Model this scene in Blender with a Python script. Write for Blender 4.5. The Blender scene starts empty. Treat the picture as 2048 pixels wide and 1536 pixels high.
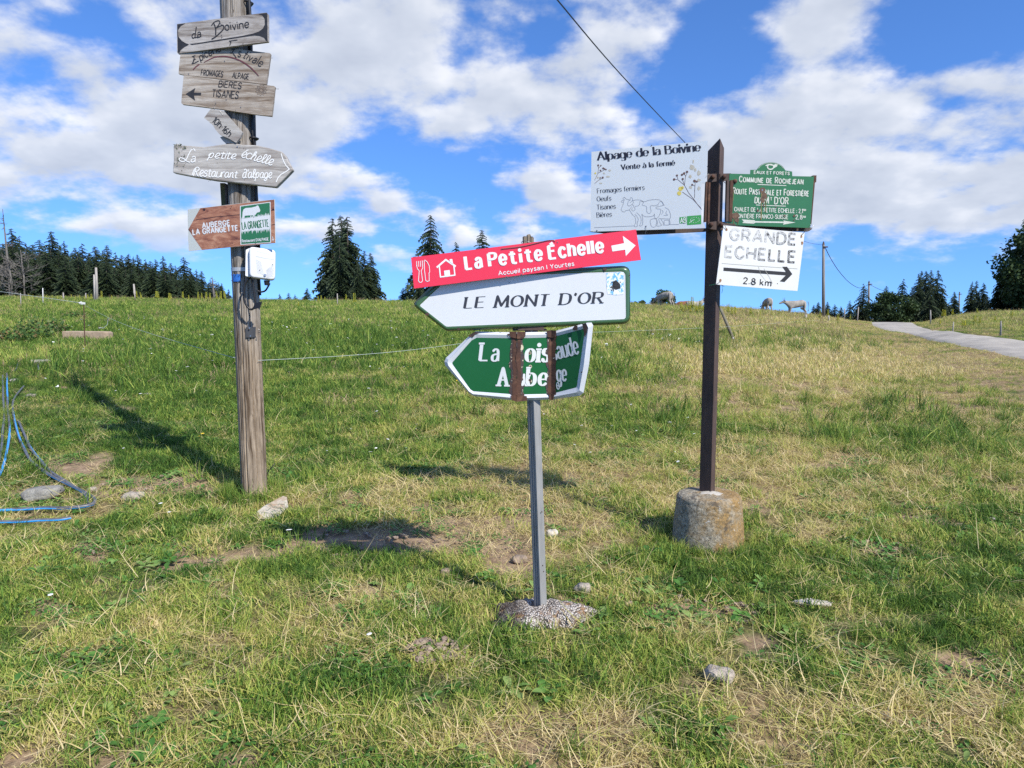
import bpy, math, random
import numpy as np
from mathutils import Vector, Matrix
R = math.radians
SC = bpy.context.scene
COL = SC.collection
random.seed(7)
rng = np.random.default_rng(11)

# ---------------------------------------------------------------- camera
EYE = Vector((0, 0, 1.6)); PITCH = R(6.2); FPX = 1365.0
cd = bpy.data.cameras.new('camera'); cam = bpy.data.objects.new('camera', cd); COL.objects.link(cam)
cam.location = EYE; cam.rotation_euler = (R(90) - PITCH, 0, 0)
cd.sensor_fit = 'HORIZONTAL'; cd.sensor_width = 36; cd.lens = FPX / 2048 * 36
cd.clip_start = 0.05; cd.clip_end = 9000
SC.camera = cam

def ray(px, py):
    """direction of a photograph point, scaled so that its y is 1"""
    u = (px - 1024) / FPX; v = (768 - py) / FPX
    d = Vector((u, math.cos(PITCH) + v * math.sin(PITCH), -math.sin(PITCH) + v * math.cos(PITCH)))
    return d / d.y

# ---------------------------------------------------------------- light and sky
SUN = Vector((0.73, -0.82, 1.0)).normalized()
sd = bpy.data.lights.new('sun', 'SUN'); so = bpy.data.objects.new('sun', sd); COL.objects.link(so)
sd.energy = 5.0; sd.angle = R(0.53); sd.color = (1.0, 0.95, 0.86)
so.rotation_euler = SUN.to_track_quat('Z', 'Y').to_euler(); so.location = (0, 0, 30)
SC.view_settings.view_transform = 'Standard'; SC.view_settings.look = 'None'
SC.view_settings.exposure = 0.42; SC.view_settings.gamma = 1.0
SC.view_settings.use_curve_mapping = False
SC.cycles.max_bounces = 6; SC.cycles.diffuse_bounces = 3; SC.cycles.glossy_bounces = 2
SC.cycles.transmission_bounces = 3; SC.cycles.transparent_max_bounces = 8
SC.cycles.use_denoising = False

world = bpy.data.worlds.new('World'); SC.world = world; world.use_nodes = True

class NT:
    """small helper for node trees"""
    def __init__(s, tree): s.t = tree; s.n = tree.nodes; s.l = tree.links
    def put(s, sock, v):
        if v is None: return
        if isinstance(v, bpy.types.NodeSocket): s.l.new(v, sock)
        else:
            if sock.type == 'RGBA' and len(v) == 3: v = (*v, 1)
            sock.default_value = v
    def math(s, op, a, b=None, c=None, clamp=False):
        n = s.n.new('ShaderNodeMath'); n.operation = op; n.use_clamp = clamp
        for i, v in enumerate((a, b, c)): s.put(n.inputs[i], v)
        return n.outputs[0]
    def vec(s, op, a, b=None, c=None):
        n = s.n.new('ShaderNodeVectorMath'); n.operation = op
        for i, v in enumerate((a, b, c)): s.put(n.inputs[i], v)
        return n.outputs['Value'] if op in ('DOT_PRODUCT', 'LENGTH') else n.outputs[0]
    def noise(s, vec, scale=5, detail=4, rough=.55, dist=0, dims='3D'):
        n = s.n.new('ShaderNodeTexNoise'); n.noise_dimensions = dims
        s.put(n.inputs['Vector'], vec); n.inputs['Scale'].default_value = scale
        n.inputs['Detail'].default_value = detail; n.inputs['Roughness'].default_value = rough
        n.inputs['Distortion'].default_value = dist
        return n.outputs['Fac']
    def ramp(s, fac, stops, interp='LINEAR'):
        n = s.n.new('ShaderNodeValToRGB'); n.color_ramp.interpolation = interp
        e = n.color_ramp.elements
        while len(e) < len(stops): e.new(0.5)
        for i, (p, c) in enumerate(stops):
            e[i].position = p; e[i].color = (*c, 1) if len(c) == 3 else c
        s.put(n.inputs[0], fac); return n.outputs[0]
    def mix(s, fac, a, b, mode='MIX'):
        n = s.n.new('ShaderNodeMix'); n.data_type = 'RGBA'; n.blend_type = mode; n.clamp_factor = True
        s.put(n.inputs[0], fac); s.put(n.inputs[6], a); s.put(n.inputs[7], b); return n.outputs[2]
    def maprange(s, v, a, b, c=0.0, d=1.0, smooth=False):
        n = s.n.new('ShaderNodeMapRange'); n.clamp = True
        if smooth: n.interpolation_type = 'SMOOTHSTEP'
        s.put(n.inputs[0], v)
        for i, x in enumerate((a, b, c, d)): n.inputs[i + 1].default_value = x
        return n.outputs[0]

def build_sky():
    t = NT(world.node_tree); t.n.clear()
    tc = t.n.new('ShaderNodeTexCoord'); d = tc.outputs['Generated']
    sp = t.n.new('ShaderNodeSeparateXYZ'); t.l.new(d, sp.inputs[0]); X, Y, Z = sp.outputs
    zc = t.math('MULTIPLY_ADD', t.math('MAXIMUM', Z, 0.0), 0.85, 0.115)
    cb = t.n.new('ShaderNodeCombineXYZ'); t.put(cb.inputs[0], X); t.put(cb.inputs[1], Y); t.put(cb.inputs[2], zc)
    sky = t.n.new('ShaderNodeTexSky'); sky.sky_type = 'NISHITA'; sky.sun_disc = False
    sky.sun_elevation = math.asin(SUN.z); sky.sun_rotation = math.atan2(SUN.x, SUN.y)
    sky.altitude = 1100; sky.air_density = 1.0; sky.dust_density = 0.3; sky.ozone_density = 2.0
    t.l.new(cb.outputs[0], sky.inputs[0])
    # the photograph's blue is deep and a little cyan
    blue = t.mix(1.0, sky.outputs[0], SKY_TINT, 'MULTIPLY')
    # clouds: azimuth / elevation field of large masses, broken by noise on a flat cloud layer
    az = t.math('ARCTAN2', X, Y); el = t.math('ARCSINE', Z)
    ae = t.n.new('ShaderNodeCombineXYZ'); t.put(ae.inputs[0], az); t.put(ae.inputs[1], el)
    acc = None
    for (px, py, rx, ry, amp) in CLOUDS:
        c = ray(px, py); a0 = math.atan2(c.x, c.y); e0 = math.atan2(c.z, math.hypot(c.x, c.y))
        sx = FPX / rx; sy = FPX / ry
        v = t.vec('MULTIPLY_ADD', ae.outputs[0], (sx, sy, 0), (-a0 * sx, -e0 * sy, 0))
        q = t.vec('DOT_PRODUCT', v, v)
        g = t.math('EXPONENT', t.math('MULTIPLY', q, -1.0))
        acc = t.math('MULTIPLY_ADD', g, amp, acc if acc is not None else 0.0)
    zz = t.math('ADD', t.math('MAXIMUM', Z, 0.0), 0.36)
    pl = t.n.new('ShaderNodeCombineXYZ'); t.put(pl.inputs[0], t.math('DIVIDE', X, zz)); t.put(pl.inputs[1], t.math('DIVIDE', Y, zz))
    p = pl.outputs[0]
    n1 = t.noise(p, 4.3, 9, .55, 0.0)
    ps = t.vec('ADD', p, (0.035, -0.045, 0.0))
    n2 = t.noise(ps, 4.3, 4, .5, 0.0)
    dens = t.math('ADD', t.math('MULTIPLY_ADD', n1, 1.6, -.15), acc)
    mask = t.maprange(dens, 0.62, 0.92, 0, 1, True)
    mask = t.math('MULTIPLY', mask, t.maprange(Z, 0.01, 0.10))
    # self shading: thick parts turned from the sun are greyer
    sh = t.math('SUBTRACT', n1, n2)
    core = t.maprange(dens, 0.80, 1.35)
    lum = t.math('ADD', t.math('MULTIPLY', sh, 2.2), t.math('SUBTRACT', 0.62, t.math('MULTIPLY', core, 0.45)), clamp=True)
    ccol = t.ramp(lum, [(0.0, CL_DARK), (0.55, CL_MID), (1.0, CL_LIGHT)])
    col = t.mix(t.math('MULTIPLY', mask, 0.93), blue, ccol)
    bg = t.n.new('ShaderNodeBackground'); t.l.new(col, bg.inputs[0]); bg.inputs[1].default_value = 0.085
    out = t.n.new('ShaderNodeOutputWorld'); t.l.new(bg.outputs[0], out.inputs[0])
SKY_TINT = (0.80, 1.28, 1.95)
CL_DARK = (4.5, 5.0, 6.0); CL_MID = (6.3, 6.75, 7.6); CL_LIGHT = (9.3, 9.4, 9.7)
CLOUDS = [  # photograph x, y, radii, strength of each large mass (or gap)
    (330, 330, 420, 150, .22), (560, 180, 330, 170, .22), (120, 120, 260, 140, .10), (800, 60, 260, 90, .12),
    (1000, 90, 250, 110, .14), (1230, 230, 260, 70, .20), (1650, 45, 90, 60, .36), (1800, 150, 190, 55, .42),
    (1850, 370, 330, 100, .42), (1600, 290, 140, 45, .14), (1180, 400, 160, 40, .2), (950, 430, 120, 40, .26),
    (1450, 330, 120, 60, .2), (210, 75, 110, 45, -.34), (150, 260, 60, 25, -.2), (1120, 90, 60, 30, -.2), (880, 330, 150, 90, -.28), (1450, 120, 130, 60, -.22),
    (1950, 60, 200, 90, -.35), (300, 540, 700, 60, -.08), (1500, 560, 600, 60, -.22)]
build_sky()

# ---------------------------------------------------------------- ground shape
_tk = np.array([-3, -.9, -.75, -.42, -.25, 0, .17, .2, .3, .36, .42, .46, .53, .6, .64, .70, .80, 1.2, 3])
def _crest(py): r = ray(1024, py); return 1.6 + 60 * r.z
_hk = np.array([_crest(q + 5) for q in (590, 590, 591, 598, 600, 601, 604, 608, 612, 618, 626, 632, 640, 640, 630, 622, 618, 612, 612)])
def vnoise(x, y, s=1.0, seed=0):
    x = np.asarray(x, float) * s + seed * 17.13; y = np.asarray(y, float) * s - seed * 9.71
    xi = np.floor(x).astype(np.int64); yi = np.floor(y).astype(np.int64); fx = x - xi; fy = y - yi
    fx = fx * fx * (3 - 2 * fx); fy = fy * fy * (3 - 2 * fy)
    def h(a, b):
        n = (a * 374761393 + b * 668265263 + seed * 362437) & 0xffffffff
        n = ((n ^ (n >> 13)) * 1274126177) & 0xffffffff
        return ((n ^ (n >> 16)) & 0xffff) / 65535.0
    return (h(xi, yi) * (1 - fx) + h(xi + 1, yi) * fx) * (1 - fy) + (h(xi, yi + 1) * (1 - fx) + h(xi + 1, yi + 1) * fx) * fy
def fbm(x, y, s=1.0, seed=0, o=4):
    v = 0; a = 1; t = 0
    for i in range(o):
        v = v + a * vnoise(x, y, s * 2 ** i, seed + i); t += a; a *= .55
    return v / t
def H(x, y):
    x = np.asarray(x, float); y = np.asarray(y, float)
    t = x / np.maximum(y, 2.0)
    hc = np.interp(t, _tk, _hk)
    q = np.clip((y - 5.0) / 55.0, 0, 1)
    soft = np.clip((y - 5.0) / 6.0, 0, 1)
    z = hc * q * (soft * (2 - soft) * .25 + .75 * np.minimum(1, .6 + .4 * soft))
    far = np.maximum(y - 60, 0)
    z = np.where(y > 60, hc - 0.028 * np.minimum(far, 240) - 0.012 * np.maximum(far - 240, 0), z)
    amp = np.clip((y - 3) / 30, 0, 1) * np.clip((75 - y) / 25, 0, 1)
    z = z + (fbm(x, y, .22, 3, 3) - .5) * .22 * amp + (fbm(x, y, 1.3, 5, 2) - .5) * .035 * np.clip((70 - y) / 30, 0, 1)
    return z
def project(x, y, z):
    dx = x; dy = y; dz = z - 1.6
    c, s = math.cos(PITCH), math.sin(PITCH)
    dep = dy * c - dz * s; up = dy * s + dz * c
    dep = np.maximum(dep, 1e-3)
    return 1024 + FPX * dx / dep, 768 - FPX * up / dep
def ground_at(px, py, ymax=62):
    """where the sight line of a photograph point meets the ground"""
    r = ray(px, py)
    ys = np.arange(1.5, ymax, .02)
    d = 1.6 + r.z * ys - H(r.x * ys, ys)
    i = np.argmax(d < 0) if (d < 0).any() else len(ys) - 1
    y = float(ys[i]); return Vector((r.x * y, y, float(H(r.x * y, y))))

# ---------------------------------------------------------------- meshes and things
def tag(o, label=None, cat=None, group=None, kind=None):
    for k, v in (('label', label), ('category', cat), ('group', group), ('kind', kind)):
        if v: o[k] = v
    return o
def thing(name, loc, label, cat, group=None):
    o = bpy.data.objects.new(name, None); COL.objects.link(o); o.location = loc; o.empty_display_size = .1
    return tag(o, label, cat, group)
class MB:
    def __init__(s): s.v = []; s.f = []; s.m = []
    def add(s, vs, fs, mi=0):
        b = len(s.v); s.v += [tuple(q) for q in vs]; s.f += [tuple(b + i for i in f) for f in fs]; s.m += [mi] * len(fs); return s
    def box(s, c, size, rot=None, mi=0):
        c = Vector(c); x, y, z = (k / 2 for k in size)
        P = [Vector((a, b, d)) for a in (-x, x) for b in (-y, y) for d in (-z, z)]
        if rot is not None: P = [rot @ p for p in P]
        return s.add([c + p for p in P], [(0, 1, 3, 2), (4, 6, 7, 5), (0, 4, 5, 1), (2, 3, 7, 6), (0, 2, 6, 4), (1, 5, 7, 3)], mi)
    def tube(s, pts, r, n=8, mi=0, caps=True, squash=None):
        pts = [Vector(p) for p in pts]; k = len(pts)
        rr = r if isinstance(r, (list, tuple)) else [r] * k
        vs = []; up = Vector((0, 0, 1))
        for i, p in enumerate(pts):
            d = (pts[min(i + 1, k - 1)] - pts[max(i - 1, 0)]).normalized()
            a = d.cross(up); a = a.normalized() if a.length > 1e-3 else Vector((1, 0, 0)); b = a.cross(d).normalized()
            for j in range(n):
                t = 2 * math.pi * j / n; vs.append(p + (a * math.cos(t) + b * math.sin(t)) * rr[i])
        fs = [(i * n + j, i * n + (j + 1) % n, (i + 1) * n + (j + 1) % n, (i + 1) * n + j) for i in range(k - 1) for j in range(n)]
        if caps: fs += [tuple(range(n))[::-1], tuple((k - 1) * n + j for j in range(n))]
        return s.add(vs, fs, mi)
    def build(s, name, mats, parent=None, smooth=False, org=None):
        me = bpy.data.meshes.new(name)
        if parent is not None: org = parent_origin(parent)
        o0 = Vector(org) if org is not None else Vector((0, 0, 0))
        me.from_pydata([tuple(Vector(v) - o0) for v in s.v], [], s.f)
        for m in (mats if isinstance(mats, (list, tuple)) else [mats]): me.materials.append(m)
        if len(me.materials) > 1: me.polygons.foreach_set('material_index', s.m)
        if smooth: me.polygons.foreach_set('use_smooth', [True] * len(me.polygons))
        me.update()
        o = bpy.data.objects.new(name, me); COL.objects.link(o)
        if parent is not None: o.parent = parent
        else: o.location = o0
        return o
def parent_origin(p):
    v = Vector((0, 0, 0))
    while p is not None: v += Vector(p.location); p = p.parent
    return v
def mesh_np(name, V, F, mats, attrs=None, smooth=False):
    """V (n,3), F (m,3 or 4)"""
    me = bpy.data.meshes.new(name); V = np.asarray(V, np.float32); F = np.asarray(F, np.int32)
    me.vertices.add(len(V)); me.vertices.foreach_set('co', V.ravel())
    k = F.shape[1]; me.loops.add(F.size); me.loops.foreach_set('vertex_index', F.ravel())
    me.polygons.add(len(F)); me.polygons.foreach_set('loop_start', np.arange(0, F.size, k, dtype=np.int32))
    me.polygons.foreach_set('loop_total', np.full(len(F), k, np.int32))
    for a, (ty, dat) in (attrs or {}).items():
        at = me.attributes.new(a, ty, 'POINT')
        at.data.foreach_set('vector' if ty == 'FLOAT_VECTOR' else 'value', np.asarray(dat).ravel())
    if smooth: me.polygons.foreach_set('use_smooth', np.ones(len(F), bool))
    for m in (mats if isinstance(mats, (list, tuple)) else [mats]): me.materials.append(m)
    me.update(calc_edges=True); me.validate(); return me

# ---------------------------------------------------------------- materials
def mat(name, col, rough=.7, var=None, scale=8, stretch=(1, 1, 1), bump=0, bscale=None, metal=0, spec=.4, extra=None, rot=0, lo=.35, hi=.65, coat=0, fine=.2):
    """procedural material: base colour, a second colour mixed in by noise, relief; extra = [(colour, noise scale, from, to)] for spots of wear"""
    m = bpy.data.materials.new(name); m.use_nodes = True; t = NT(m.node_tree)
    col = tuple(k * .82 for k in col); var = tuple(k * .82 for k in var) if var else None; extra = [(tuple(k * .82 for k in e[0]), *e[1:]) for e in (extra or [])]
    b = t.n['Principled BSDF']; tc = t.n.new('ShaderNodeTexCoord')
    mp = t.n.new('ShaderNodeMapping'); t.l.new(tc.outputs['Object'], mp.inputs[0]); mp.inputs['Scale'].default_value = stretch
    mp.inputs['Rotation'].default_value = (0, rot, 0)
    v = mp.outputs[0]
    c = None
    if var is not None:
        f = t.noise(v, scale, 6, .6, .3)
        c = t.mix(t.maprange(f, lo, hi), (*col, 1), (*var, 1))
        fn_ = t.noise(v, scale * 6, 3, .6)
        c = t.mix(1.0, c, t.ramp(fn_, [(.3, (1 - fine,) * 3), (.7, (1 + fine * .7,) * 3)]), 'MULTIPLY')
    for (ec, es, a0, a1) in (extra or []):
        f2 = t.noise(tc.outputs['Object'], es, 5, .65, .2)
        c = t.mix(t.maprange(f2, a0, a1), c if c is not None else (*col, 1), (*ec, 1))
    if c is not None: t.l.new(c, b.inputs['Base Color'])
    else: b.inputs['Base Color'].default_value = (*col, 1)
    b.inputs['Roughness'].default_value = rough; b.inputs['Metallic'].default_value = metal
    b.inputs['Specular IOR Level'].default_value = spec; b.inputs['Coat Weight'].default_value = coat
    if bump:
        bn = t.n.new('ShaderNodeBump'); bn.inputs['Strength'].default_value = 1; bn.inputs['Distance'].default_value = bump
        t.l.new(t.noise(v, bscale or scale * 2, 6, .6), bn.inputs['Height']); t.l.new(bn.outputs[0], b.inputs['Normal'])
    return m
def wood_mat(name, c1, c2, c3, rot=0, vert=False, ring=26):
    """weathered grain: fine fibres, darker growth bands, knots"""
    m = bpy.data.materials.new(name); m.use_nodes = True; t = NT(m.node_tree); b = t.n['Principled BSDF']
    tc = t.n.new('ShaderNodeTexCoord'); mp = t.n.new('ShaderNodeMapping'); t.l.new(tc.outputs['Object'], mp.inputs[0])
    mp.inputs['Rotation'].default_value = (0, rot, 0)
    mp.inputs['Scale'].default_value = (1, 1, .055) if vert else (.07, 1, 1)
    v = mp.outputs[0]
    wob = t.noise(tc.outputs['Object'], 3.5, 2, .5)
    vv = t.n.new('ShaderNodeVectorMath'); vv.operation = 'ADD'; t.l.new(v, vv.inputs[0])
    cw = t.n.new('ShaderNodeCombineXYZ'); t.put(cw.inputs[0 if vert else 2], t.math('MULTIPLY', wob, .06)); t.l.new(cw.outputs[0], vv.inputs[1])
    bands = t.noise(vv.outputs[0], ring, 4, .6)
    fib = t.noise(vv.outputs[0], ring * 6, 5, .7)
    c = t.ramp(bands, [(.36, c3), (.47, c1), (.60, c2)])
    c = t.mix(t.maprange(fib, .3, .7), t.mix(1, c, (.60, .59, .60, 1), 'MULTIPLY'), c)
    blot = t.noise(tc.outputs['Object'], 6, 3, .6)
    c = t.mix(t.maprange(blot, .5, .75, 0, .55), c, (*c3, 1))
    t.l.new(c, b.inputs['Base Color']); b.inputs['Roughness'].default_value = .82; b.inputs['Specular IOR Level'].default_value = .2
    bn = t.n.new('ShaderNodeBump'); bn.inputs['Distance'].default_value = .004
    h = t.math('ADD', t.math('MULTIPLY', bands, .6), t.math('MULTIPLY', fib, .5)); t.l.new(h, bn.inputs['Height']); t.l.new(bn.outputs[0], b.inputs['Normal'])
    return m
# ---------------------------------------------------------------- what grows where (masks over the real ground, laid out once)
DIRT = [(760, 1085, 200, 34, .74), (930, 1040, 130, 32, .7), (1020, 1110, 90, 26, .7), (430, 1108, 140, 28, .7), (200, 1105, 60, 22, .9),
    (80, 1218, 60, 28, .9), (330, 968, 120, 26, .95), (140, 940, 70, 26, .8), (60, 990, 80, 26, .7), (870, 1300, 52, 28, 1.1), (1440, 1218, 90, 20, .85),
    (1850, 1045, 80, 16, 1.0), (1770, 1098, 50, 8, 1.0), (1960, 1310, 90, 36, .85), (1590, 770, 50, 9, .7), (1640, 935, 60, 9, .6), (1730, 722, 60, 6, .5),
    (500, 1522, 70, 20, .9), (1300, 1180, 80, 26, .5), (735, 1180, 90, 22, .5), (1260, 1055, 80, 16, .5), (640, 905, 60, 8, .3), (1900, 900, 80, 14, .5),
    (1520, 1280, 60, 14, .4), (1980, 1440, 90, 30, .5), (300, 1180, 160, 20, .5), (1220, 1255, 60, 20, .4), (180, 672, 70, 8, .4), (1060, 985, 90, 14, .45)]
DRY = [(1150, 960, 330, 60, .5), (1000, 1080, 250, 60, .45), (1500, 900, 300, 70, .4), (1700, 730, 380, 50, .45), (1500, 720, 300, 50, .32), (1420, 800, 200, 40, .4), (350, 1250, 250, 80, .22),
    (1650, 1450, 350, 80, .3), (850, 1480, 200, 50, .2), (150, 1450, 200, 80, .25), (1780, 980, 300, 60, .3), (1550, 640, 450, 25, .3), (1950, 800, 200, 80, .35), (700, 1200, 250, 60, .2),
    (350, 780, 350, 110, -.35), (1050, 1340, 300, 90, -.3), (1450, 1150, 200, 40, -.35), (600, 690, 330, 50, -.3), (1350, 860, 150, 24, -.25), (300, 900, 200, 60, -.25),
    (1880, 1200, 150, 60, -.25), (150, 640, 200, 40, -.2), (1500, 1330, 200, 50, -.15)]
def blobs(px, py, L):
    a = np.zeros_like(px)
    for (cx, cy, rx, ry, k) in L: a += k * np.exp(-((px - cx) / rx) ** 2 - ((py - cy) / ry) ** 2)
    return a
TUSS = [(1930, 880, 150, 60, .9), (1480, 1150, 150, 45, .9), (440, 940, 60, 45, 1.0), (1320, 1070, 60, 45, .8), (1650, 1230, 120, 30, .6), (1050, 1330, 220, 60, .6), (1360, 850, 160, 26, .7), (1700, 880, 200, 26, .5), (250, 760, 120, 40, .6),
    (1180, 740, 120, 30, .5), (700, 690, 200, 30, .4), (150, 1010, 60, 30, .8), (500, 1020, 80, 30, .7), (1950, 1180, 100, 60, .6), (1560, 690, 300, 20, .4), (300, 1330, 160, 40, .4), (850, 850, 200, 26, .4)]
ROAD_N = [(1735, 637), (1739, 640), (1741, 645), (1744, 651), (1768, 660), (1830, 672), (1900, 688), (1980, 704), (2048, 720), (2200, 762), (2500, 850)]
ROAD_F = [(1822, 637), (1823, 640), (1826, 645), (1835, 651), (1856, 657), (1890, 663), (1950, 670), (2000, 676), (2048, 682), (2200, 700), (2500, 735)]
def _edge(L):
    P = []
    for a, b in L:
        r = ray(a, b); g = ground_at(a, b); P.append((g.x, g.y))
    P = np.array(P); P[0] = P[1] + (P[1] - P[2]) * 1.0
    return P
EN, EF = _edge(ROAD_N), _edge(ROAD_F)
# beyond the brow the road runs on
EN[0] = EN[1] + np.array([-.2, 6.0]); EF[0] = EF[1] + np.array([.3, 6.0])
def smooth_line(P, k=6):
    out = []
    n = len(P)
    for i in range(n - 1):
        p0, p1, p2, p3 = P[max(i - 1, 0)], P[i], P[i + 1], P[min(i + 2, n - 1)]
        for j in range(k):
            t = j / k
            out.append(.5 * ((2 * p1) + (-p0 + p2) * t + (2 * p0 - 5 * p1 + 4 * p2 - p3) * t * t + (-p0 + 3 * p1 - 3 * p2 + p3) * t ** 3))
    out.append(P[-1]); return np.array(out)
EN, EF = smooth_line(EN), smooth_line(EF)
RPOLY = np.concatenate([EN, EF[::-1]])
def on_road(x, y, grow=0):
    ins = np.zeros(np.shape(x), bool); n = len(RPOLY); j = n - 1
    for i in range(n):
        xi, yi = RPOLY[i]; xj, yj = RPOLY[j]
        if yi != yj:
            c = ((yi > y) != (yj > y)) & (x < (xj - xi) * (y - yi) / (yj - yi) + xi); ins ^= c
        j = i
    return ins
def masks(x, y):
    z = H(x, y); px, py = project(x, y, z)
    warp = (fbm(x, y, 3.1, 31, 3) - .5) * 60; wy = (fbm(x, y, 3.1, 37, 3) - .5) * 22
    inv = (px > -600) & (px < 2650) & (py < 1900)
    dirt = np.where(inv, blobs(px + warp, py + wy, DIRT), 0) + np.clip(fbm(x, y, 1.1, 8, 4) - .64, 0, 1) * 3.2 * np.clip((14 - y) / 6, 0, 1)
    edge = fbm(x, y, 7, 12, 3)
    dirt = np.clip((dirt - .30 + (edge - .5) * .8) * 2.4 + np.clip(fbm(x, y, 2.6, 14, 4) - .565 + .05 * ((px > 850) & (py < 1130)), 0, 1) * 6 * (y < 16), 0, 1)
    dry = .35 + (fbm(x, y, .7, 21, 4) - .5) * 1.25 + (fbm(x, y, 3.3, 23, 3) - .5) * 1.0 + np.where(inv, blobs(px, py, DRY), 0) * 1.35
    return dirt, np.clip(dry, 0, 1), px, py

def ground_material():
    m = bpy.data.materials.new('meadow soil'); m.use_nodes = True; t = NT(m.node_tree); b = t.n['Principled BSDF']
    tc = t.n.new('ShaderNodeTexCoord'); v = tc.outputs['Object']
    ad = t.n.new('ShaderNodeAttribute'); ad.attribute_name = 'dry'; ai = t.n.new('ShaderNodeAttribute'); ai.attribute_name = 'dirt'
    n1 = t.noise(v, 9, 6, .65); n2 = t.noise(v, 60, 5, .7)
    soil = t.ramp(t.math('ADD', t.math('MULTIPLY', n1, .6), t.math('MULTIPLY', n2, .4)), [(.3, (.10, .068, .044)), (.5, (.27, .19, .125)), (.68, (.44, .33, .225))])
    mp = t.n.new('ShaderNodeMapping'); t.l.new(v, mp.inputs[0]); mp.inputs['Scale'].default_value = (1, .5, 1)
    n3 = t.noise(mp.outputs[0], 26, 6, .7, .6)
    green = t.ramp(n3, [(.32, (.018, .026, .009)), (.5, (.05, .08, .02)), (.68, (.13, .17, .045))])
    straw = t.ramp(n3, [(.3, (.055, .038, .020)), (.5, (.21, .15, .08)), (.7, (.44, .33, .19))])
    veg = t.mix(t.maprange(ad.outputs['Fac'], .3, .85), green, straw)
    c = t.mix(ai.outputs['Fac'], veg, soil)
    t.l.new(c, b.inputs['Base Color']); b.inputs['Roughness'].default_value = .95; b.inputs['Specular IOR Level'].default_value = .1
    bn = t.n.new('ShaderNodeBump'); bn.inputs['Distance'].default_value = .02; t.l.new(n1, bn.inputs['Height'])
    bn2 = t.n.new('ShaderNodeBump'); bn2.inputs['Distance'].default_value = .006; t.l.new(n2, bn2.inputs['Height']); t.l.new(bn.outputs[0], bn2.inputs['Normal'])
    t.l.new(bn2.outputs[0], b.inputs['Normal']); return m
def build_ground():
    ys = np.concatenate([np.linspace(-40, -1, 14), np.linspace(-.5, 1.4, 8), 1.5 * (62 / 1.5) ** np.linspace(0, 1, 420), np.linspace(63, 130, 60), np.linspace(135, 400, 40), np.geomspace(430, 4500, 24)])
    k = 1 - np.exp(-np.maximum(ys, 0) / 8)
    U = np.sign(np.linspace(-1, 1, 441)) * np.abs(np.linspace(-1, 1, 441)) ** 1.0
    tt = np.where(np.abs(U) < .8, U * 1.1, np.sign(U) * (.88 + (np.abs(U) - .8) * 9))
    X = np.maximum(ys, 3.0)[:, None] * tt[None, :] * np.where(ys[:, None] < 0, 5.0, 1.0); Y = np.repeat(ys[:, None], len(tt), 1)
    Z = H(X, np.where(Y < 5, np.maximum(Y, 0), Y))
    dirt, dry, _, _ = masks(X, np.maximum(Y, .5))
    Z = Z - dirt * .018 * (Y < 30)
    n, k = X.shape; idx = np.arange(n * k).reshape(n, k)
    F = np.stack([idx[:-1, :-1], idx[:-1, 1:], idx[1:, 1:], idx[1:, :-1]], -1).reshape(-1, 4)
    me = mesh_np('ground', np.stack([X, Y, Z], -1).reshape(-1, 3), F, ground_material(), {'dry': ('FLOAT', dry), 'dirt': ('FLOAT', dirt)}, True)
    o = bpy.data.objects.new('ground', me); COL.objects.link(o)
    tag(o, 'grassy pasture ground with bare brown patches rising to a low brow', None, None, 'structure')
build_ground()
def build_road():
    m = mat('worn asphalt', (.36, .33, .285), .9, (.50, .46, .39), .35, (1, 1, 1), .006, 40, extra=[((.25, .235, .22), .8, .58, .72), ((.44, .41, .35), 5, .60, .8)])
    k = 12; V = []
    for a, b in zip(EN, EF):
        for j in range(k + 1):
            t = j / k; p = a * (1 - t) + b * t; z = float(H(p[0], p[1])) + .035 + .03 * math.sin(math.pi * t) - (.05 if j in (0, k) else 0)
            V.append((p[0], p[1], z))
    n = len(EN); idx = np.arange(n * (k + 1)).reshape(n, k + 1)
    F = np.stack([idx[:-1, :-1], idx[1:, :-1], idx[1:, 1:], idx[:-1, 1:]], -1).reshape(-1, 4)
    me = mesh_np('road', V, F, m, None, True); o = bpy.data.objects.new('road', me); COL.objects.link(o)
    # face up
    tag(o, 'narrow worn grey asphalt lane curving over the brow', None, None, 'structure')
build_road()

# ---------------------------------------------------------------- grass
def blade_mat(name, stops, trans=.35, rough=.6):
    m = bpy.data.materials.new(name); m.use_nodes = True; t = NT(m.node_tree); b = t.n['Principled BSDF']
    a = t.n.new('ShaderNodeAttribute'); a.attribute_type = 'INSTANCER'; a.attribute_name = 'tint'
    g = t.n.new('ShaderNodeAttribute'); g.attribute_name = 'br'
    f = t.math('ADD', a.outputs['Fac'], t.math('MULTIPLY_ADD', g.outputs['Fac'], .5, -.25), clamp=True)
    c = t.ramp(f, stops)
    t.l.new(c, b.inputs['Base Color']); b.inputs['Roughness'].default_value = rough; b.inputs['Specular IOR Level'].default_value = .25
    tr = t.n.new('ShaderNodeBsdfTranslucent'); t.l.new(c, tr.inputs[0])
    mx = t.n.new('ShaderNodeMixShader'); mx.inputs[0].default_value = trans
    t.l.new(b.outputs[0], mx.inputs[1]); t.l.new(tr.outputs[0], mx.inputs[2]); t.l.new(mx.outputs[0], t.n['Material Output'].inputs[0])
    return m
GREEN_STOPS = [(0, (.045, .105, .018)), (.25, (.155, .27, .042)), (.45, (.35, .42, .078)), (.64, (.49, .45, .14)), (.82, (.59, .47, .21)), (1, (.72, .60, .34))]
M_BLADE = blade_mat('grass blades', GREEN_STOPS)
M_LEAF = blade_mat('meadow herbs', [(0, (.05, .14, .025)), (.5, (.11, .25, .05)), (1, (.24, .34, .10))], .3, .5)
PROTO = bpy.data.collections.new('plant_shapes')
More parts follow.
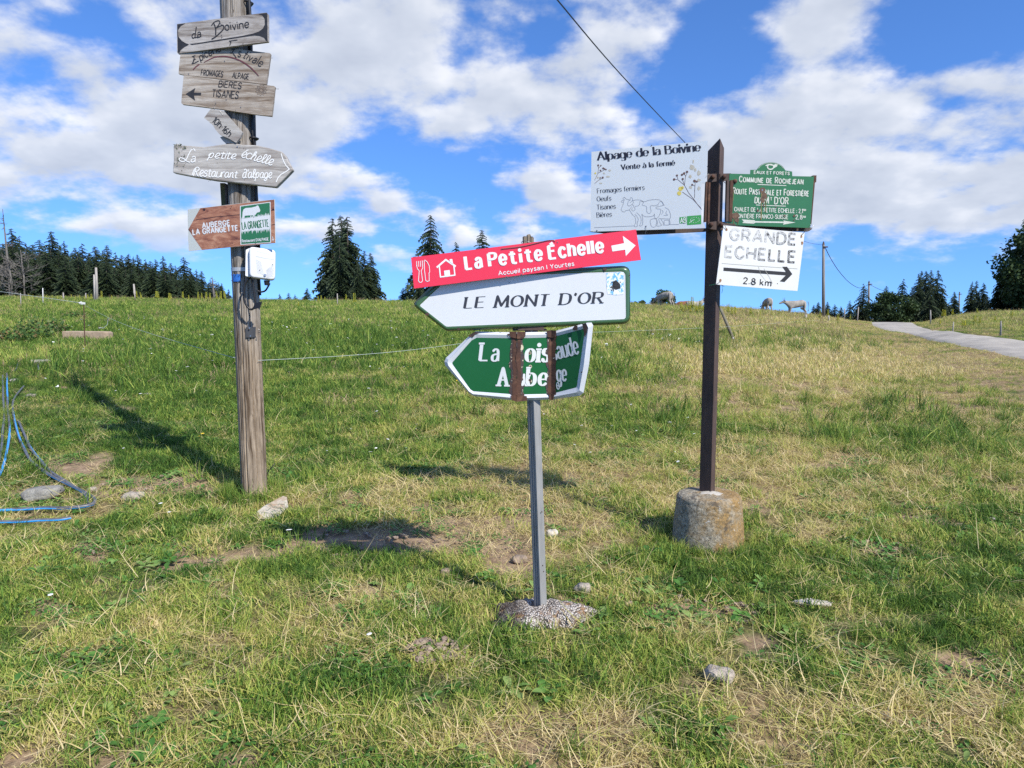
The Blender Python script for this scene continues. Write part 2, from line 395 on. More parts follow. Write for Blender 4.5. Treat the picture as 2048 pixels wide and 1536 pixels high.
def proto(name, V, F, br, m):
    me = mesh_np(name, V, F, m, {'br': ('FLOAT', br)}); o = bpy.data.objects.new(name, me); PROTO.objects.link(o); return o
def tuft(name, nb, rad, h0, h1, w, lean, seg=3, flat=0, brr=(0, 1), curl=1.0, seed=0, a0=None):
    g = np.random.default_rng(seed); V = []; F = []; B = []
    for i in range(nb):
        a = g.uniform(0, 6.283); r = rad * math.sqrt(g.uniform()); x, y = r * math.cos(a), r * math.sin(a)
        h = g.uniform(h0, h1); d = g.uniform(0, 6.283); ln = g.uniform(*lean); ww = w * g.uniform(.6, 1.3)
        pd = d + 1.57 + g.uniform(-.6, .6); b0 = len(V); br = g.uniform(*brr); px, py, pz = x, y, -.004 + flat * g.uniform(0, .03)
        ang = ln * .4 if a0 is None else a0 + g.uniform(-.35, .2); turn = g.uniform(-.25, .25)
        for s in range(seg + 1):
            t = s / seg; wd = ww * (1 - t ** 1.6) * .5 + .0002
            V.append((px - wd * math.cos(pd), py - wd * math.sin(pd), pz)); V.append((px + wd * math.cos(pd), py + wd * math.sin(pd), pz)); B += [br, br]
            st = h / seg; px += math.cos(d) * math.sin(ang) * st; py += math.sin(d) * math.sin(ang) * st; pz += math.cos(ang) * st
            pz = max(pz, .004 + flat * .004); ang = min(ang + ln * curl / seg, 1.9); d += turn
        for s in range(seg): F.append((b0 + 2 * s, b0 + 2 * s + 1, b0 + 2 * s + 3, b0 + 2 * s + 2))
    return proto(name, V, F, B, M_BLADE)
def leafy(name, nl, l0, l1, w, up, seed=0, m=None, spread=.02):
    g = np.random.default_rng(seed); V = []; F = []; B = []
    for i in range(nl):
        d = 6.283 * i / nl + g.uniform(-.5, .5); L = g.uniform(l0, l1); W = w * g.uniform(.7, 1.2); e = g.uniform(*up); br = g.uniform()
        ox, oy = g.uniform(-spread, spread, 2); b0 = len(V)
        for s, (t, k) in enumerate(((0, .12), (.3, .75), (.6, 1), (.85, .6), (1, .05))):
            rr = L * t; zz = L * (math.sin(e) * t - .35 * t * t) + .008; cx, cy = ox + math.cos(d) * rr, oy + math.sin(d) * rr
            nx, ny = -math.sin(d) * W * k * .5, math.cos(d) * W * k * .5
            V += [(cx - nx, cy - ny, zz + .15 * W * k), (cx, cy, zz), (cx + nx, cy + ny, zz + .15 * W * k)]; B += [br] * 3
        for s in range(4):
            for j in (0, 1): F.append((b0 + 3 * s + j, b0 + 3 * s + j + 1, b0 + 3 * s + j + 4, b0 + 3 * s + j + 3))
    return proto(name, V, F, B, m or M_LEAF)
def seedgrass(name, nb, h0, h1, seed=0, w=.004, hw=.014):
    g = np.random.default_rng(seed); V = []; F = []; B = []
    for i in range(nb):
        x, y = g.normal(0, .07, 2); h = g.uniform(h0, h1); d = g.uniform(0, 6.283); ln = g.uniform(.05, .35); pd = g.uniform(0, 3.14)
        pts = [(x + math.cos(d) * ln * h * t * t, y + math.sin(d) * ln * h * t * t, h * t) for t in (0, .4, .72, .86, 1)]
        ws = [w, w * .8, w * .6, hw, hw * .2]; b0 = len(V)
        for p, q in zip(pts, ws):
            V += [(p[0] - q * .5 * math.cos(pd), p[1] - q * .5 * math.sin(pd), p[2]), (p[0] + q * .5 * math.cos(pd), p[1] + q * .5 * math.sin(pd), p[2])]; B += [g.uniform(.3, 1)] * 2
        for s in range(4): F.append((b0 + 2 * s, b0 + 2 * s + 1, b0 + 2 * s + 3, b0 + 2 * s + 2))
    return proto(name, V, F, B, M_BLADE)
GI = []
for i in range(6): GI.append(tuft(f'aa{i}', 40, .078, .022, .066, .0044, (.3, 1.9), 3, seed=i))            # 0-5 short turf
for i in range(4): GI.append(tuft(f'ab{i}', 16, .11, .04, .17, .0034, (.1, .5), 4, 1, (.1, 1), .6, seed=20 + i, a0=1.42))  # 6-9 fallen stalks
for i in range(4): GI.append(tuft(f'ac{i}', 30, .055, .10, .21, .0045, (.3, 1.5), 4, seed=40 + i))          # 10-13 tall tufts
for i in range(4): GI.append(leafy(f'ad{i}', 7, .035, .075, .03, (.25, .9), seed=60 + i))                   # 14-17 broad leaves
for i in range(3): GI.append(leafy(f'ae{i}', 16, .012, .022, .014, (.3, 1.2), seed=70 + i, spread=.05))     # 18-20 clover
for i in range(4): GI.append(seedgrass(f'af{i}', 9, .22, .48, seed=80 + i))                                 # 21-24 seed heads
for i in range(3): GI.append(tuft(f'ag{i}', 5, .09, .08, .30, .0026, (.3, 1.0), 5, 0, (.3, 1), .8, seed=90 + i, a0=.85))   # 25-27 thin upright stalks
for i in range(3): GI.append(tuft(f'ah{i}', 26, .16, .05, .13, .011, (.3, 1.2), 2, seed=100 + i))           # 28-30 coarse turf for far off
def gn_scatter(name, P, rotz, tilt, scl, idx, tint, label, cat):
    P = np.asarray(P, np.float32); n = len(P)
    me = bpy.data.meshes.new(name); me.vertices.add(n); me.vertices.foreach_set('co', P.ravel())
    rot = np.zeros((n, 3), np.float32); rot[:, 2] = rotz; rot[:, 0] = tilt[0]; rot[:, 1] = tilt[1]
    for a, ty, k, dat in (('rot', 'FLOAT_VECTOR', 'vector', rot), ('scl', 'FLOAT', 'value', scl), ('idx', 'INT', 'value', idx), ('tint', 'FLOAT', 'value', tint)):
        at = me.attributes.new(a, ty, 'POINT'); at.data.foreach_set(k, np.ascontiguousarray(dat, np.int32 if ty == 'INT' else np.float32).ravel())
    o = bpy.data.objects.new(name, me); COL.objects.link(o)
    g = bpy.data.node_groups.new(name + '_scatter', 'GeometryNodeTree')
    g.interface.new_socket('Geometry', in_out='INPUT', socket_type='NodeSocketGeometry'); g.interface.new_socket('Geometry', in_out='OUTPUT', socket_type='NodeSocketGeometry')
    gi = g.nodes.new('NodeGroupInput'); go = g.nodes.new('NodeGroupOutput')
    ci = g.nodes.new('GeometryNodeCollectionInfo'); ci.inputs['Collection'].default_value = PROTO; ci.inputs['Separate Children'].default_value = True; ci.inputs['Reset Children'].default_value = True
    ip = g.nodes.new('GeometryNodeInstanceOnPoints'); ip.inputs['Pick Instance'].default_value = True
    def na(nm, ty):
        q = g.nodes.new('GeometryNodeInputNamedAttribute'); q.data_type = ty; q.inputs['Name'].default_value = nm; return q.outputs['Attribute']
    L = g.links.new
    L(gi.outputs[0], ip.inputs['Points']); L(ci.outputs[0], ip.inputs['Instance']); L(na('idx', 'INT'), ip.inputs['Instance Index'])
    e2r = g.nodes.new('FunctionNodeEulerToRotation'); L(na('rot', 'FLOAT_VECTOR'), e2r.inputs[0]); L(e2r.outputs[0], ip.inputs['Rotation']); L(na('scl', 'FLOAT'), ip.inputs['Scale'])
    L(ip.outputs[0], go.inputs[0])
    md = o.modifiers.new('scatter', 'NODES'); md.node_group = g
    return tag(o, label, cat, None, 'stuff')
def area_points(y0, y1, dens, tmax=.86):
    """even scatter over the wedge the photograph could see (and a margin)"""
    n = int(dens * tmax * (y1 ** 2 - y0 ** 2)); y = np.sqrt(rng.uniform(y0 ** 2, y1 ** 2, n)); x = y * rng.uniform(-tmax, tmax, n); return x, y
def verge(x, y):
    d = np.full(np.shape(x), 99.0)
    for a, b in EN[::2]: d = np.minimum(d, (x - a) ** 2 + (y - b) ** 2)
    for a, b in EF[::2]: d = np.minimum(d, (x - a) ** 2 + (y - b) ** 2)
    return np.where(d < 5, .35, np.where(d < 12, .7, 1.0))
def keep_clear(x, y, r=0):
    ok = ~on_road(x, y)
    for (cx, cy, cr) in CLEAR: ok &= (x - cx) ** 2 + (y - cy) ** 2 > (cr + r) ** 2
    return ok
CLEAR = [(-2.21, 5.72, .10), (.135, 3.45, .21), (.06, 3.45, .20), (.22, 3.42, .20), (1.33, 4.61, .245)]
def place(x, y, idx, tint, scl, sink=0, tl=.25):
    n = len(x); scl = scl * verge(x, y) if n and y.max() > 13 else scl; z = H(x, y) - sink
    return dict(P=np.stack([x, y, z], -1), rotz=rng.uniform(0, 6.283, n), tilt=(rng.normal(0, tl, n), rng.normal(0, tl, n)), scl=scl, idx=idx, tint=tint)
def merge(L):
    return dict(P=np.concatenate([a['P'] for a in L]), rotz=np.concatenate([a['rotz'] for a in L]), tilt=(np.concatenate([a['tilt'][0] for a in L]), np.concatenate([a['tilt'][1] for a in L])),
                scl=np.concatenate([a['scl'] for a in L]), idx=np.concatenate([a['idx'] for a in L]), tint=np.concatenate([a['tint'] for a in L]))
def build_grass():
    L = []
    # near turf
    for (y0, y1, dn, sc) in ((1.2, 4.5, 520, .95), (4.5, 9, 300, 1.15), (9, 16, 120, 1.6)):
        x, y = area_points(y0, y1, dn); dirt, dry, px, py = masks(x, y)
        hum = fbm(x, y, 4.5, 51, 3)
        ok = keep_clear(x, y) & (rng.uniform(size=len(x)) > dirt * .97) & (rng.uniform(size=len(x)) < -.25 + 2.3 * hum - .85 * np.clip(dry - .3, 0, 1))
        x, y, dry, hum = x[ok], y[ok], dry[ok], hum[ok]; n = len(x)
        tint = np.clip(.10 + dry * .60 + (fbm(x, y, 5.5, 55, 2) - .5) * .85 + rng.normal(0, .09, n), 0, 1)
        s = sc * (.15 + 1.65 * hum + rng.uniform(-.2, .35, n)) * (1 - .25 * dry)
        s = s * np.where((px[ok] < 230) & (py[ok] > 735) & (py[ok] < 1075), .62, 1)
        L.append(place(x, y, rng.integers(0, 6, n), tint, s))
    # pale fallen stalks in the dry parts
    for (y0, y1, dn, sc) in ((1.2, 5, 150, 1.0), (5, 10, 110, 1.25), (10, 20, 34, 1.7)):
        x, y = area_points(y0, y1, dn); dirt, dry, px, py = masks(x, y)
        ok = keep_clear(x, y) & (rng.uniform(size=len(x)) < .10 + 1.0 * np.clip(dry - .18, 0, 1)) & (rng.uniform(size=len(x)) > dirt * .6)
        x, y = x[ok], y[ok]; n = len(x)
        L.append(place(x, y, rng.integers(6, 10, n), rng.uniform(.62, 1.0, n), sc * rng.uniform(.6, 1.3, n), -.006, .10))
    # thatch: short dead bits lying on the soil
    for (y0, y1, dn, sc) in ((1.2, 5, 110, .45), (5, 9, 70, .6)):
        x, y = area_points(y0, y1, dn); dirt, dry, px, py = masks(x, y); ok = keep_clear(x, y) & (rng.uniform(size=len(x)) > dirt * .75); x, y = x[ok], y[ok]; n = len(x)
        L.append(place(x, y, rng.integers(6, 10, n), rng.uniform(.45, .95, n), sc * rng.uniform(.6, 1.4, n), 0, .08))
    # tufts
    for (y0, y1, dn, sc) in ((1.2, 6, 60, .62), (6, 14, 26, 1.1), (14, 30, 6, 1.3)):
        x, y = area_points(y0, y1, dn); dirt, dry, px, py = masks(x, y)
        cl = fbm(x, y, 2.7, 61, 3)
        ok = keep_clear(x, y) & (cl > .53) & (dirt < .3); x, y, dry = x[ok], y[ok], dry[ok]; n = len(x)
        L.append(place(x, y, rng.integers(10, 14, n), np.clip(-.02 + dry * .45 + rng.normal(0, .1, n), 0, 1), sc * rng.uniform(.6, 1.2, n)))
    # coarse dark tussocks where the photograph has them
    x, y = area_points(1.3, 34, 60 * .5); z_ = H(x, y); px, py = project(x, y, z_)
    tb = blobs(px, py, TUSS) * (.4 + 1.2 * fbm(x, y, 3.0, 66, 2)); ok = keep_clear(x, y) & (rng.uniform(size=len(x)) < tb * np.clip(6 / y, .3, 1)); x, y = x[ok], y[ok]; n = len(x)
    L.append(place(x, y, rng.integers(10, 14, n), np.clip(rng.normal(.14, .12, n), 0, 1), rng.uniform(.7, 1.5, n) * np.clip(y / 6, .75, 2.2)))
    x, y = area_points(1.3, 9, 12); ok = keep_clear(x, y); x, y = x[ok], y[ok]; n = len(x)
    L.append(place(x, y, rng.integers(25, 28, n), rng.uniform(.6, 1, n), rng.uniform(.6, 1.3, n)))
    # longer grass against the posts and stones
    for (cx, cy, cr, k, sc) in ((-2.21, 5.70, .20, 80, .75), (1.33, 4.6, .27, 70, .5), (.14, 3.45, .32, 40, .4), (-1.72, 5.45, .25, 16, .7)):
        a = rng.uniform(0, 6.283, k); r = cr * rng.uniform(.95, 1.3, k); x = cx + r * np.cos(a); y = cy + r * np.sin(a)
        L.append(place(x, y, rng.integers(10, 14, k), rng.uniform(.05, .5, k), sc * rng.uniform(.7, 1.3, k)))
    # the pasture towards the brow
    for (y0, y1, dn, s0, s1) in ((14, 26, 48, 1.1, 1.8), (24, 42, 26, 1.5, 2.3), (40, 64, 16, 1.8, 2.9)):
        x, y = area_points(y0, y1, dn); dirt, dry, px, py = masks(x, y)
        hum = fbm(x, y, .8, 71, 3); ok = keep_clear(x, y) & (rng.uniform(size=len(x)) < .3 + 1.3 * hum); x, y, dry, hum, px = x[ok], y[ok], dry[ok], hum[ok], px[ok]; n = len(x)
        right = np.clip((px - 1150) / 500, 0, 1) * .12
        L.append(place(x, y, rng.integers(28, 31, n), np.clip(.14 + dry * .55 + right + rng.normal(0, .1, n), 0, 1), (s0 + (s1 - s0) * hum) * rng.uniform(.7, 1.2, n)))
    d = merge(L); gn_scatter('meadow_grass', **d, label='cropped pasture grass mixed with pale dry stalks', cat='grass')
    # seed heads, brownish, towards the brow
    L = []
    for (y0, y1, dn, sc) in ((9, 24, 7.0, .62), (24, 64, 5.0, .9)):
        x, y = area_points(y0, y1, dn); dirt, dry, px, py = masks(x, y)
        pr = .25 + np.clip((px - 1150) / 300, 0, 1) * .7 + np.clip((y - 48) / 12, 0, 1) * .3
        ok = keep_clear(x, y) & (rng.uniform(size=len(x)) < pr * (fbm(x, y, .35, 81, 2) > .42)) & ~((px > 1350) & (py > 690)); x, y = x[ok], y[ok]; n = len(x)
        L.append(place(x, y, rng.integers(21, 25, n), rng.uniform(0, 1, n), sc * rng.uniform(.7, 1.3, n)))
    d = merge(L); o = gn_scatter('tall_grass', **d, label='loose tall grass with reddish seed heads towards the brow', cat='tall grass')
    # herbs
    L = []
    x, y = area_points(1.3, 9, 30); dirt, dry, px, py = masks(x, y); cl = fbm(x, y, 1.4, 91, 2)
    ok = keep_clear(x, y, .03) & (cl > .45) & (dry < .75); x, y = x[ok], y[ok]; n = len(x)
    L.append(place(x, y, rng.integers(14, 18, n), rng.uniform(0, 1, n), rng.uniform(.45, 1.25, n), 0, .15))
    x, y = area_points(1.3, 9, 120); cl = fbm(x, y, 2.1, 95, 3); ok = keep_clear(x, y) & (cl > .56); x, y = x[ok], y[ok]; n = len(x)
    L.append(place(x, y, rng.integers(18, 21, n), rng.uniform(0, .8, n), rng.uniform(.8, 1.5, n), 0, .1))
    d = merge(L); gn_scatter('meadow_herbs', **d, label='low broad-leaved herbs and clover between the grass', cat='herbs')
M_BLADE2 = blade_mat('seed head grass', [(0, (.20, .17, .07)), (.5, (.33, .24, .13)), (1, (.40, .27, .18))], .3)
for o in list(PROTO.objects):
    if o.name.startswith('af'): o.data.materials[0] = M_BLADE2
build_grass()

# flowers: small heads on stalks
def flower_proto(name, n, r, hgt, m, seed):
    g = np.random.default_rng(seed); mb = MB()
    for i in range(n):
        x, y = g.normal(0, r * 1.1, 2) if n > 1 else (0, 0); z = hgt + g.uniform(-.2, .2) * r
        k = 6; mb.add([(x, y, z + r * .25)] + [(x + r * math.cos(6.283 * j / k), y + r * math.sin(6.283 * j / k), z) for j in range(k)], [(0, 1 + j, 1 + (j + 1) % k) for j in range(k)], 0)
        mb.tube([(0, 0, 0), (x * .5, y * .5, z * .6), (x, y, z)], .0012, 3, 1, False)
    me = bpy.data.meshes.new(name); me.from_pydata(mb.v, [], mb.f); me.materials.append(m); me.materials.append(M_STALK); me.polygons.foreach_set('material_index', mb.m)
    o = bpy.data.objects.new(name, me); PROTO.objects.link(o)
M_STALK = mat('stalk green', (.10, .16, .04))
M_WHITE_P = mat('white petals', (.80, .80, .77), .6); M_YEL_P = mat('yellow petals', (.75, .52, .03), .6)
flower_proto('ai0', 7, .010, .10, M_WHITE_P, 1); flower_proto('ai1', 1, .014, .09, M_WHITE_P, 2); flower_proto('ai2', 1, .013, .10, M_YEL_P, 3); flower_proto('ai3', 5, .012, .14, M_WHITE_P, 4)
def build_flowers():
    L = []
    x, y = area_points(6.5, 30, 1.5); cl = fbm(x, y, .5, 111, 3); dirt, dry, px, py = masks(x, y)
    ok = keep_clear(x, y) & (cl > .47) & (px < 1450); x, y = x[ok], y[ok]; n = len(x)
    L.append(place(x, y, rng.choice([31, 32, 33, 34], n, p=[.34, .38, .1, .18]), np.zeros(n), rng.uniform(.8, 1.5, n) * np.clip(y / 16, .8, 1.35)))
    P = [(583, 1087, 31, 1.2), (735, 786, 31, 1.4), (325, 1025, 32, 1.2), (340, 1040, 32, 1), (408, 886, 33, 1.6), (105, 1213, 32, 1), (745, 1298, 32, 1), (742, 915, 31, 1), (280, 795, 31, 1.2), (165, 735, 34, 1.5), (250, 905, 32, 1), (780, 648, 34, 2), (1215, 700, 34, 1.6), (1290, 660, 34, 2), (1190, 640, 34, 2), (400, 885, 33, 1.2)]
    xs, ys = [], []
    for p in P: g = ground_at(p[0], p[1] + 8); xs.append(g.x); ys.append(g.y)
    L.append(place(np.array(xs), np.array(ys), np.array([p[2] for p in P]), np.zeros(len(P)), np.array([p[3] for p in P], float), 0, .1))
    d = merge(L); gn_scatter('meadow_flowers', **d, label='scattered small white and yellow flowers in the green pasture', cat='flowers')
build_flowers()
# ---------------------------------------------------------------- lettering: a stroke alphabet (cap height 1) drawn with pens of different kinds
def _g(w, s):
    out = []
    for part in s.split('|'):
        part = part.strip(); cv = part.startswith('~')
        out.append((cv, [tuple(map(float, q.split(','))) for q in part.lstrip('~').split()]))
    return w, out
GL = {
 'A': _g(.72, '0,0 .36,1 .72,0|.13,.33 .59,.33'), 'B': _g(.6, '0,0 0,1|~0,1 .33,1 .50,.88 .50,.66 .33,.54 0,.54|~0,.54 .38,.54 .6,.42 .6,.14 .38,0 0,0'),
 'C': _g(.64, '~.64,.80 .50,.97 .30,1 .08,.82 0,.5 .08,.18 .30,0 .50,.03 .64,.20'), 'D': _g(.66, '0,0 0,1|~0,1 .32,1 .58,.85 .66,.5 .58,.15 .32,0 0,0'),
 'E': _g(.52, '.52,1 0,1 0,0 .52,0|0,.52 .45,.52'), 'F': _g(.5, '.5,1 0,1 0,0|0,.52 .42,.52'),
 'G': _g(.68, '~.64,.80 .50,.97 .30,1 .08,.82 0,.5 .08,.18 .30,0 .50,.03 .66,.18|.66,.18 .66,.45 .40,.45'), 'H': _g(.64, '0,0 0,1|.64,0 .64,1|0,.52 .64,.52'),
 'I': _g(.0, '0,0 0,1'), 'J': _g(.35, '.35,1 .35,.25|~.35,.25 .30,.04 .14,0 0,.12'), 'K': _g(.6, '0,0 0,1|.58,1 0,.42|.2,.6 .6,0'), 'L': _g(.48, '0,1 0,0 .48,0'),
 'M': _g(.84, '0,0 .06,1 .42,.12 .78,1 .84,0'), 'N': _g(.66, '0,0 0,1 .66,0 .66,1'), 'O': _g(.74, '~.37,1 .10,.84 0,.5 .10,.16 .37,0 .64,.16 .74,.5 .64,.84 .37,1'),
 'P': _g(.56, '0,0 0,1|~0,1 .36,1 .56,.88 .56,.60 .36,.47 0,.47'), 'R': _g(.6, '0,0 0,1|~0,1 .36,1 .55,.88 .55,.62 .36,.50 0,.50|.28,.50 .6,0'),
 'S': _g(.54, '~.52,.83 .38,.99 .16,.97 .03,.80 .10,.60 .42,.42 .54,.22 .42,.03 .18,0 0,.17'), 'T': _g(.62, '0,1 .62,1|.31,1 .31,0'),
 'U': _g(.62, '0,1 0,.28|~0,.28 .08,.06 .31,0 .54,.06 .62,.28|.62,.28 .62,1'), 'V': _g(.68, '0,1 .34,0 .68,1'), 'X': _g(.6, '0,0 .6,1|0,1 .6,0'), 'Y': _g(.62, '0,1 .31,.48 .62,1|.31,.48 .31,0'),
 'a': _g(.46, '.44,0 .44,.42|~.44,.42 .40,.62 .22,.68 .05,.56|~.44,.38 .20,.38 .02,.28 .03,.06 .20,0 .36,.06 .44,.2'),
 'b': _g(.48, '0,0 0,1|~0,.45 .12,.65 .30,.68 .48,.52 .48,.16 .30,0 .12,.03 0,.2'), 'c': _g(.44, '~.44,.54 .32,.67 .15,.66 .0,.45 .0,.22 .15,.01 .32,0 .44,.12'),
 'd': _g(.48, '.48,0 .48,1|~.48,.45 .36,.65 .18,.68 0,.52 0,.16 .18,0 .36,.03 .48,.2'), 'e': _g(.48, '.02,.34 .48,.34|~.48,.34 .46,.56 .25,.69 .05,.56 0,.34 .06,.10 .25,0 .46,.12'),
 'f': _g(.30, '~.32,.95 .20,1 .10,.88 .10,.7|.10,.7 .10,0|-.04,.66 .28,.66'), 'g': _g(.48, '.48,.66 .48,-.10|~.48,-.10 .42,-.28 .22,-.31 .04,-.22|~.48,.45 .36,.65 .18,.68 0,.52 0,.18 .18,.02 .36,.05 .48,.2'),
 'h': _g(.46, '0,0 0,1|~0,.42 .12,.64 .30,.68 .45,.58 .46,.4|.46,.4 .46,0'), 'i': _g(.0, '0,0 0,.66|0,.86 0,.93'), 'j': _g(.1, '.1,.66 .1,-.2|.1,.86 .1,.93'),
 'l': _g(.0, '0,0 0,1'), 'm': _g(.76, '0,0 0,.66|~0,.42 .10,.63 .24,.68 .36,.60 .38,.42|.38,.42 .38,0|~.38,.42 .48,.63 .62,.68 .74,.60 .76,.42|.76,.42 .76,0'),
 'n': _g(.46, '0,0 0,.66|~0,.42 .12,.64 .30,.68 .45,.58 .46,.4|.46,.4 .46,0'), 'o': _g(.50, '~.25,.68 .05,.57 0,.34 .05,.11 .25,0 .45,.11 .50,.34 .45,.57 .25,.68'),
 'p': _g(.48, '0,-.3 0,.66|~0,.45 .12,.65 .30,.68 .48,.52 .48,.16 .30,0 .12,.03 0,.2'), 'r': _g(.28, '0,0 0,.66|~0,.40 .08,.60 .20,.68 .30,.65'),
 's': _g(.38, '~.37,.56 .26,.68 .10,.66 .02,.52 .10,.38 .30,.30 .38,.17 .28,.02 .10,0 0,.12'), 't': _g(.32, '.13,.90 .13,.16|~.13,.16 .16,.02 .26,0 .33,.03|-.06,.66 .34,.66'),
 'u': _g(.46, '0,.66 0,.26|~0,.26 .02,.06 .16,0 .34,.04 .46,.24|.46,.66 .46,0'), 'v': _g(.44, '0,.66 .22,0 .44,.66'), 'y': _g(.44, '0,.66 .22,.04|.44,.66 .16,-.14 .02,-.28'),
 'x': _g(.42, '0,0 .42,.66|0,.66 .42,0'), '.': _g(.02, '0,0 0,.13'), ',': _g(.05, '.05,.08 0,-.14'), "'": _g(.05, '.06,1 0,.76'), ':': _g(.0, '0,.1 0,.17|0,.5 0,.57'), '-': _g(.28, '0,.4 .28,.4'), '*': _g(.05, '0,.42 .05,.47'),
 'k': _g(.42, '0,0 0,1|.40,.66 0,.28|.14,.40 .44,0'), '1': _g(.22, '0,.78 .22,1 .22,0'), '0': _g(.52, '~.26,1 .06,.85 0,.5 .06,.15 .26,0 .46,.15 .52,.5 .46,.85 .26,1'), '2': _g(.5, '~.02,.76 .10,.95 .28,1 .46,.88 .46,.66 .26,.34 0,0|0,0 .52,0'),
 '6': _g(.5, '~.44,.96 .22,.85 .03,.52 .02,.20 .22,0 .44,.10 .48,.34 .32,.54 .10,.46 .02,.28'), '8': _g(.5, '~.25,.54 .08,.64 .06,.84 .25,1 .44,.84 .42,.64 .25,.54 .03,.40 0,.16 .25,0 .50,.16 .47,.40 .25,.54'),
}
# looped handwriting for some letters
GLC = {'l': _g(.30, '~-.06,.12 .10,.35 .26,.78 .22,1 .10,.98 .06,.7 .10,.2 .20,0 .34,.1'), 'e': _g(.38, '~-.06,.20 .14,.26 .34,.46 .30,.66 .14,.66 .03,.40 .08,.08 .24,0 .42,.12'),
 'a': _g(.48, '~.40,.56 .22,.68 .03,.46 .04,.12 .18,0 .34,.16 .42,.55|~.41,.6 .38,.2 .44,.02 .58,.14'), 'L': _g(.66, '~.14,.72 .30,1 .48,.98 .46,.74 .28,.40 .16,.08 .02,0 -.05,.14 .14,.2 .40,.02 .66,.04'),
 'h': _g(.48, '~-.05,.1 .12,.5 .22,.92 .14,1 .07,.8 .03,0|~.04,.25 .16,.58 .32,.62 .36,.40 .34,.1 .44,0 .54,.1'), 'n': _g(.44, '~0,.62 .05,.5 .03,0|~.04,.35 .16,.64 .30,.62 .32,.3 .34,.04 .48,.08'),
 'd': _g(.46, '~.36,.56 .20,.66 .02,.44 .04,.10 .20,0 .34,.18 .38,.5 .36,.9 .20,1.02 .08,.88|~.37,.5 .37,.1 .52,.06'), 'R': _g(.62, '~.16,.85 .10,.4 .04,0|~-.08,.10 -.02,.60 .16,.94 .40,1 .54,.80 .40,.56 .16,.50 .30,.42 .46,.12 .62,.02'),
 'p': _g(.46, '~-.04,.3 .08,.62 .06,.1 0,-.36|~.06,.4 .20,.66 .36,.6 .38,.3 .26,.02 .10,.12'), 'g': _g(.46, '~.38,.56 .20,.66 .03,.46 .05,.12 .20,.02 .36,.2 .40,.55|~.40,.6 .36,-.1 .20,-.32 .04,-.22 .2,-.05 .52,.15')}
ACC = {'é': ('e', '.16,.80 .34,.98'), 'É': ('E', '.14,1.12 .40,1.34'), 'è': ('e', '.14,.98 .32,.80'), 'È': ('E', '.14,1.27 .32,1.10'), 'à': ('a', '.12,.98 .30,.80')}
GLH = {'t': _g(.50, '.22,.93 .22,.18|~.22,.18 .26,.04 .38,.0 .50,.02|-.06,.64 .50,.64'), 'i': _g(.12, '.06,0 .06,.62|.06,.93 .06,.99')}
def glyph(ch, cursive=False, heavy=False):
    if heavy and ch in GLH: return GLH[ch]
    if ch in ACC:
        base, s = ACC[ch]; w, st = glyph(base, cursive); return w, st + [(False, [tuple(map(float, q.split(','))) for q in s.split()])]
    if cursive and ch in GLC: return GLC[ch]
    return GL[ch]
def smooth2(P, k=5):
    out = []; n = len(P); closed = P[0] == P[-1]
    for i in range(n - 1):
        p1, p2 = P[i], P[i + 1]
        p0 = P[i - 1] if i > 0 else (P[-2] if closed else p1); p3 = P[i + 2] if i + 2 < n else (P[1] if closed else p2)
        for j in range(k):
            t = j / k; out.append(tuple(.5 * ((2 * b) + (-a + c) * t + (2 * a - 5 * b + 4 * c - d) * t * t + (-a + 3 * b - 3 * c + d) * t ** 3) for a, b, c, d in zip(p0, p1, p2, p3)))
    out.append(P[-1]); return out
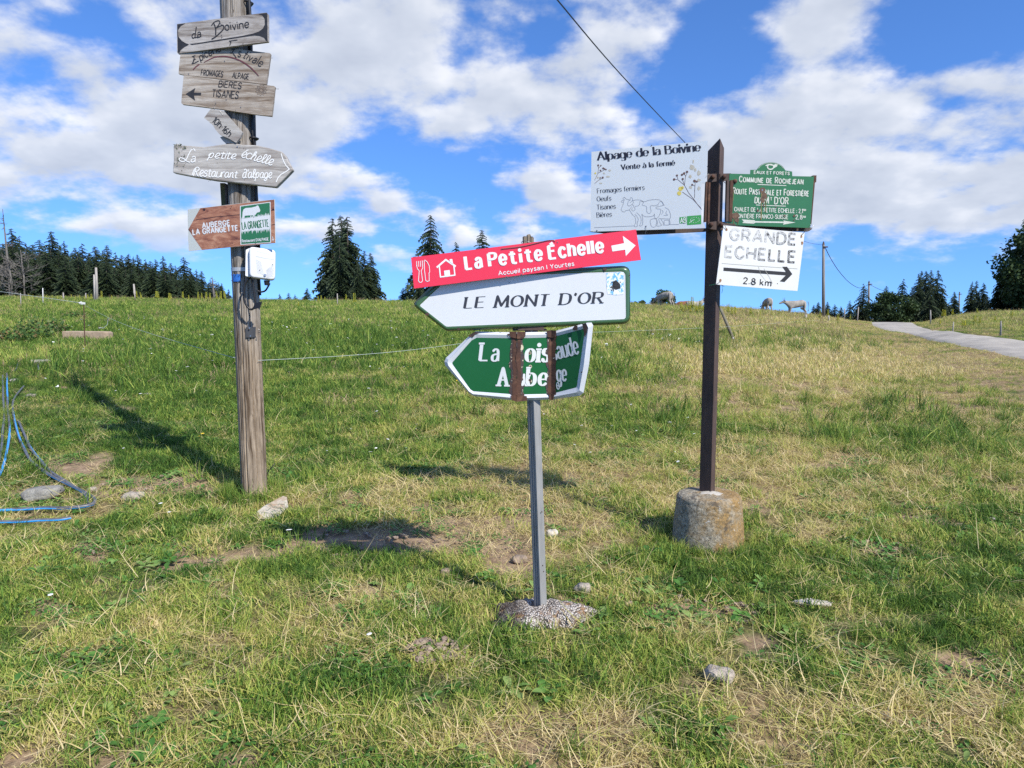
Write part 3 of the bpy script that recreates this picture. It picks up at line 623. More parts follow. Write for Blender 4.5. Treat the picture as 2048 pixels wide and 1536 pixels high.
class Flat:
    """a flat face standing in the world; flat print and shapes are given in photograph coordinates and land on it"""
    def __init__(s, px, py, Y, n, up=None):
        s.p = EYE + ray(px, py) * Y; s.n = Vector(n).normalized()
    def w(s, px, py, off=0.0):
        r = ray(px, py); k = (s.p - EYE).dot(s.n) / r.dot(s.n); return EYE + r * k + s.n * off
    def slab(s, mb, P, th, off=0.0, mi=0, side=None, bevel=0):
        """outline P (photo points) extruded to real thickness behind the face"""
        f = [s.w(x, y, off) for x, y in P]; b = [q - s.n * th for q in f]; n = len(P)
        area = sum(P[i][0] * P[(i + 1) % n][1] - P[(i + 1) % n][0] * P[i][1] for i in range(n))
        idx = list(range(n)); 
        if area > 0: idx = idx[::-1]
        mb.add(f + b, [tuple(idx), tuple(n + i for i in idx[::-1])], mi)
        o = len(mb.v) - 2 * n
        mb.f += [(o + i, o + (i + 1) % n, o + n + (i + 1) % n, o + n + i) for i in range(n)]; mb.m += [side if side is not None else mi] * n
        return mb
    def poly(s, mb, P, off, mi=0): mb.add([s.w(x, y, off) for x, y in P], [tuple(range(len(P)))], mi); return mb
    def stroke(s, mb, P, wd, off, mi=0, nib=None, joint=True, cl=False, taper=False):
        """ribbon along photo points; nib=(thin, thick) makes the width follow the stroke direction"""
        if cl: P = smooth2(P)
        e = 0.0; n = len(P)
        def width(a, b):
            if nib is None: return wd
            L = math.hypot(b[0] - a[0], b[1] - a[1]) or 1e-6; k = abs(b[1] - a[1]) / L
            return nib[0] + (nib[1] - nib[0]) * k ** 1.8
        for i in range(n - 1):
            a, b = P[i], P[i + 1]; dx, dy = b[0] - a[0], b[1] - a[1]; L = math.hypot(dx, dy)
            if L < 1e-4: continue
            h = width(a, b) / 2
            if taper: h *= .55 + .45 * math.sin(math.pi * (i + .5) / (n - 1))
            nx, ny = -dy / L * h, dx / L * h; e += 2.5e-5
            mb.add([s.w(a[0] + nx, a[1] + ny, off + e), s.w(b[0] + nx, b[1] + ny, off + e), s.w(b[0] - nx, b[1] - ny, off + e), s.w(a[0] - nx, a[1] - ny, off + e)], [(0, 1, 2, 3)], mi)
            if joint and i < n - 2:
                c = P[i + 2]; h2 = min(h, width(b, c) / 2) ; e += 2.5e-5
                s.disc(mb, b, h2 * 1.0, off + e, mi, 8)
    def disc(s, mb, c, r, off, mi=0, k=14, sy=1): s.poly(mb, [(c[0] + r * math.cos(6.2832 * j / k), c[1] - r * sy * math.sin(6.2832 * j / k)) for j in range(k)], off, mi)
    def text(s, mb, body, p0, p1, h, wd, off=.0012, nib=None, slant=0.0, cursive=False, xh=1.0, gap=.22, space=.5, serif=0, mi=0, jit=0, h1=None, curve=None, smallcaps=0, narrow=None, up=None):
        """body along p0-p1 (photo points), cap height h px (h1 at the far end)"""
        h1 = h1 or h; x = 0; items = []
        g = random.Random(hash(body) % 1000 if False else len(body) * 7 + int(p0[0]))
        for ch in body:
            if ch == ' ': x += space; continue
            k = 1.0; c = ch
            if smallcaps and ch.islower() or (smallcaps and ch == 'è'):
                k = smallcaps; c = ch.upper()
            w, st = glyph(c, cursive, wd / h > .2 and wd > 5); items.append((x, k, st)); x += w * k + gap
        T = max(x - gap, .01); dx, dy = p1[0] - p0[0], p1[1] - p0[1]; L = math.hypot(dx, dy); ux, uy = dx / L, dy / L
        if up is None: vx, vy = uy, -ux
        else: vx, vy = up
        for (x0, k, st) in items:
            jy = g.uniform(-jit, jit); ja = g.uniform(-jit, jit)
            for si, (cv, pts) in enumerate(st):
                P = smooth2(pts) if cv else pts; so_ = off + si * .00035
                Q = []
                for (a, b) in P:
                    yy = b * k
                    if xh != 1.0 and b <= .7: yy = b * xh
                    elif xh != 1.0: yy = .7 * xh + (b - .7) / .3 * (1 - .7 * xh)
                    t = (x0 + a * k + yy * slant + ja * yy) / T; hh = h + (h1 - h) * t
                    bx = p0[0] + dx * t; by = p0[1] + dy * t
                    if curve: by += curve * 4 * t * (1 - t)
                    Q.append((bx + vx * (yy + jy) * hh, by + vy * (yy + jy) * hh))
                if len(pts) == 2 and math.hypot(pts[0][0] - pts[1][0], pts[0][1] - pts[1][1]) < .14:
                    s.disc(mb, ((Q[0][0] + Q[1][0]) / 2, (Q[0][1] + Q[1][1]) / 2), max(wd, nib[1] if nib else 0) * .54, so_, mi, 10); continue
                s.stroke(mb, Q, wd, so_, mi, nib)
                if serif and not cv and nib:
                    for e1, e2 in ((0, 1), (-1, -2)):
                        a, b = Q[e1], Q[e2]
                        if abs(a[1] - b[1]) > .3 * h * k and (abs(pts[e1][1]) < .02 or abs(pts[e1][1] - 1) < .02 or abs(pts[e1][1] - .66) < .02):
                            q = serif * h; s.stroke(mb, [(a[0] - ux * q, a[1] - uy * q), (a[0] + ux * q, a[1] + uy * q)], nib[0] * 1.3, so_ + .0012, mi)
            
        return mb
def nail(mb, F, p, r=.0035, mi=0, out=.003):
    c = F.w(*p, out); k = 8; a = F.n.cross(Vector((0, 0, 1))).normalized(); b = a.cross(F.n)
    ring = [c + (a * math.cos(6.2832 * j / k) + b * math.sin(6.2832 * j / k)) * r for j in range(k)]; back = [q - F.n * (out + .004) for q in ring]
    mb.add(ring + back, [tuple(range(k))] + [(j, (j + 1) % k, k + (j + 1) % k, k + j) for j in range(k)], mi)
def split_build(mb, name, m, root, smooth=False):
    """each separate piece collected in mb becomes a part of its own"""
    n = len(mb.v); par = list(range(n))
    def find(a):
        while par[a] != a: par[a] = par[par[a]]; a = par[a]
        return a
    for f in mb.f:
        for q in f[1:]: par[find(q)] = find(f[0])
    groups = {}
    for i, f in enumerate(mb.f): groups.setdefault(find(f[0]), []).append(i)
    for key, fi in groups.items():
        ids = sorted({q for i in fi for q in mb.f[i]}); mp = {a: b for b, a in enumerate(ids)}; o = MB()
        o.v = [mb.v[a] for a in ids]; o.f = [tuple(mp[q] for q in mb.f[i]) for i in fi]; o.m = [mb.m[i] for i in fi]; o.build(name, m, root, smooth)
def rounded(P, rad, k=4, which=None):
    """round the corners of a photo outline"""
    out = []; n = len(P)
    for i in range(n):
        p, a, b = P[i], P[i - 1], P[(i + 1) % n]
        r = rad if which is None else which.get(i, 0)
        if not r: out.append(p); continue
        la = math.hypot(a[0] - p[0], a[1] - p[1]); lb = math.hypot(b[0] - p[0], b[1] - p[1]); r1 = min(r, la * .45, lb * .45)
        s = (p[0] + (a[0] - p[0]) / la * r1, p[1] + (a[1] - p[1]) / la * r1); e = (p[0] + (b[0] - p[0]) / lb * r1, p[1] + (b[1] - p[1]) / lb * r1)
        for j in range(k + 1):
            t = j / k; out.append(tuple((1 - t) ** 2 * s[m] + 2 * t * (1 - t) * p[m] + t * t * e[m] for m in (0, 1)))
    return out
M_WOODA = wood_mat('weathered board grey', (.36, .33, .30), (.47, .44, .41), (.19, .16, .14), 0.1)
M_WOODB = wood_mat('weathered board warm', (.33, .28, .23), (.44, .40, .35), (.17, .125, .09), -.12)
M_WOODC = wood_mat('silver old wood', (.40, .38, .35), (.50, .48, .45), (.24, .21, .19), -.08, ring=16)
M_BLACKP = mat('black paint', (.018, .018, .022), .6, (.03, .03, .035), 30)
M_PURPLE = mat('faded purple paint', (.16, .035, .055), .7, (.10, .03, .04), 40)
M_NAIL = mat('nail steel', (.25, .24, .23), .45, metal=.8)
M_WHITEP = mat('white brush paint', (.80, .80, .78), .6)
M_RUST = mat('rust', (.115, .052, .032), .85, (.055, .028, .022), 14, bump=.002, bscale=60, extra=[((.17, .085, .05), 22, .56, .7)])
M_RUSTD = mat('dark rusted iron', (.062, .040, .034), .7, (.105, .066, .052), 7, (1, 1, .3), .0015, 70, extra=[((.15, .085, .055), 13, .60, .74)])
M_CHIP = mat('bare black chips', (.035, .028, .028), .7, (.10, .05, .035), 60)
M_SCREW = mat('screw head', (.5, .5, .5), .35, metal=1)
# ---------------------------------------------------------------- the wooden utility pole on the left and what hangs on it
POLE = Vector((-2.21, 5.72, 0)); PR = .104
def pole_mat():
    m = wood_mat('old pole wood', (.25, .225, .195), (.37, .34, .30), (.09, .07, .052), 0, True, 30)
    t = NT(m.node_tree); b = t.n['Principled BSDF']; src = b.inputs['Base Color'].links[0].from_socket
    tc = t.n.new('ShaderNodeTexCoord'); sp = t.n.new('ShaderNodeSeparateXYZ'); t.l.new(tc.outputs['Object'], sp.inputs[0])
    # the lower metres are worn warmer
    warm = t.mix(1.0, src, (1.02, .89, .74, 1), 'MULTIPLY'); c = t.mix(t.maprange(sp.outputs[2], 1.75, 1.2), src, warm)
    mp = t.n.new('ShaderNodeMapping'); t.l.new(tc.outputs['Object'], mp.inputs[0]); mp.inputs['Scale'].default_value = (1, 1, .18)
    sp2 = t.noise(mp.outputs[0], 55, 3, .6); c = t.mix(t.maprange(sp2, .62, .72), c, (.05, .035, .025, 1)); t.l.new(c, b.inputs['Base Color']); return m
M_POLE = pole_mat()
M_CABLE = mat('black cable', (.015, .015, .017), .45)
def build_pole():
    z0 = float(H(POLE.x, POLE.y)); top = 8.1
    root = thing('utility_pole', (POLE.x, POLE.y, z0 - .05), 'tall weathered round wooden pole carrying hand painted boards and a white box', 'utility pole')
    mb = MB(); n = 220; g = random.Random(4); rows = 80
    cracks = [(-1.66, .040, .030, -1, 1.9), (-1.30, .022, .016, .9, 8.1), (-.95, .025, .016, -1, 2.2), (-1.45, .018, .012, 2.0, 8.1), (-1.9, .016, .010, .2, 3.3), (-2.35, .018, .012, -1, 2.6), (-1.05, .016, .010, .7, 4.4), (-2.15, .03, .008, -1, 8.1), (-1.15, .028, .010, 2.5, 8.1), (-.7, .03, .007, 0, 8)]
    for i in range(rows + 1):
        z = z0 - .3 + (top - z0 + .3) * (i / rows) ** 1.15; r = PR * (1.02 - .055 * z / 8)
        for j in range(n):
            a = 2 * math.pi * j / n; rr = r * (1 + .012 * math.sin(3 * a + z) + .008 * math.sin(11 * a + z * .4))
            for (ca, cw, dp, za, zb) in cracks:
                if za < z < zb:
                    cz = ca + .05 * math.sin(z * 1.3 + ca * 5); dd = (a - cz + math.pi) % (2 * math.pi) - math.pi; rr -= dp * math.exp(-(dd / cw) ** 2)
            if .55 < z < 1.62: rr -= .006 * max(0, math.cos(a + 1.0)) * min(1, (1.62 - z) * 4)
            mb.v.append((POLE.x + rr * math.cos(a), POLE.y + rr * math.sin(a), z))
    mb.f = [(i * n + j, i * n + (j + 1) % n, (i + 1) * n + (j + 1) % n, (i + 1) * n + j) for i in range(rows) for j in range(n)] + [tuple(rows * n + j for j in range(n))]; mb.m = [0] * len(mb.f)
    mb.build('shaft', M_POLE, root, True)
    # cables clipped to the right side
    for k, (a, r0, zb, zt) in enumerate(((-.30, .013, 2.0, 8.0), (-.08, .011, 1.72, 8.0), (.16, .009, 2.3, 8.0))):
        P = []; z = zb
        while z < zt:
            rr = PR * 1.0 + r0 + .012 * math.sin(z * 2.1 + k * 2) ** 2 + (.016 if k == 0 else 0)
            P.append((POLE.x + rr * math.cos(a + .05 * math.sin(z * 1.7 + k)), POLE.y + rr * math.sin(a), z)); z += .13
        MB().tube(P, r0, 7).build('cable', M_CABLE, root, True)
    for z in (4.02, 2.98, 3.5):
        t = MB(); t.tube([(POLE.x + .10, POLE.y - .05, z), (POLE.x + .135, POLE.y - .045, z), (POLE.x + .15, POLE.y, z), (POLE.x + .12, POLE.y + .04, z)], .008, 6); t.build('cable_tie', M_CABLE, root, True)
    F = Flat(475, 600, 5.615, (0, -1, 0))
    # old batten behind the boards on the left side
    mb = MB(); Fb = Flat(447, 390, 5.710, (-.1, -1, 0)); Fb.slab(mb, [(440, 366), (449, 366), (453, 416), (443, 416)], .03); mb.build('batten', mat('mossy batten', (.16, .13, .05), .9, (.10, .09, .04), 12), root)
    mb = MB(); Fb.slab(mb, [(449.5, 368), (453.5, 368), (455, 414), (452, 414)], .02, .004); mb.build('iron_strip', M_RUSTD, root)
    # pale strap round the pole to the box
    st = MB()
    P = []
    for j in range(14):
        a = -2.9 + j * 2.4 / 13; P.append((POLE.x + (PR + .004) * math.cos(a), POLE.y + (PR + .004) * math.sin(a)))
    za, zb = F.w(470, 542).z, F.w(470, 534.5).z
    V = [(x, y, z) for z in (za, zb) for x, y in P]; st.add(V, [(j, j + 1, 15 + j, 14 + j) for j in range(13)]); st.build('strap', mat('dull steel strap', (.55, .56, .57), .5, metal=.3), root)
    # blue tag
    def bent(name, x0, y0, x1, y1, m, out=.006, notch=0):
        b = MB(); k = 7; V = []
        for yy in (y0, y1):
            for j in range(k):
                q = F.w(x0 + (x1 - x0) * j / (k - 1), yy); dx = max(-.99, min(.99, (q.x - POLE.x) / PR)); ya = POLE.y - PR * math.sqrt(1 - dx * dx)
                V.append((q.x, ya - out, q.z))
        V += [(x, y + out * .8, z) for x, y, z in V]; b.add(V, [(j, j + 1, k + j + 1, k + j) for j in range(k - 1)] + [(2 * k + j, 3 * k + j, 3 * k + j + 1, 2 * k + j + 1) for j in range(k - 1)] + [(j + 1, j, 2 * k + j, 2 * k + j + 1) for j in range(k - 1)] + [(k + j, k + j + 1, 3 * k + j + 1, 3 * k + j) for j in range(k - 1)])
        return b.build(name, m, root)
    bent('blue_tag', 463, 548, 481, 563, mat('blue plastic tag', (.03, .17, .62), .45, (.05, .22, .68), 30))
    bt = MB()
    for q in ((464.5, 550), (479.5, 550), (464.5, 561.5), (479.5, 561.5), (472, 548.6)): nail(bt, F, q, .0028, 0, .018)
    split_build(bt, 'tack', M_NAIL, root)
    bent('cover_plate', 492.5, 654, 507, 675, mat('dark rubber plate', (.05, .052, .058), .5), .012)
    bt = MB(); nail(bt, Flat(500, 660, 5.600, (.2, -1, 0)), (499, 656), .006); nail(bt, Flat(500, 660, 5.600, (.2, -1, 0)), (501, 672), .006); split_build(bt, 'screw', M_SCREW, root)
    # looped cable below the box
    Fc = Flat(500, 580, 5.530, (.15, -1, 0))
    P = [Fc.w(x, y, -.03 * (i in (0,))) for i, (x, y) in enumerate(smooth2([(499, 556), (491, 566), (487.5, 585), (489, 602), (495, 614), (502.5, 619), (509, 614), (510.5, 604), (508.5, 590), (507, 575), (505, 560)], 4))]
    MB().tube(P, .0085, 8).build('cable', M_CABLE, root, True)
    P = [Fc.w(x, y, -.05) for (x, y) in smooth2([(511, 580), (519, 583.5), (528, 581), (534, 572), (537, 566)], 4)]
    MB().tube(P, .007, 8).build('cable', M_CABLE, root, True)
    mb = MB(); Flat(515, 610, 5.510, (-.25, -1, .2)).slab(mb, [(510, 606), (524, 603), (520, 615), (508, 618.5)], .004); mb.build('plastic_flag', M_CABLE, root)
    # guard bracket at the foot
    ins = MB(); ins.tube([F.w(516, 658, .0), F.w(519, 660, .0), F.w(519.5, 664, 0), F.w(517, 665.5, 0)], .004, 6); ins.build('hook', M_NAIL, root)
    return root
pole_root = build_pole()

def sign(name, label, F, c, group=None, cat='sign'): return thing(name, F.w(*c), label, cat, group)
YB = 5.585
# 1 top board with black painted corners
F1 = Flat(445, 65, YB - .035, (-.04, -1, -.02)); r = sign('wooden_sign', 'topmost grey board on the pole with black corners and a painted name', F1, (445, 65))
mb = MB(); F1.slab(mb, [(354, 48), (533, 25), (535.5, 28), (536, 83), (355.5, 107), (354, 104)], .028); mb.build('board', M_WOODA, r)
mb = MB(); o = .0012
F1.poly(mb, [(354.6, 48.8), (371, 46.7), (362, 52), (357, 59), (355.8, 66), (357.5, 74), (364, 82), (372, 86.5), (378, 88.5), (376, 90.5), (368, 95), (361, 101), (359.5, 105.5), (355.6, 105.5)], o)
F1.poly(mb, [(517, 28), (534.6, 25.8), (535.3, 82.5), (532.5, 82), (528, 75.5), (519, 72), (509, 71), (478, 75.5), (430, 83.2), (384, 90), (379, 87.8), (395, 86.2), (430, 80.5), (478, 73), (505, 67.5), (518, 63), (526, 57), (529.8, 49), (529.5, 38), (525, 31)], o)
mb.build('painted_corners', M_BLACKP, r)
mb = MB(); F1.stroke(mb, [(392.8, 53.5), (391.5, 64), (390, 75.5)], 2.1, o); F1.stroke(mb, [(391, 67.5), (387, 67.5), (384.3, 72), (386, 76.3), (389.5, 75)], 1.9, o + .0003, cl=True); F1.stroke(mb, [(389.8, 75.8), (394, 74.5), (396.5, 75.8)], 1.8, o + .0005, cl=True); F1.text(mb, 'a', (396, 74.6), (402.5, 73.8), 15, 1.8)
F1.stroke(mb, [(423, 51.5), (428, 45), (436, 41.5), (440, 44), (436, 52), (431, 57)], 2, o, cl=True); F1.stroke(mb, [(428, 47), (431.5, 58), (431.5, 70.5)], 2.4, o + .0002, cl=True)
F1.stroke(mb, [(431, 56.5), (441, 52), (447, 51), (447, 58), (440, 66), (431, 74), (423.5, 78.5)], 2.1, o + .0004, cl=True)
F1.text(mb, 'oivine', (451, 61.5), (498, 55.5), 15.5, 1.9, jit=.05); F1.stroke(mb, [(459.5, 91), (462, 84.5), (459, 82.2), (475, 80.2)], 1.8, o); F1.disc(mb, (486, 87.5), .9, o); F1.disc(mb, (443.5, 49.3), .9, o)
mb.build('lettering', M_BLACKP, r)
nl = MB(); [nail(nl, F1, q) for q in ((441, 47.5), (443, 70.5), (444, 75))]; split_build(nl, 'nail', M_NAIL, r)
# 2 second board
F2 = Flat(450, 135, YB, (.03, -1, -.02)); r = sign('wooden_sign', 'second board from the top, with a purple painted arc and five words', F2, (450, 135))
mb = MB(); F2.slab(mb, [(362, 100), (400, 95), (468, 97), (540, 106.3), (541, 108), (537, 138), (532.5, 168.5), (520, 167.5), (445, 158.5), (367, 149.5), (357, 147.5), (358.5, 128)], .026); mb.build('board', M_WOODB, r)
mb = MB(); o = .0012
F2.stroke(mb, [(384, 113.5), (391, 111)], 2, o); F2.stroke(mb, [(387, 112), (388.5, 119), (384, 128.5)], 2.2, o, cl=True); F2.stroke(mb, [(383.5, 128), (390, 126), (397.5, 122)], 2, o + .0002); F2.stroke(mb, [(386, 120), (392, 118)], 1.5, o)
F2.text(mb, 'picerie', (401, 121), (442, 102), 14, 1.8, slant=.1, jit=.05)
F2.stroke(mb, [(463, 98.5), (471, 99)], 2, o); F2.stroke(mb, [(468, 99), (464, 106.5), (459.5, 106)], 2, o); F2.stroke(mb, [(466, 107), (470, 112), (472.5, 116)], 2.4, o)
F2.text(mb, 's', (476, 113), (481, 114), 15, 1.8); F2.text(mb, 'tivale', (485, 116), (522, 133), 19, 1.8, slant=.2, jit=.05, xh=.8)
F2.text(mb, 'FROMAGES', (402, 150), (445.5, 153.5), 11, 1.5, jit=.05, slant=.08); F2.text(mb, 'ALPAGE', (464.5, 155.5), (497, 159), 10.5, 1.5, jit=.05, slant=.08)
mb.build('lettering', M_BLACKP, r)
mb = MB(); F2.stroke(mb, [(386, 140), (392, 133.5), (399, 128.5)], 2.3, o); F2.stroke(mb, [(408, 125), (420, 118.5), (432, 114), (450, 113), (468, 116.5), (485, 123.5), (500, 134), (510, 143.5), (517.5, 152)], 2.6, o, cl=True, taper=True); mb.build('painted_arc', M_PURPLE, r)
nl = MB(); [nail(nl, F2, q, .004) for q in ((449.3, 122.5), (377.5, 148), (479, 145.5))]; nl.tube([F2.w(541, 115.5, -.01), F2.w(545.5, 116, 0)], .0013, 5); split_build(nl, 'nail', M_NAIL, r)
# 3 third board with arrow
F3 = Flat(455, 190, YB - .008, (.05, -1, .0)); r = sign('wooden_sign', 'third board from the top, with a thick black arrow and two painted words', F3, (455, 190))
mb = MB(); F3.slab(mb, [(367.5, 150), (445, 160), (520, 168.5), (548, 172), (550, 173.5), (547, 203), (543.5, 232.5), (505, 228), (440, 218), (365, 208.5), (362.5, 206), (364.5, 180)], .026); mb.build('board', M_WOODB, r)
mb = MB(); F3.poly(mb, [(371.5, 188), (391, 175.8), (388.2, 185.2), (402.5, 185.3), (402.2, 191), (388, 191), (390.5, 201.5)], o)
F3.text(mb, 'BIERES', (437, 174), (482, 177), 12, 1.7, jit=.05, slant=.08); F3.text(mb, 'TISANES', (424, 193), (476, 197), 14, 1.8, jit=.06, slant=.1); mb.build('lettering', M_BLACKP, r)
mb = MB(); F3.stroke(mb, [(522.6 + 3.2 * math.cos(a), 180.5 - 3.2 * math.sin(a)) for a in np.linspace(0, 6.28, 12)], .6, o, joint=False)
for k in range(11):
    a = k * .571; ca, sa = math.cos(a), math.sin(a); F3.stroke(mb, [(522.6 + 3.6 * ca, 180.5 - 3.6 * sa), (522.6 + 9 * ca - 1.8 * sa, 180.5 - 9 * sa - 1.8 * ca), (522.6 + 12.5 * ca, 180.5 - 11 * sa), (522.6 + 9 * ca + 1.8 * sa, 180.5 - 9 * sa + 1.8 * ca), (522.6 + 3.6 * ca, 180.5 - 3.6 * sa)], .45, o, joint=False)
mb.build('scratched_flower', mat('pencil line', (.10, .07, .06), .8), r)
nl = MB(); [nail(nl, F3, q, .004) for q in ((431.5, 207), (481.5, 214.8), (452.5, 199.5))]; nl.tube([F3.w(550, 177, -.01), F3.w(557.5, 178, 0)], .0016, 5); split_build(nl, 'nail', M_NAIL, r)
# 4 small hanging tag
F4 = Flat(445, 250, YB - .02, (-.02, -1, .02)); r = sign('wooden_tag', 'small slanting wooden tag with painted opening hours, hung by wire', F4, (445, 250), cat='tag')
mb = MB(); F4.slab(mb, [(422, 217), (447, 222), (457, 233), (470, 248), (485, 264.5), (480, 276), (472, 285.5), (458, 277), (440, 269.5), (432, 261), (426, 251), (416, 242), (408, 236), (415, 226)], .022); mb.build('board', M_WOODC, r)
mb = MB(); F4.text(mb, '10h*16h', (423, 243), (457.5, 273.5), 12.5, 1.8, jit=.04, gap=.2); mb.build('lettering', M_BLACKP, r)
mb = MB(); Flat(450, 275, YB + .01, (0, -1, 0)).slab(mb, [(440, 274.5), (447, 272), (462, 279), (471, 286), (452, 287), (446, 282)], .03); mb.build('back_stub', M_WOODC, r)
mb = MB(); mb.tube([F3.w(431.5, 207, .004), F3.w(429, 213, .006), F4.w(430, 219, .004)], .0011, 5); mb.tube([F4.w(440, 222, .004), F4.w(446, 230, .003)], .0012, 5); mb.tube([F4.w(470, 226, .01), F4.w(473, 222, .012), F3.w(472, 219, .004)], .001, 5); split_build(mb, 'wire', M_NAIL, r)
# 5 carved arrow board
F5 = Flat(465, 330, YB - .02, (.02, -1, .03)); r = sign('wooden_arrow_sign', 'thick silvery board carved to a point, with white looped handwriting', F5, (465, 330))
mb = MB(); F5.slab(mb, [(346.5, 292), (351, 287.5), (357, 288), (363, 290.5), (380, 291.5), (408, 293.8), (428, 291), (445, 288.3), (470, 286.5), (484, 289), (512, 290), (540, 296.5), (563, 303), (571, 311), (578, 325), (586, 339.5), (570, 356), (551.5, 374.5), (500, 368.5), (430, 360.5), (380, 352), (345, 345), (347, 318)], .055)
b5 = mb.build('board', M_WOODC, r); bv = b5.modifiers.new('soft edge', 'BEVEL'); bv.width = .008; bv.segments = 2
mb = MB(); o = .0016
F5.stroke(mb, [(390, 302.5), (388.5, 298.2), (383, 300), (377.5, 309), (373, 319), (366, 323.5), (359.5, 320.5), (361, 315.8), (367.5, 317.5), (374, 322.5), (380, 325)], 1.9, o, cl=True); F5.text(mb, 'a', (382, 324.5), (390, 324.5), 17, 1.8, o, slant=.15); F5.text(mb, 'petite', (416, 316), (470, 318.5), 15, 1.9, o, cursive=True, slant=.22, gap=.1)
F5.text(mb, 'échelle', (482, 314), (543, 331), 18, 1.9, o, cursive=True, slant=.2, gap=.08); F5.text(mb, 'Restaurant', (386, 352), (474, 356), 18, 1.9, o, cursive=True, slant=.15, gap=.08, h1=15); F5.text(mb, "d'alpage", (485, 356), (543, 356.5), 17, 1.9, o, cursive=True, slant=.15, gap=.08)
F5.stroke(mb, [(562.5, 307), (564, 313), (567, 322), (572, 331), (579, 338.5)], 2, o); F5.stroke(mb, [(579, 338.5), (571, 344), (562, 349), (556, 356), (552.5, 364.5)], 2, o + .0003); mb.build('lettering', M_WHITEP, r)
g = random.Random(3); mb = MB()
for k in range(34):
    x, y = g.uniform(350, 574), g.uniform(294, 364)
    if k < 14: x, y = g.uniform(350, 372), g.uniform(290, 330)
    if y > 300 + (x - 345) * .3 - 20 or 1: F5.disc(mb, (x, y), g.uniform(.35, 1.0), .0011, 0, 6)
mb.build('worm_holes', mat('dark holes', (.04, .03, .025), .9), r)
nl = MB(); nail(nl, F5, (475, 294), .005); split_build(nl, 'nail', M_SCREW, r)
mb = MB(); g = random.Random(9)
for k in range(26):
    x, y = g.uniform(349, 372), g.uniform(288, 333) if k % 3 else g.uniform(288, 300); q = F5.w(x, y, .002)
    for j in range(4): d = Vector((g.uniform(-1, 1), -g.uniform(.2, 1), g.uniform(-.6, 1))) * .012; e = Vector((g.uniform(-1, 1), 0, g.uniform(-1, 1))) * .004; mb.add([q - e, q + e, q + d], [(0, 1, 2)])
mb.build('lichen', mat('grey green lichen', (.20, .22, .14), .9), r)
# 6 printed arrow plate
F6 = Flat(462, 450, YB - .012, (-.22, -1, .0)); r = sign('printed_arrow_sign', 'printed plate with brown plank pattern, white arrow ends and a green label', F6, (462, 450))
mb = MB(); F6.slab(mb, [(375, 419), (549, 398.5), (551, 486), (377, 502.5)], .006); mb.build('plate', mat('white aluminium plate', (.58, .61, .58), .45), r)
def plank_print():
    m = bpy.data.materials.new('printed brown planks'); m.use_nodes = True; t = NT(m.node_tree); b = t.n['Principled BSDF']; tc = t.n.new('ShaderNodeTexCoord')
    mp = t.n.new('ShaderNodeMapping'); t.l.new(tc.outputs['Object'], mp.inputs[0]); mp.inputs['Scale'].default_value = (.22, 1, 1); mp.inputs['Rotation'].default_value = (0, -.11, 0)
    n1 = t.noise(mp.outputs[0], 22, 6, .65, 1.2); c = t.ramp(n1, [(.30, (.13, .045, .028)), (.45, (.30, .12, .065)), (.58, (.42, .20, .115)), (.72, (.55, .33, .21))])
    t.l.new(c, b.inputs['Base Color']); b.inputs['Roughness'].default_value = .35; return m
M_PLANKP = plank_print()
mb = MB(); F6.poly(mb, [(376.6, 459), (400.5, 416.6), (548.6, 399.2), (550.4, 485.5), (404.5, 499.7)], .0008); mb.build('plank_print', M_PLANKP, r)
mb = MB(); o = .0012
for L in ([(392, 439.6), (430, 434), (479.5, 429.5)], [(378, 459), (384, 466.5), (390, 466)], [(478, 458), (480, 457)], [(543, 421), (549.4, 420)], [(543, 450), (550, 448.6)]): F6.stroke(mb, L, 1.2, o)
F6.disc(mb, (408.5, 419.5), 2.6, o, 0); F6.disc(mb, (546.5, 419), 2.2, o)
for q in ((461, 417.2), (463, 413.5), (465, 486.5), (430, 492), (438, 494.7)): F6.disc(mb, q, .9, o)
mb.build('plank_lines', mat('dark print', (.05, .02, .02), .4), r)
mb = MB(); F6.text(mb, 'AUBERGE', (405.5, 455.8), (460, 450.2), 9.6, 2.2, .0016, gap=.3); F6.text(mb, 'LA GRANGETTE', (386.5, 469.5), (476, 461), 10.2, 2.3, .0016, gap=.3)
mb.build('lettering', mat('white print', (.78, .79, .80), .4), r)
mb = MB(); F6.poly(mb, [(480, 411.8), (541.3, 403.7), (542.4, 485.3), (481, 489.6)], .0014, 0); mb.build('label_border', bpy.data.materials['white print'], r)
mb = MB(); F6.poly(mb, [(481.8, 413), (539.8, 405.3), (540.8, 484.2), (482.8, 488.2)], .0018, 0); mb.build('green_label', mat('green print', (.035, .19, .085), .4), r)
mb = MB(); o = .0022
F6.poly(mb, [(484.8, 437), (485.5, 424), (487.5, 418.5), (492, 416), (503, 415.2), (512.5, 412.8), (514.5, 411), (517, 411.5), (519.5, 417), (521, 421), (519.5, 424), (514, 425.5), (511.5, 429.5), (509.5, 430), (509, 436), (507.5, 436), (506.5, 430.5), (497, 431), (490, 431.5), (488.5, 437), (486.8, 437)], o)
P = [(483, 462)]; g = random.Random(5); xs = np.linspace(483, 540, 40)
top = [(x, (436.5 - (x - 483) * .13) + (g.uniform(-5, 0) if i % 2 else 2)) for i, x in enumerate(xs)]; bot = [(x, (462 - (x - 483) * .10) + (g.uniform(2, 9) if i % 2 else 0)) for i, x in enumerate(xs)]
for i in range(39): F6.poly(mb, [top[i], top[i + 1], bot[i + 1], bot[i]], o)
F6.text(mb, 'Restaurant', (484.5, 484.7), (510, 482.7), 5.2, .9, .0024, gap=.2); F6.text(mb, "D'ALPAGE", (512.5, 482.5), (537.5, 480.6), 5.2, 1.0, .0024, gap=.2)
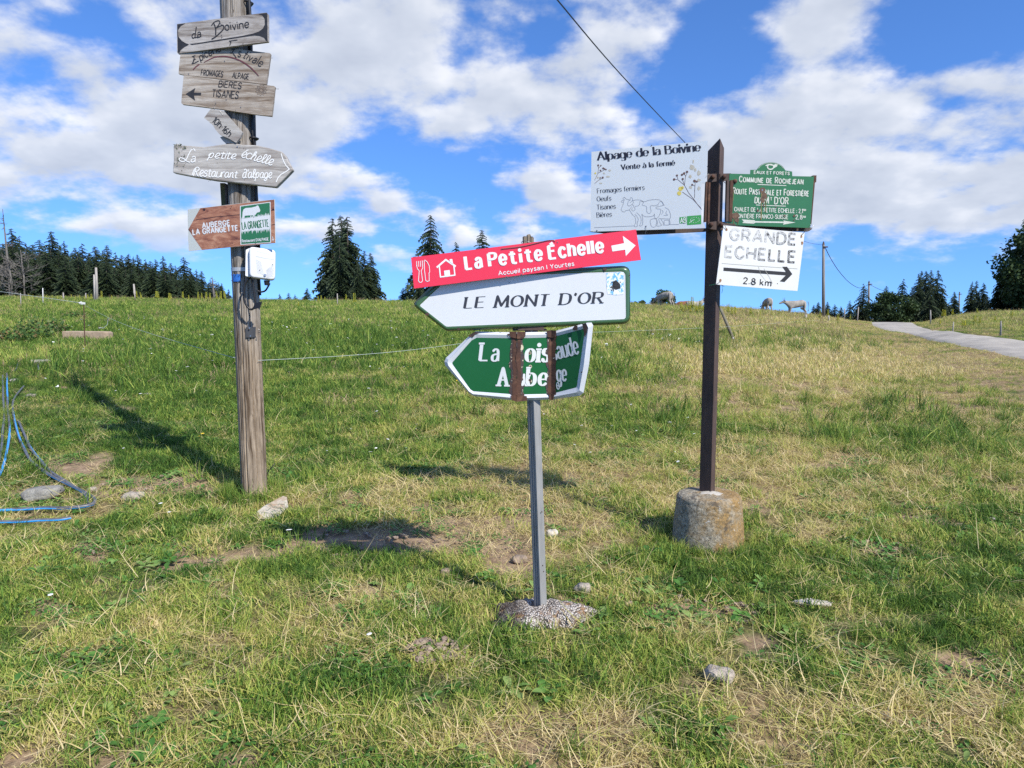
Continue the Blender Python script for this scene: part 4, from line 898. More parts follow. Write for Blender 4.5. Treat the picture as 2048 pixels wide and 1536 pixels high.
F6.stroke(mb, [(544.5, 473), (546.5, 476), (545, 480), (548, 479), (546, 481.5)], 1, o); mb.build('label_print', bpy.data.materials['white print'], r)
mb = MB(); F6.text(mb, 'LA GRANGETTE', (485.5, 459), (538, 453), 14, 1.5, .0027, gap=.22); mb.build('label_lettering', bpy.data.materials['green print'], r)
nl = MB(); [nail(nl, F6, q, .004) for q in ((509.5, 410), (511, 487), (534.5, 424))]; split_build(nl, 'screw', M_NAIL, r)

# white plastic box strapped to the pole
def build_box():
    FB = Flat(523, 527, 5.510, (.38, -1, .05)); M = mat('white plastic housing', (.74, .75, .77), .38, spec=.5); r = thing('junction_box', FB.w(520, 530), 'white plastic equipment box strapped to the right side of the pole', 'equipment box')
    mb = MB(); FB.slab(mb, rounded([(491.5, 498), (500, 494), (502, 553), (490.5, 550.5)], 2), .07, -.05); o = mb.build('back_plate', M, r)
    out = rounded([(498, 492.5), (551.5, 499.5), (550.5, 560.5), (499, 554)], 9, 5)
    mb = MB(); FB.slab(mb, out, .10, -.004); o = mb.build('lid', M, r); b = o.modifiers.new('round', 'BEVEL'); b.width = .014; b.segments = 4; b.limit_method = 'ANGLE'
    for p in o.data.polygons: p.use_smooth = True
    mg = mat('fine grey groove', (.42, .44, .47), .5); mb = MB()
    FB.stroke(mb, [(512, 512), (530, 516), (548, 518.5)], .45, .0005); FB.stroke(mb, [(514, 502), (548, 510)], .35, .0005)
    for k in range(9): FB.stroke(mb, [(512 + k * .3, 519 + k * 3.2), (522 + k * .8, 524 + k * 3.1)], .35, .0005); FB.stroke(mb, [(533, 540 - k * .1 + k * 2.0), (548.5, 527 + k * 3.0)], .35, .0005)
    mb.build('groove', mg, r)
    mb = MB(); nail(mb, FB, (530, 550), .010, 0, .006); mb.build('lock', M_SCREW, r)
    mb = MB(); nail(mb, FB, (519.5, 540), .003); nail(mb, FB, (545, 528.5), .003); split_build(mb, 'screw', M_NAIL, r)
    mb = MB(); mb.tube([FB.w(534, 560, -.05), FB.w(534, 569.5, -.05)], [.024, .018], 10); mb.build('cable_gland', M_CABLE, r)
build_box()
# ---------------------------------------------------------------- the middle post with its three signs
def build_mid_post():
    Y = 3.47; b0 = EYE + ray(1083, 1240) * Y; b0.z = -.05; bx = (EYE + ray(1081.5, 1228) * Y).x; tp = EYE + ray(1056.5, 487) * Y; tp.x += 0
    root = thing('sign_post', (bx, Y, 0), 'leaning grey galvanised post with ribbed side, standing in the low rough concrete', 'sign post')
    mb = MB(); s = .0245; c45 = math.sqrt(.5)
    # profile: square tube set corner-on, ribs rolled into the left face
    prof = [(0, -1.38 * s * 1.0), (1.38 * s, 0), (0, 1.38 * s), (-1.38 * s, 0)]
    left = [(-1.38 * s + (1.38 * s) * t, -(1.38 * s) * t) for t in np.linspace(0, 1, 10)]
    prof = [(1.38 * s, 0), (0, 1.38 * s)] + [(x + (.004 if i in (3, 4, 6) else 0), y + (.004 if i in (3, 4, 6) else 0)) for i, (x, y) in enumerate(left)]
    n = len(prof); zs = [-.1, .3, .8, 1.2, tp.z]
    for z in zs:
        cx = bx + (tp.x - bx) * (z / tp.z)
        mb.v += [(cx + x, Y + y, z) for x, y in prof]
    mb.f = [(i * n + j, i * n + (j + 1) % n, (i + 1) * n + (j + 1) % n, (i + 1) * n + j) for i in range(len(zs) - 1) for j in range(n)] + [tuple((len(zs) - 1) * n + j for j in range(n))]; mb.m = [0] * len(mb.f)
    mb.build('shaft', mat('dull galvanised steel', (.33, .33, .32), .7, (.22, .22, .215), 6, (1, 1, .15), .0012, 80, metal=.1, extra=[((.16, .11, .08), 30, .68, .74)]), root)
    mb = MB(); cx = tp.x
    for k, (dx, h, rr) in enumerate(((-.017, .042, .011), (0.0, .050, .010), (.016, .040, .011), (.004, .046, .012))): mb.tube([(cx + dx, Y - .012 + .014 * (k == 3), tp.z - .05), (cx + dx * 1.05, Y - .012 + .014 * (k == 3), tp.z + h - .012), (cx + dx * 1.05, Y - .012, tp.z + h - .008)], [rr, rr, rr * .7], 7)
    split_build(mb, 'wooden_plug', mat('split grey wood', (.30, .26, .20), .9, (.17, .13, .09), 30, (1, 1, .1), .003), root)
    mb = MB()
    for z in (-.010, .004): mb.tube([(cx + .034 * math.cos(a), Y - .006 + .03 * math.sin(a), tp.z + z + .006 * math.sin(2 * a)) for a in np.linspace(-3.3, .3, 14)], .0016, 5)
    mb.build('binding_wire', M_SCREW, root)
    for y in (563, 655): MB().box(EYE + ray(1062, y) * (Y - .032), (.13, .012, .028)).build('bracket', M_RUSTD, root)
    for y in (659.5,): MB().box(EYE + ray(1059, y) * (Y - .01), (.17, .03, .010)).build('clamp', M_RUSTD, root)
    # bolt pair at the foot
    mb = MB(); Ff = Flat(1088, 1140, Y - .012, (.7, -.7, 0)); [nail(mb, Ff, q, .0028, 0, .001) for q in ((1085.5, 1131), (1087.5, 1143), (1084, 1024))]; split_build(mb, 'hole', M_CHIP, root)
build_mid_post()
def build_footing():
    """low lump of exposed pebble concrete round the post foot"""
    g = np.random.default_rng(5); c = Vector((.135, 3.43, 0)); mb = MB(); n, k = 72, 20
    m = bpy.data.materials.new('pebble concrete'); m.use_nodes = True; t = NT(m.node_tree); b = t.n['Principled BSDF']; tc = t.n.new('ShaderNodeTexCoord'); v = tc.outputs['Object']
    vo = t.n.new('ShaderNodeTexVoronoi'); vo.inputs['Scale'].default_value = 105; t.l.new(v, vo.inputs['Vector'])
    col = t.ramp(vo.outputs['Color'], [(0, (.32, .28, .25)), (.5, (.55, .50, .44)), (1, (.74, .70, .65))]); col = t.mix(t.maprange(vo.outputs['Distance'], .35, .7), col, (.12, .095, .075, 1))
    col = t.mix(t.maprange(t.noise(v, 14, 4, .6), .56, .68), col, (.30, .17, .08, 1))
    sp = t.n.new('ShaderNodeSeparateXYZ'); t.l.new(v, sp.inputs[0]); moss = t.math('ADD', t.maprange(sp.outputs[0], -.04, -.12), t.math('MULTIPLY_ADD', t.noise(v, 22, 4, .7), 1.6, -1.0), clamp=True)
    col = t.mix(moss, col, (.035, .022, .014, 1)); t.l.new(col, b.inputs['Base Color']); b.inputs['Roughness'].default_value = .95
    bn = t.n.new('ShaderNodeBump'); bn.inputs['Distance'].default_value = .014; bn.invert = True; t.l.new(vo.outputs['Distance'], bn.inputs['Height']); t.l.new(bn.outputs[0], b.inputs['Normal'])
    V = []
    for i in range(k + 1):
        rr = i / k
        for j in range(n):
            a = 2 * math.pi * j / n; R0 = .222 * (1 + .16 * math.sin(a * 2 + .6) + .10 * math.sin(3 * a + 2) + .07 * math.sin(5 * a) + .05 * math.sin(9 * a + 1) + .05 * math.sin(14 * a) + .03 * math.sin(23 * a + 1)); R0 *= (1.12 if math.cos(a + .5) > .75 else 1)
            x, y = R0 * rr * math.cos(a) * 1.04, R0 * rr * math.sin(a) * .82
            z = .052 * (1 - rr ** 7) - .02 * (rr > .97) + .016 * (float(fbm(x * 1, y * 1, 11, 7, 3)) - .5) * 2 + .012 * (float(vnoise(x, y, 62, 3)) - .5)
            z -= .03 * math.exp(-((x - .055) ** 2 + (y - .06) ** 2) / .0010) + .028 * math.exp(-((x + .03) ** 2 + (y - .055) ** 2) / .0014)
            V.append((c.x + x, c.y + y, float(H(c.x, c.y)) + z))
    mb.v = V; mb.f = [(i * n + j, (i + 1) * n + j, (i + 1) * n + (j + 1) % n, i * n + (j + 1) % n) for i in range(k) for j in range(n)]; mb.m = [0] * len(mb.f)
    o = mb.build('concrete_footing', m, None, True, org=c); tag(o, 'flat rough pebbly concrete lump with dark moss round the middle post foot', 'concrete footing')
build_footing()
YM = 3.425
# red direction panel
FR = Flat(1052, 518, YM - .03, (.05, -1, .04)); r = sign('red_direction_sign', 'long tilted red panel with fork and knife, house, white name and arrow', FR, (1052, 518))
mb = MB(); FR.slab(mb, [(822, 515), (1272, 459), (1282.3, 520), (828, 577)], .004); mb.build('panel', mat('bright red print', (.80, .035, .075), .32, spec=.5), r)
MW = mat('white vinyl', (.82, .83, .84), .4)
mb = MB(); o = .001
FR.text(mb, 'La Petite Échelle', (933, 538.5), (1206, 504.5), 25.5, 6.2, o, gap=.36, space=.34, xh=1.14, nib=(4.2, 7.0))
mb.build('name_lettering', MW, r)
mb = MB(); FR.text(mb, 'Accueil paysan I Yourtes', (997.5, 550.5), (1148, 531.2), 8.2, 1.35, o, gap=.26, space=.42); mb.build('small_lettering', MW, r)
mb = MB(); FR.poly(mb, [(1222.5, 491.5), (1248, 486.5), (1245.5, 471.8), (1271, 491), (1251.5, 512), (1250.3, 499.3), (1224.8, 503)], o); mb.build('arrow', MW, r)
mb = MB()   # house outline
FR.stroke(mb, [(873.5, 535), (891.5, 519.5), (911.5, 533)], 3.6, o); FR.stroke(mb, [(878.5, 532), (881, 554), (909.8, 550.3), (907.5, 530)], 2.6, o + .0004); FR.poly(mb, [(888, 541.5), (899.3, 540), (900.6, 551.2), (889.2, 552.6)], o + .0008); FR.poly(mb, [(899, 518.6), (904.5, 517.8), (906.3, 528.5), (899.8, 524)], o + .001); mb.build('house_symbol', MW, r)
mb = MB()   # fork and knife outlines
for k in range(4): x = 833 + k * 3.7; FR.stroke(mb, [(x, 522.5 - k * .4), (x + 1, 534 - k * .4)], 1.1, o)
FR.stroke(mb, [(833, 530), (835, 538), (838.5, 541.5), (837, 561.5), (839.5, 564.8), (843, 564.6), (845.2, 561), (842.5, 541.5), (845.5, 536), (844.5, 521)], 1.2, o + .0004)
FR.stroke(mb, [(848.5, 520.5), (849, 540), (851.5, 561), (854.5, 563), (858.5, 561.5), (858.2, 548), (857.8, 546.5), (859.5, 543.5), (858.5, 532), (854.5, 524), (849.5, 520)], 1.2, o + .0006); mb.build('fork_and_knife_symbol', MW, r)
mb = MB(); P = [(1003, 497.8), (1020, 496), (1040, 493.6), (1060, 489.5), (1080, 484.5), (1095, 481), (1108, 480.5), (1109.5, 483.5)]; mb.tube([FR.w(x, y, .004) for x, y in smooth2(P, 3)], .0017, 6); split_build(mb, 'tie_wire', mat('copper coloured wire', (.32, .20, .17), .4, metal=.6), r)
nl = MB(); [nail(nl, FR, q, .0028) for q in ((1003, 498.5), (1115, 484.5), (1013, 553), (1043, 548.5), (1137, 535.5))]; split_build(nl, 'screw', M_NAIL, r)
# white enamel arrow with a raised green rim
FM = Flat(1044, 598, YM, (.03, -1, .0)); r = sign('enamel_arrow_sign', 'large white enamel arrow with green rim and black italic capitals pointing down the track', FM, (1044, 598))
r['label'] = 'large white enamel arrow with dark green rim, italic capitals and a worn sticker'
outer = rounded([(823, 609), (888, 546.5), (1262, 530.5), (1261.5, 648), (893, 663)], 0, 5, {0: 12, 1: 5, 2: 18, 3: 17, 4: 5})
inner = rounded([(840, 611), (899, 555.5), (1250, 543.5), (1251.3, 637.5), (893, 652.8)], 0, 5, {0: 2, 1: 3, 2: 9, 3: 6, 4: 3})
MGR = mat('dark green enamel', (.055, .125, .050), .22, (.062, .14, .058), 9, spec=.5, coat=.15, fine=.03); MWE = mat('white enamel', (.72, .735, .745), .2, (.70, .715, .73), 6, spec=.5, coat=.2, fine=.015)
mb = MB(); n = len(outer); A = [FM.w(x, y, -.016) for x, y in outer]; cx, cy = 1050, 600
mid = [tuple(o_ * .5 + i_ * .5 for o_, i_ in zip(a, b)) for a, b in zip(outer, inner)]; B = [FM.w(x, y, .006) for x, y in mid]; C_ = [FM.w(x, y, 0.0) for x, y in inner]
mb.add(A + B + C_, [(i, n + i, n + (i + 1) % n, (i + 1) % n) for i in range(n)] + [(n + i, 2 * n + i, 2 * n + (i + 1) % n, n + (i + 1) % n) for i in range(n)] + [tuple(range(n))]); mb.build('rim', MGR, r, True)
mb = MB(); FM.poly(mb, inner, .0003); mb.build('face', MWE, r)
mb = MB(); [FM.stroke(mb, [inner[i], inner[(i + 1) % n]], .9, .0009) for i in range(n)]; mb.build('inner_line', mat('bright white line', (.82, .83, .84), .3), r)
mb = MB(); FM.text(mb, 'LE', (929, 616.6), (967, 614.9), 21.5, 2, .0012, nib=(1.2, 5.6), slant=.16, serif=.18, gap=.24, space=.7); FM.text(mb, 'MONT', (990, 614.5), (1096, 610.2), 21.5, 2, .0012, nib=(1.2, 5.6), slant=.16, serif=.20, gap=.27); FM.text(mb, "D'OR", (1120, 609), (1203, 605.6), 21.5, 2, .0012, nib=(1.2, 5.6), slant=.16, serif=.20, gap=.27)
mb.build('lettering', mat('dark grey enamel', (.045, .045, .055), .3), r)
def stick():
    m = bpy.data.materials.new('worn sticker print'); m.use_nodes = True; t = NT(m.node_tree); b = t.n['Principled BSDF']; tc = t.n.new('ShaderNodeTexCoord')
    n1 = t.noise(tc.outputs['Object'], 60, 4, .6, .5); c = t.ramp(n1, [(.42, (.70, .73, .76)), (.50, (.62, .70, .76)), (.56, (.12, .38, .68))]); t.l.new(c, b.inputs['Base Color']); b.inputs['Roughness'].default_value = .5; return m
mb = MB(); FM.poly(mb, [(1212.5, 546.2), (1247.2, 544), (1247, 588.5), (1232, 590), (1215, 588.3), (1213, 570)], .0016); mb.build('sticker', stick(), r)
mb = MB(); g = random.Random(8)
for k in range(13): x, y = 1222 + g.uniform(0, 18), 566 + g.uniform(-6, 14); FM.stroke(mb, [(x, y), (x + g.uniform(-5, 5), y + g.uniform(-4, 4)), (x + g.uniform(-5, 5), y + g.uniform(-3, 5))], 1.5, .0022 + k * .00012)
FM.poly(mb, [(1226, 563), (1232, 560), (1240, 568), (1241, 577), (1231, 580), (1224, 573)], .0020); mb.build('sticker_scribble', M_BLACKP, r)
mb = MB()
for (x, y, s) in ((855, 628.5, 5), (917, 657.5, 3.4), (1007, 655.5, 2.2), (1210, 538.5, 5.5), (1258, 551, 1.8), (1192, 641, 1.4), (1243, 639, 1.4), (1018.5, 565, 1.1), (902, 661, 1), (864, 640, .8)):
    g = random.Random(int(x)); P = [(x + s * g.uniform(.6, 1.1) * math.cos(a), y + s * .7 * g.uniform(.5, 1.1) * math.sin(a)) for a in np.linspace(0, 6.28, 9)[:-1]]; FM.poly(mb, P, .0078 if s > 1.5 else .0072)
split_build(mb, 'enamel_chip', mat('rust chips', (.10, .055, .045), .8, (.05, .03, .03), 80), r)
# bent green enamel arrow: three faces folded round the post
r = thing('bent_enamel_sign', EYE + ray(1065, 735) * YM, 'green enamel arrow with white rim folded round the post, rust on both folds', 'sign')
FL = Flat(1033, 735, YM - .012, (-.12, -1, .02)); FC = Flat(1036, 735, YM - .012, (.14, -1, 0)); 
pf = FC.w(1103, 735); FRt = Flat(1103, 735, pf.y, (-.58, -.81, 0))
MGE = mat('bright green enamel', (.016, .125, .042), .2, (.018, .13, .045), 8, spec=.2, coat=0, fine=.02); MWR = mat('white rim enamel', (.70, .72, .76), .25, (.64, .67, .71), 10, spec=.4, coat=0, fine=.02)
def rimmed(F, outer, inner, open_edges, parts):
    """enamel plate with a rounded raised rim, except along folds"""
    n = len(outer); mb = MB(); A = [F.w(x, y, -.010) for x, y in outer]; mid = [tuple(a * .55 + b * .45 for a, b in zip(p, q)) for p, q in zip(outer, inner)]
    B = [F.w(x, y, .006) for x, y in mid]; C2 = [F.w(x, y, 0) for x, y in inner]; fs = []
    for i in range(n):
        if i in open_edges: continue
        j = (i + 1) % n; fs += [(i, n + i, n + j, j), (n + i, 2 * n + i, 2 * n + j, n + j)]
    mb.add(A + B + C2, fs + [tuple(range(n))]); mb.build('rim', MWR, r, False); m2 = MB(); F.poly(m2, inner, .0004); m2.build(parts, MGE, r)
oL = [(1033.5, 665), (951, 663), (943, 667), (891, 716), (888, 724), (890, 732), (937, 786), (946, 792.5), (1033.5, 802)]; iL = [(1033.5, 676.5), (953, 675.5), (943, 681), (905.5, 724), (904.5, 726), (905.5, 729), (941, 779), (947, 782.5), (1033.5, 789)]
rimmed(FL, oL, iL, (8,), 'left_face')
oC = [(1033.5, 665), (1103, 663.5), (1103, 799.5), (1033.5, 802)]; iC = [(1033.5, 676.5), (1103, 675), (1103, 787.5), (1033.5, 789)]
rimmed(FC, oC, iC, (1, 3), 'middle_face')
oR = [(1103, 663.5), (1172, 645.5), (1181, 645), (1184.3, 651), (1176, 730), (1165, 786), (1157, 792), (1103, 799.5)]; iR = [(1103, 675), (1168, 657.5), (1169, 657.5), (1169.5, 661), (1160, 730), (1153.5, 773), (1152, 775), (1103, 787.5)]
rimmed(FRt, oR, iR, (7,), 'right_face')
MWL = mat('white enamel letters', (.74, .76, .76), .2, spec=.6); o = .0012
mb = MB(); FL.text(mb, 'L', (960, 721), (975, 721), 34, 3, o, nib=(3.0, 7), slant=.12, serif=.17); FL.text(mb, 'a', (984, 722), (996, 722), 35, 3, o, nib=(3, 5.8), slant=.08); FL.text(mb, 'A', (997, 770.8), (1014, 771.3), 34, 3, o, nib=(2.6, 7), serif=.17)
FC.text(mb, 'ois', (1052, 723), (1096, 723), 37, 3, o, nib=(2.8, 8), slant=.10, gap=.30, serif=.15); FC.text(mb, 'be', (1054, 770.5), (1092, 770.5), 35, 3, o, nib=(2.8, 8), slant=.10, gap=.34, serif=.13)
FC.text(mb, 'u', (1040, 770.5), (1047, 770.5), 35, 3, o, nib=(3, 6)); FC.stroke(mb, [(1039, 690), (1044, 697), (1042, 703)], 4, o, cl=True)
FRt.text(mb, 'saude', (1109, 720), (1158.5, 707), 35, 2, o, nib=(2.2, 4), slant=.08, gap=.22, h1=36); FRt.text(mb, 'rge', (1108, 764), (1133, 761.5), 33, 2, o, nib=(2.2, 4), slant=.1, gap=.26); FRt.text(mb, 'o', (1114.5, 778.5), (1119.5, 778), 20, 2, o)
mb.build('lettering', MWL, r)
def ragged(F, x0, x1, y0, y1, seed, w=2.5, off=.002, k=18):
    g = random.Random(seed); L = [(x0 + g.uniform(-w, w) + 1.5 * math.sin(j * .7), y0 + (y1 - y0) * j / k) for j in range(k + 1)]; Rr = [(x1 + g.uniform(-w, w), y0 + (y1 - y0) * j / k) for j in range(k + 1)]
    for j in range(k): F.poly(mb, [L[j], Rr[j], Rr[j + 1], L[j + 1]], off)
# chipped black and cream margins, then the rust strips
mb = MB(); ragged(FL, 1020.5, 1034, 672, 796, 1, 2.2, .0022); ragged(FC, 1033, 1047, 672, 796, 2, 2.2, .0022); ragged(FC, 1093, 1103.5, 670, 792, 3, 2, .0022); mb.build('chipped_margin', mat('chipped enamel edge', (.045, .042, .048), .6, (.09, .05, .04), 60, extra=[((.66, .58, .42), 90, .60, .63)]), r)
mb = MB(); ragged(FL, 1025.5, 1033.8, 671, 797, 4, .8, .0034); ragged(FC, 1033.2, 1041.5, 671, 797, 5, .8, .0034); ragged(FC, 1096.5, 1103.2, 668, 793, 6, 1, .0034); ragged(FRt, 1102.8, 1112.5, 668, 793, 7, 1.2, .0034)
split_build(mb, 'rust_strip', M_RUST, r)
for F_, P in ((FL, [(1019, 663.5), (1033.6, 662.5), (1033.6, 677), (1021, 674)]), (FC, [(1033.4, 662.5), (1051, 664), (1050, 673), (1046, 677), (1033.4, 677)]), (FL, [(1022, 791), (1033.6, 789), (1033.6, 803), (1024, 800)]), (FC, [(1033.4, 789), (1053, 792), (1054, 801), (1033.4, 803)]), (FC, [(1092, 661), (1103.2, 660), (1103.2, 675), (1095, 674)]), (FRt, [(1102.8, 660), (1114, 661), (1113, 674), (1102.8, 676)]), (FC, [(1097, 788), (1103.2, 786), (1103.2, 800), (1098, 799)]), (FRt, [(1102.8, 786), (1110, 789), (1108, 799), (1102.8, 800)])):
    mb = MB(); F_.slab(mb, P, .003, .0095); mb.build('fold_clip', M_RUST, r)
mb = MB()
for F_, P in ((FL, [(937, 671), (949, 664), (962, 665), (951, 669), (947, 674), (940, 674)]), (FL, [(1014, 668), (1020, 667), (1018, 672)]), (FRt, [(1147, 657), (1151, 651), (1157, 651), (1156, 660), (1149, 661)]), (FRt, [(1166, 648), (1174, 646), (1177, 655), (1175, 664), (1171, 675), (1169, 661)]), (FRt, [(1163, 744), (1167, 742), (1165, 746)]), (FL, [(930, 778), (934, 784), (932, 785)])): F_.poly(mb, P, .0085)
for q, s in (((1059.5, 706), 2.2), ((1059.5, 721.5), 1.8), ((1060.5, 733), 2.2), ((1059.5, 748), 1.6), ((1060, 760), 3), ((1060.5, 765), 2.4)): FC.disc(mb, q, s, .0024, 0, 7)
split_build(mb, 'enamel_chip', M_CHIP, r)
mb = MB(); [FC.disc(mb, q, s, .0021, 0, 9) for q, s in (((1059.5, 706), 3), ((1060.5, 733), 3.4), ((1060, 762), 4))]; FC.disc(mb, (1043, 695), 4, .0030, 0, 10, 1.4); split_build(mb, 'cream_ground', mat('cream undercoat', (.66, .58, .42), .5), r)
# ---------------------------------------------------------------- the iron post on the right
YP = 4.60
def build_iron_post():
    base = EYE + ray(1419, 978) * YP; top = EYE + ray(1437.5, 278) * YP; zb = float(H(base.x, YP)) + .33
    root = thing('iron_sign_post', (base.x, YP, zb), 'dark rusty angle iron post with pointed top set in a round concrete block', 'sign post')
    mb = MB(); w = .052; a = .010; px_ = (base.x, top.x)
    # angle section: ridge towards the camera, left wing wider
    prof = [(-.058, .045), (.004, -.022), (.047, .030), (.040, .036), (.004, -.008), (-.051, .052)]
    n = len(prof); zt = top.z
    for z, tip in ((zb - .03, 0), (zt - .075, 0)):
        cx = px_[0] + (px_[1] - px_[0]) * (z - zb) / (zt - zb); mb.v += [(cx + x, YP + y, z) for x, y in prof]
    cx = px_[1]; mb.v += [(cx + x, YP + y, zt - abs(x - .002) * 1.15) for x, y in prof]
    mb.f = [(i * n + j, i * n + (j + 1) % n, (i + 1) * n + (j + 1) % n, (i + 1) * n + j) for i in range(2) for j in range(n)] + [tuple(2 * n + j for j in range(n))]; mb.m = [0] * len(mb.f)
    o = mb.build('angle_bar', M_RUSTD, root); b = o.modifiers.new('edge', 'BEVEL'); b.width = .003; b.segments = 2
    # back plate of the T
    F = Flat(1437, 360, YP - .01, (0, -1, 0))
    def bar(P, th, off, name='rail', m=M_RUSTD): q = MB(); F.slab(q, P, th, off); return q.build(name, m, root)
    bar([(1180, 462.5), (1300, 459.5), (1412, 456), (1432, 452), (1432, 459), (1412, 462.5), (1300, 468), (1240, 469)], .03, -.012)
    bar([(1441, 449.5), (1628, 456.5), (1621, 461.5), (1442, 459)], .035, -.02)
    bar([(1442, 447), (1620, 456), (1620, 459), (1442, 451)], .004, .025)
    bar([(1414, 349), (1432, 348), (1432, 363.5), (1418, 365), (1414, 362)], .008, .012, 'lug'); bar([(1439, 348), (1461, 347.5), (1461, 362), (1440, 363)], .008, .014, 'lug')
    bar([(1415, 445), (1432, 443), (1432, 460), (1415, 458)], .008, .012, 'lug'); bar([(1437, 443), (1452, 445), (1451, 461), (1436, 459)], .008, .012, 'lug')
    for (P) in ([(1411, 364), (1414.5, 363.5), (1411.5, 444), (1407.5, 444.5)], [(1416, 363.5), (1420, 363), (1418, 445), (1414, 446)]): bar(P, .025, .014, 'clamp_bar', M_RUST)
    for (P, m) in (([(1451, 362), (1456, 361.5), (1454, 444), (1449, 444)], M_RUSTD), ([(1458, 362), (1464, 361.5), (1461.5, 444.5), (1455.5, 444.5)], M_RUST)): bar(P, .03, .03, 'clamp_bar', m)
    for (P) in ([(1619, 367), (1626, 366.5), (1619, 449), (1613, 449)], [(1622, 352.5), (1629, 352.5), (1628.5, 366), (1622.5, 367)]): bar(P, .03, .03, 'clamp_bar', M_RUST)
    for q in ((1424, 355), (1446, 355), (1420.5, 450), (1441, 450), (1467.5, 364)):
        b = MB(); c = F.w(*q, .03); k = 10; b.tube([c + Vector((0, .022, 0)), c, c + Vector((0, -.006, 0))], [.014, .014, .008], 10); b.build('bolt', M_RUST, root, True)
    # twisted wires
    mb = MB(); mb.tube([F.w(1603, 459, .04), F.w(1609, 464, .045), F.w(1619, 456, .04), F.w(1624, 451, .03)], .0017, 5); mb.tube([F.w(1440, 450, .05), F.w(1447, 452, .055), F.w(1452, 456, .05), F.w(1453, 462, .045)], .0016, 5)
    mb.tube([F.w(1402, 367, .05), F.w(1408, 356, .05), F.w(1414, 350, .04)], .0013, 5); split_build(mb, 'wire', M_NAIL, root)
    mb = MB(); mb.tube([F.w(1414, 571.5, .05), F.w(1424, 569, .08), F.w(1434, 569.5, .055), F.w(1442, 572.5, .05), F.w(1444, 573, .05)], .002, 5); mb.tube([F.w(1440, 571, .05), F.w(1440.5, 580, .05), F.w(1439, 587, .05)], .0015, 5); mb.build('green_string', mat('green string', (.12, .42, .16), .7), root)
    return base.x, zb
bx_, zb_ = build_iron_post()
def build_concrete_base():
    c = Vector((bx_ - .0 + .002, YP + .01, 0)); z0 = float(H(c.x, c.y)); g = MB(); n = 72
    prof = [(.0, .345), (.05, .344), (.10, .340), (.18, .338), (.205, .330), (.216, .316), (.221, .29), (.229, .20), (.238, .10), (.245, .0), (.248, -.1)]
    prof2 = []
    for i in range(len(prof) - 1):
        for t in (0, .25, .5, .75): prof2.append(tuple(a * (1 - t) + b * t for a, b in zip(prof[i], prof[i + 1])))
    prof2.append(prof[-1])
    for (r_, z) in prof2:
        for j in range(n):
            a = 2 * math.pi * j / n; x, y = math.cos(a), math.sin(a); rr = r_ * (1 + .022 * (float(fbm(x * 1.2 + z * 2, y * 1.2 + z * 3, 6, 3, 3)) - .5) + .012 * math.sin(2 * a)) - (.004 if float(vnoise(x * 3 + z * 9, y * 3 + z * 7, 9, 2)) > .8 else 0)
            zz = z + (.006 * (float(vnoise(x * r_ * 20, y * r_ * 20, 1, 8)) - .5) if z > .29 else 0)
            g.v.append((c.x + rr * x, c.y + rr * y, z0 + zz))
    k = len(prof2); g.f = [(i * n + j, (i + 1) * n + j, (i + 1) * n + (j + 1) % n, i * n + (j + 1) % n) for i in range(k - 1) for j in range(n)]; g.m = [0] * len(g.f)
    m = bpy.data.materials.new('lichen concrete'); m.use_nodes = True; t = NT(m.node_tree); b = t.n['Principled BSDF']; tc = t.n.new('ShaderNodeTexCoord'); v = tc.outputs['Object']
    sp = t.n.new('ShaderNodeSeparateXYZ'); t.l.new(v, sp.inputs[0])
    gr = t.ramp(t.noise(v, 48, 6, .75), [(.34, (.07, .06, .048)), (.47, (.24, .215, .165)), (.60, (.40, .36, .28)), (.74, (.56, .52, .43))])
    lich = t.math('ADD', t.noise(v, 7, 5, .7), t.math('MULTIPLY', sp.outputs[0], .55)); c2 = t.mix(t.maprange(lich, .40, .62, 0, .85), gr, t.ramp(t.noise(v, 55, 4, .7), [(.35, (.15, .095, .035)), (.6, (.36, .22, .075))]))
    dk = t.noise(v, 5.5, 4, .65, .6); c2 = t.mix(t.maprange(dk, .58, .68, 0, .7), c2, (.055, .052, .05, 1)); wt = t.noise(v, 38, 3, .6); c2 = t.mix(t.maprange(wt, .66, .72), c2, (.50, .50, .48, 1))
    t.l.new(c2, b.inputs['Base Color']); b.inputs['Roughness'].default_value = .95; b.inputs['Specular IOR Level'].default_value = .15
    bn = t.n.new('ShaderNodeBump'); bn.inputs['Distance'].default_value = .010; t.l.new(t.noise(v, 55, 5, .8), bn.inputs['Height']); t.l.new(bn.outputs[0], b.inputs['Normal'])
    o = g.build('concrete_block', m, None, True, org=(c.x, c.y, z0)); tag(o, 'round tapered concrete block stained with orange and grey lichen', 'concrete block')
    mb = MB(); k = 22; gg = random.Random(2); cc = (c.x, YP - .005, z0 + .347); R2 = [(cc[0] + (.055 + gg.uniform(-.012, .02)) * math.cos(6.283 * j / k) * 1.25, cc[1] - .01 + (.05 + gg.uniform(-.01, .015)) * math.sin(6.283 * j / k), cc[2] - .006) for j in range(k)]
    mb.add([(cc[0], cc[1], cc[2] + .012)] + R2, [(0, 1 + j, 1 + (j + 1) % k) for j in range(k)]); q = mb.build('mortar_patch', mat('pale mortar', (.62, .58, .50), .9, (.5, .46, .4), 30, bump=.004), o, True, None)
build_concrete_base()
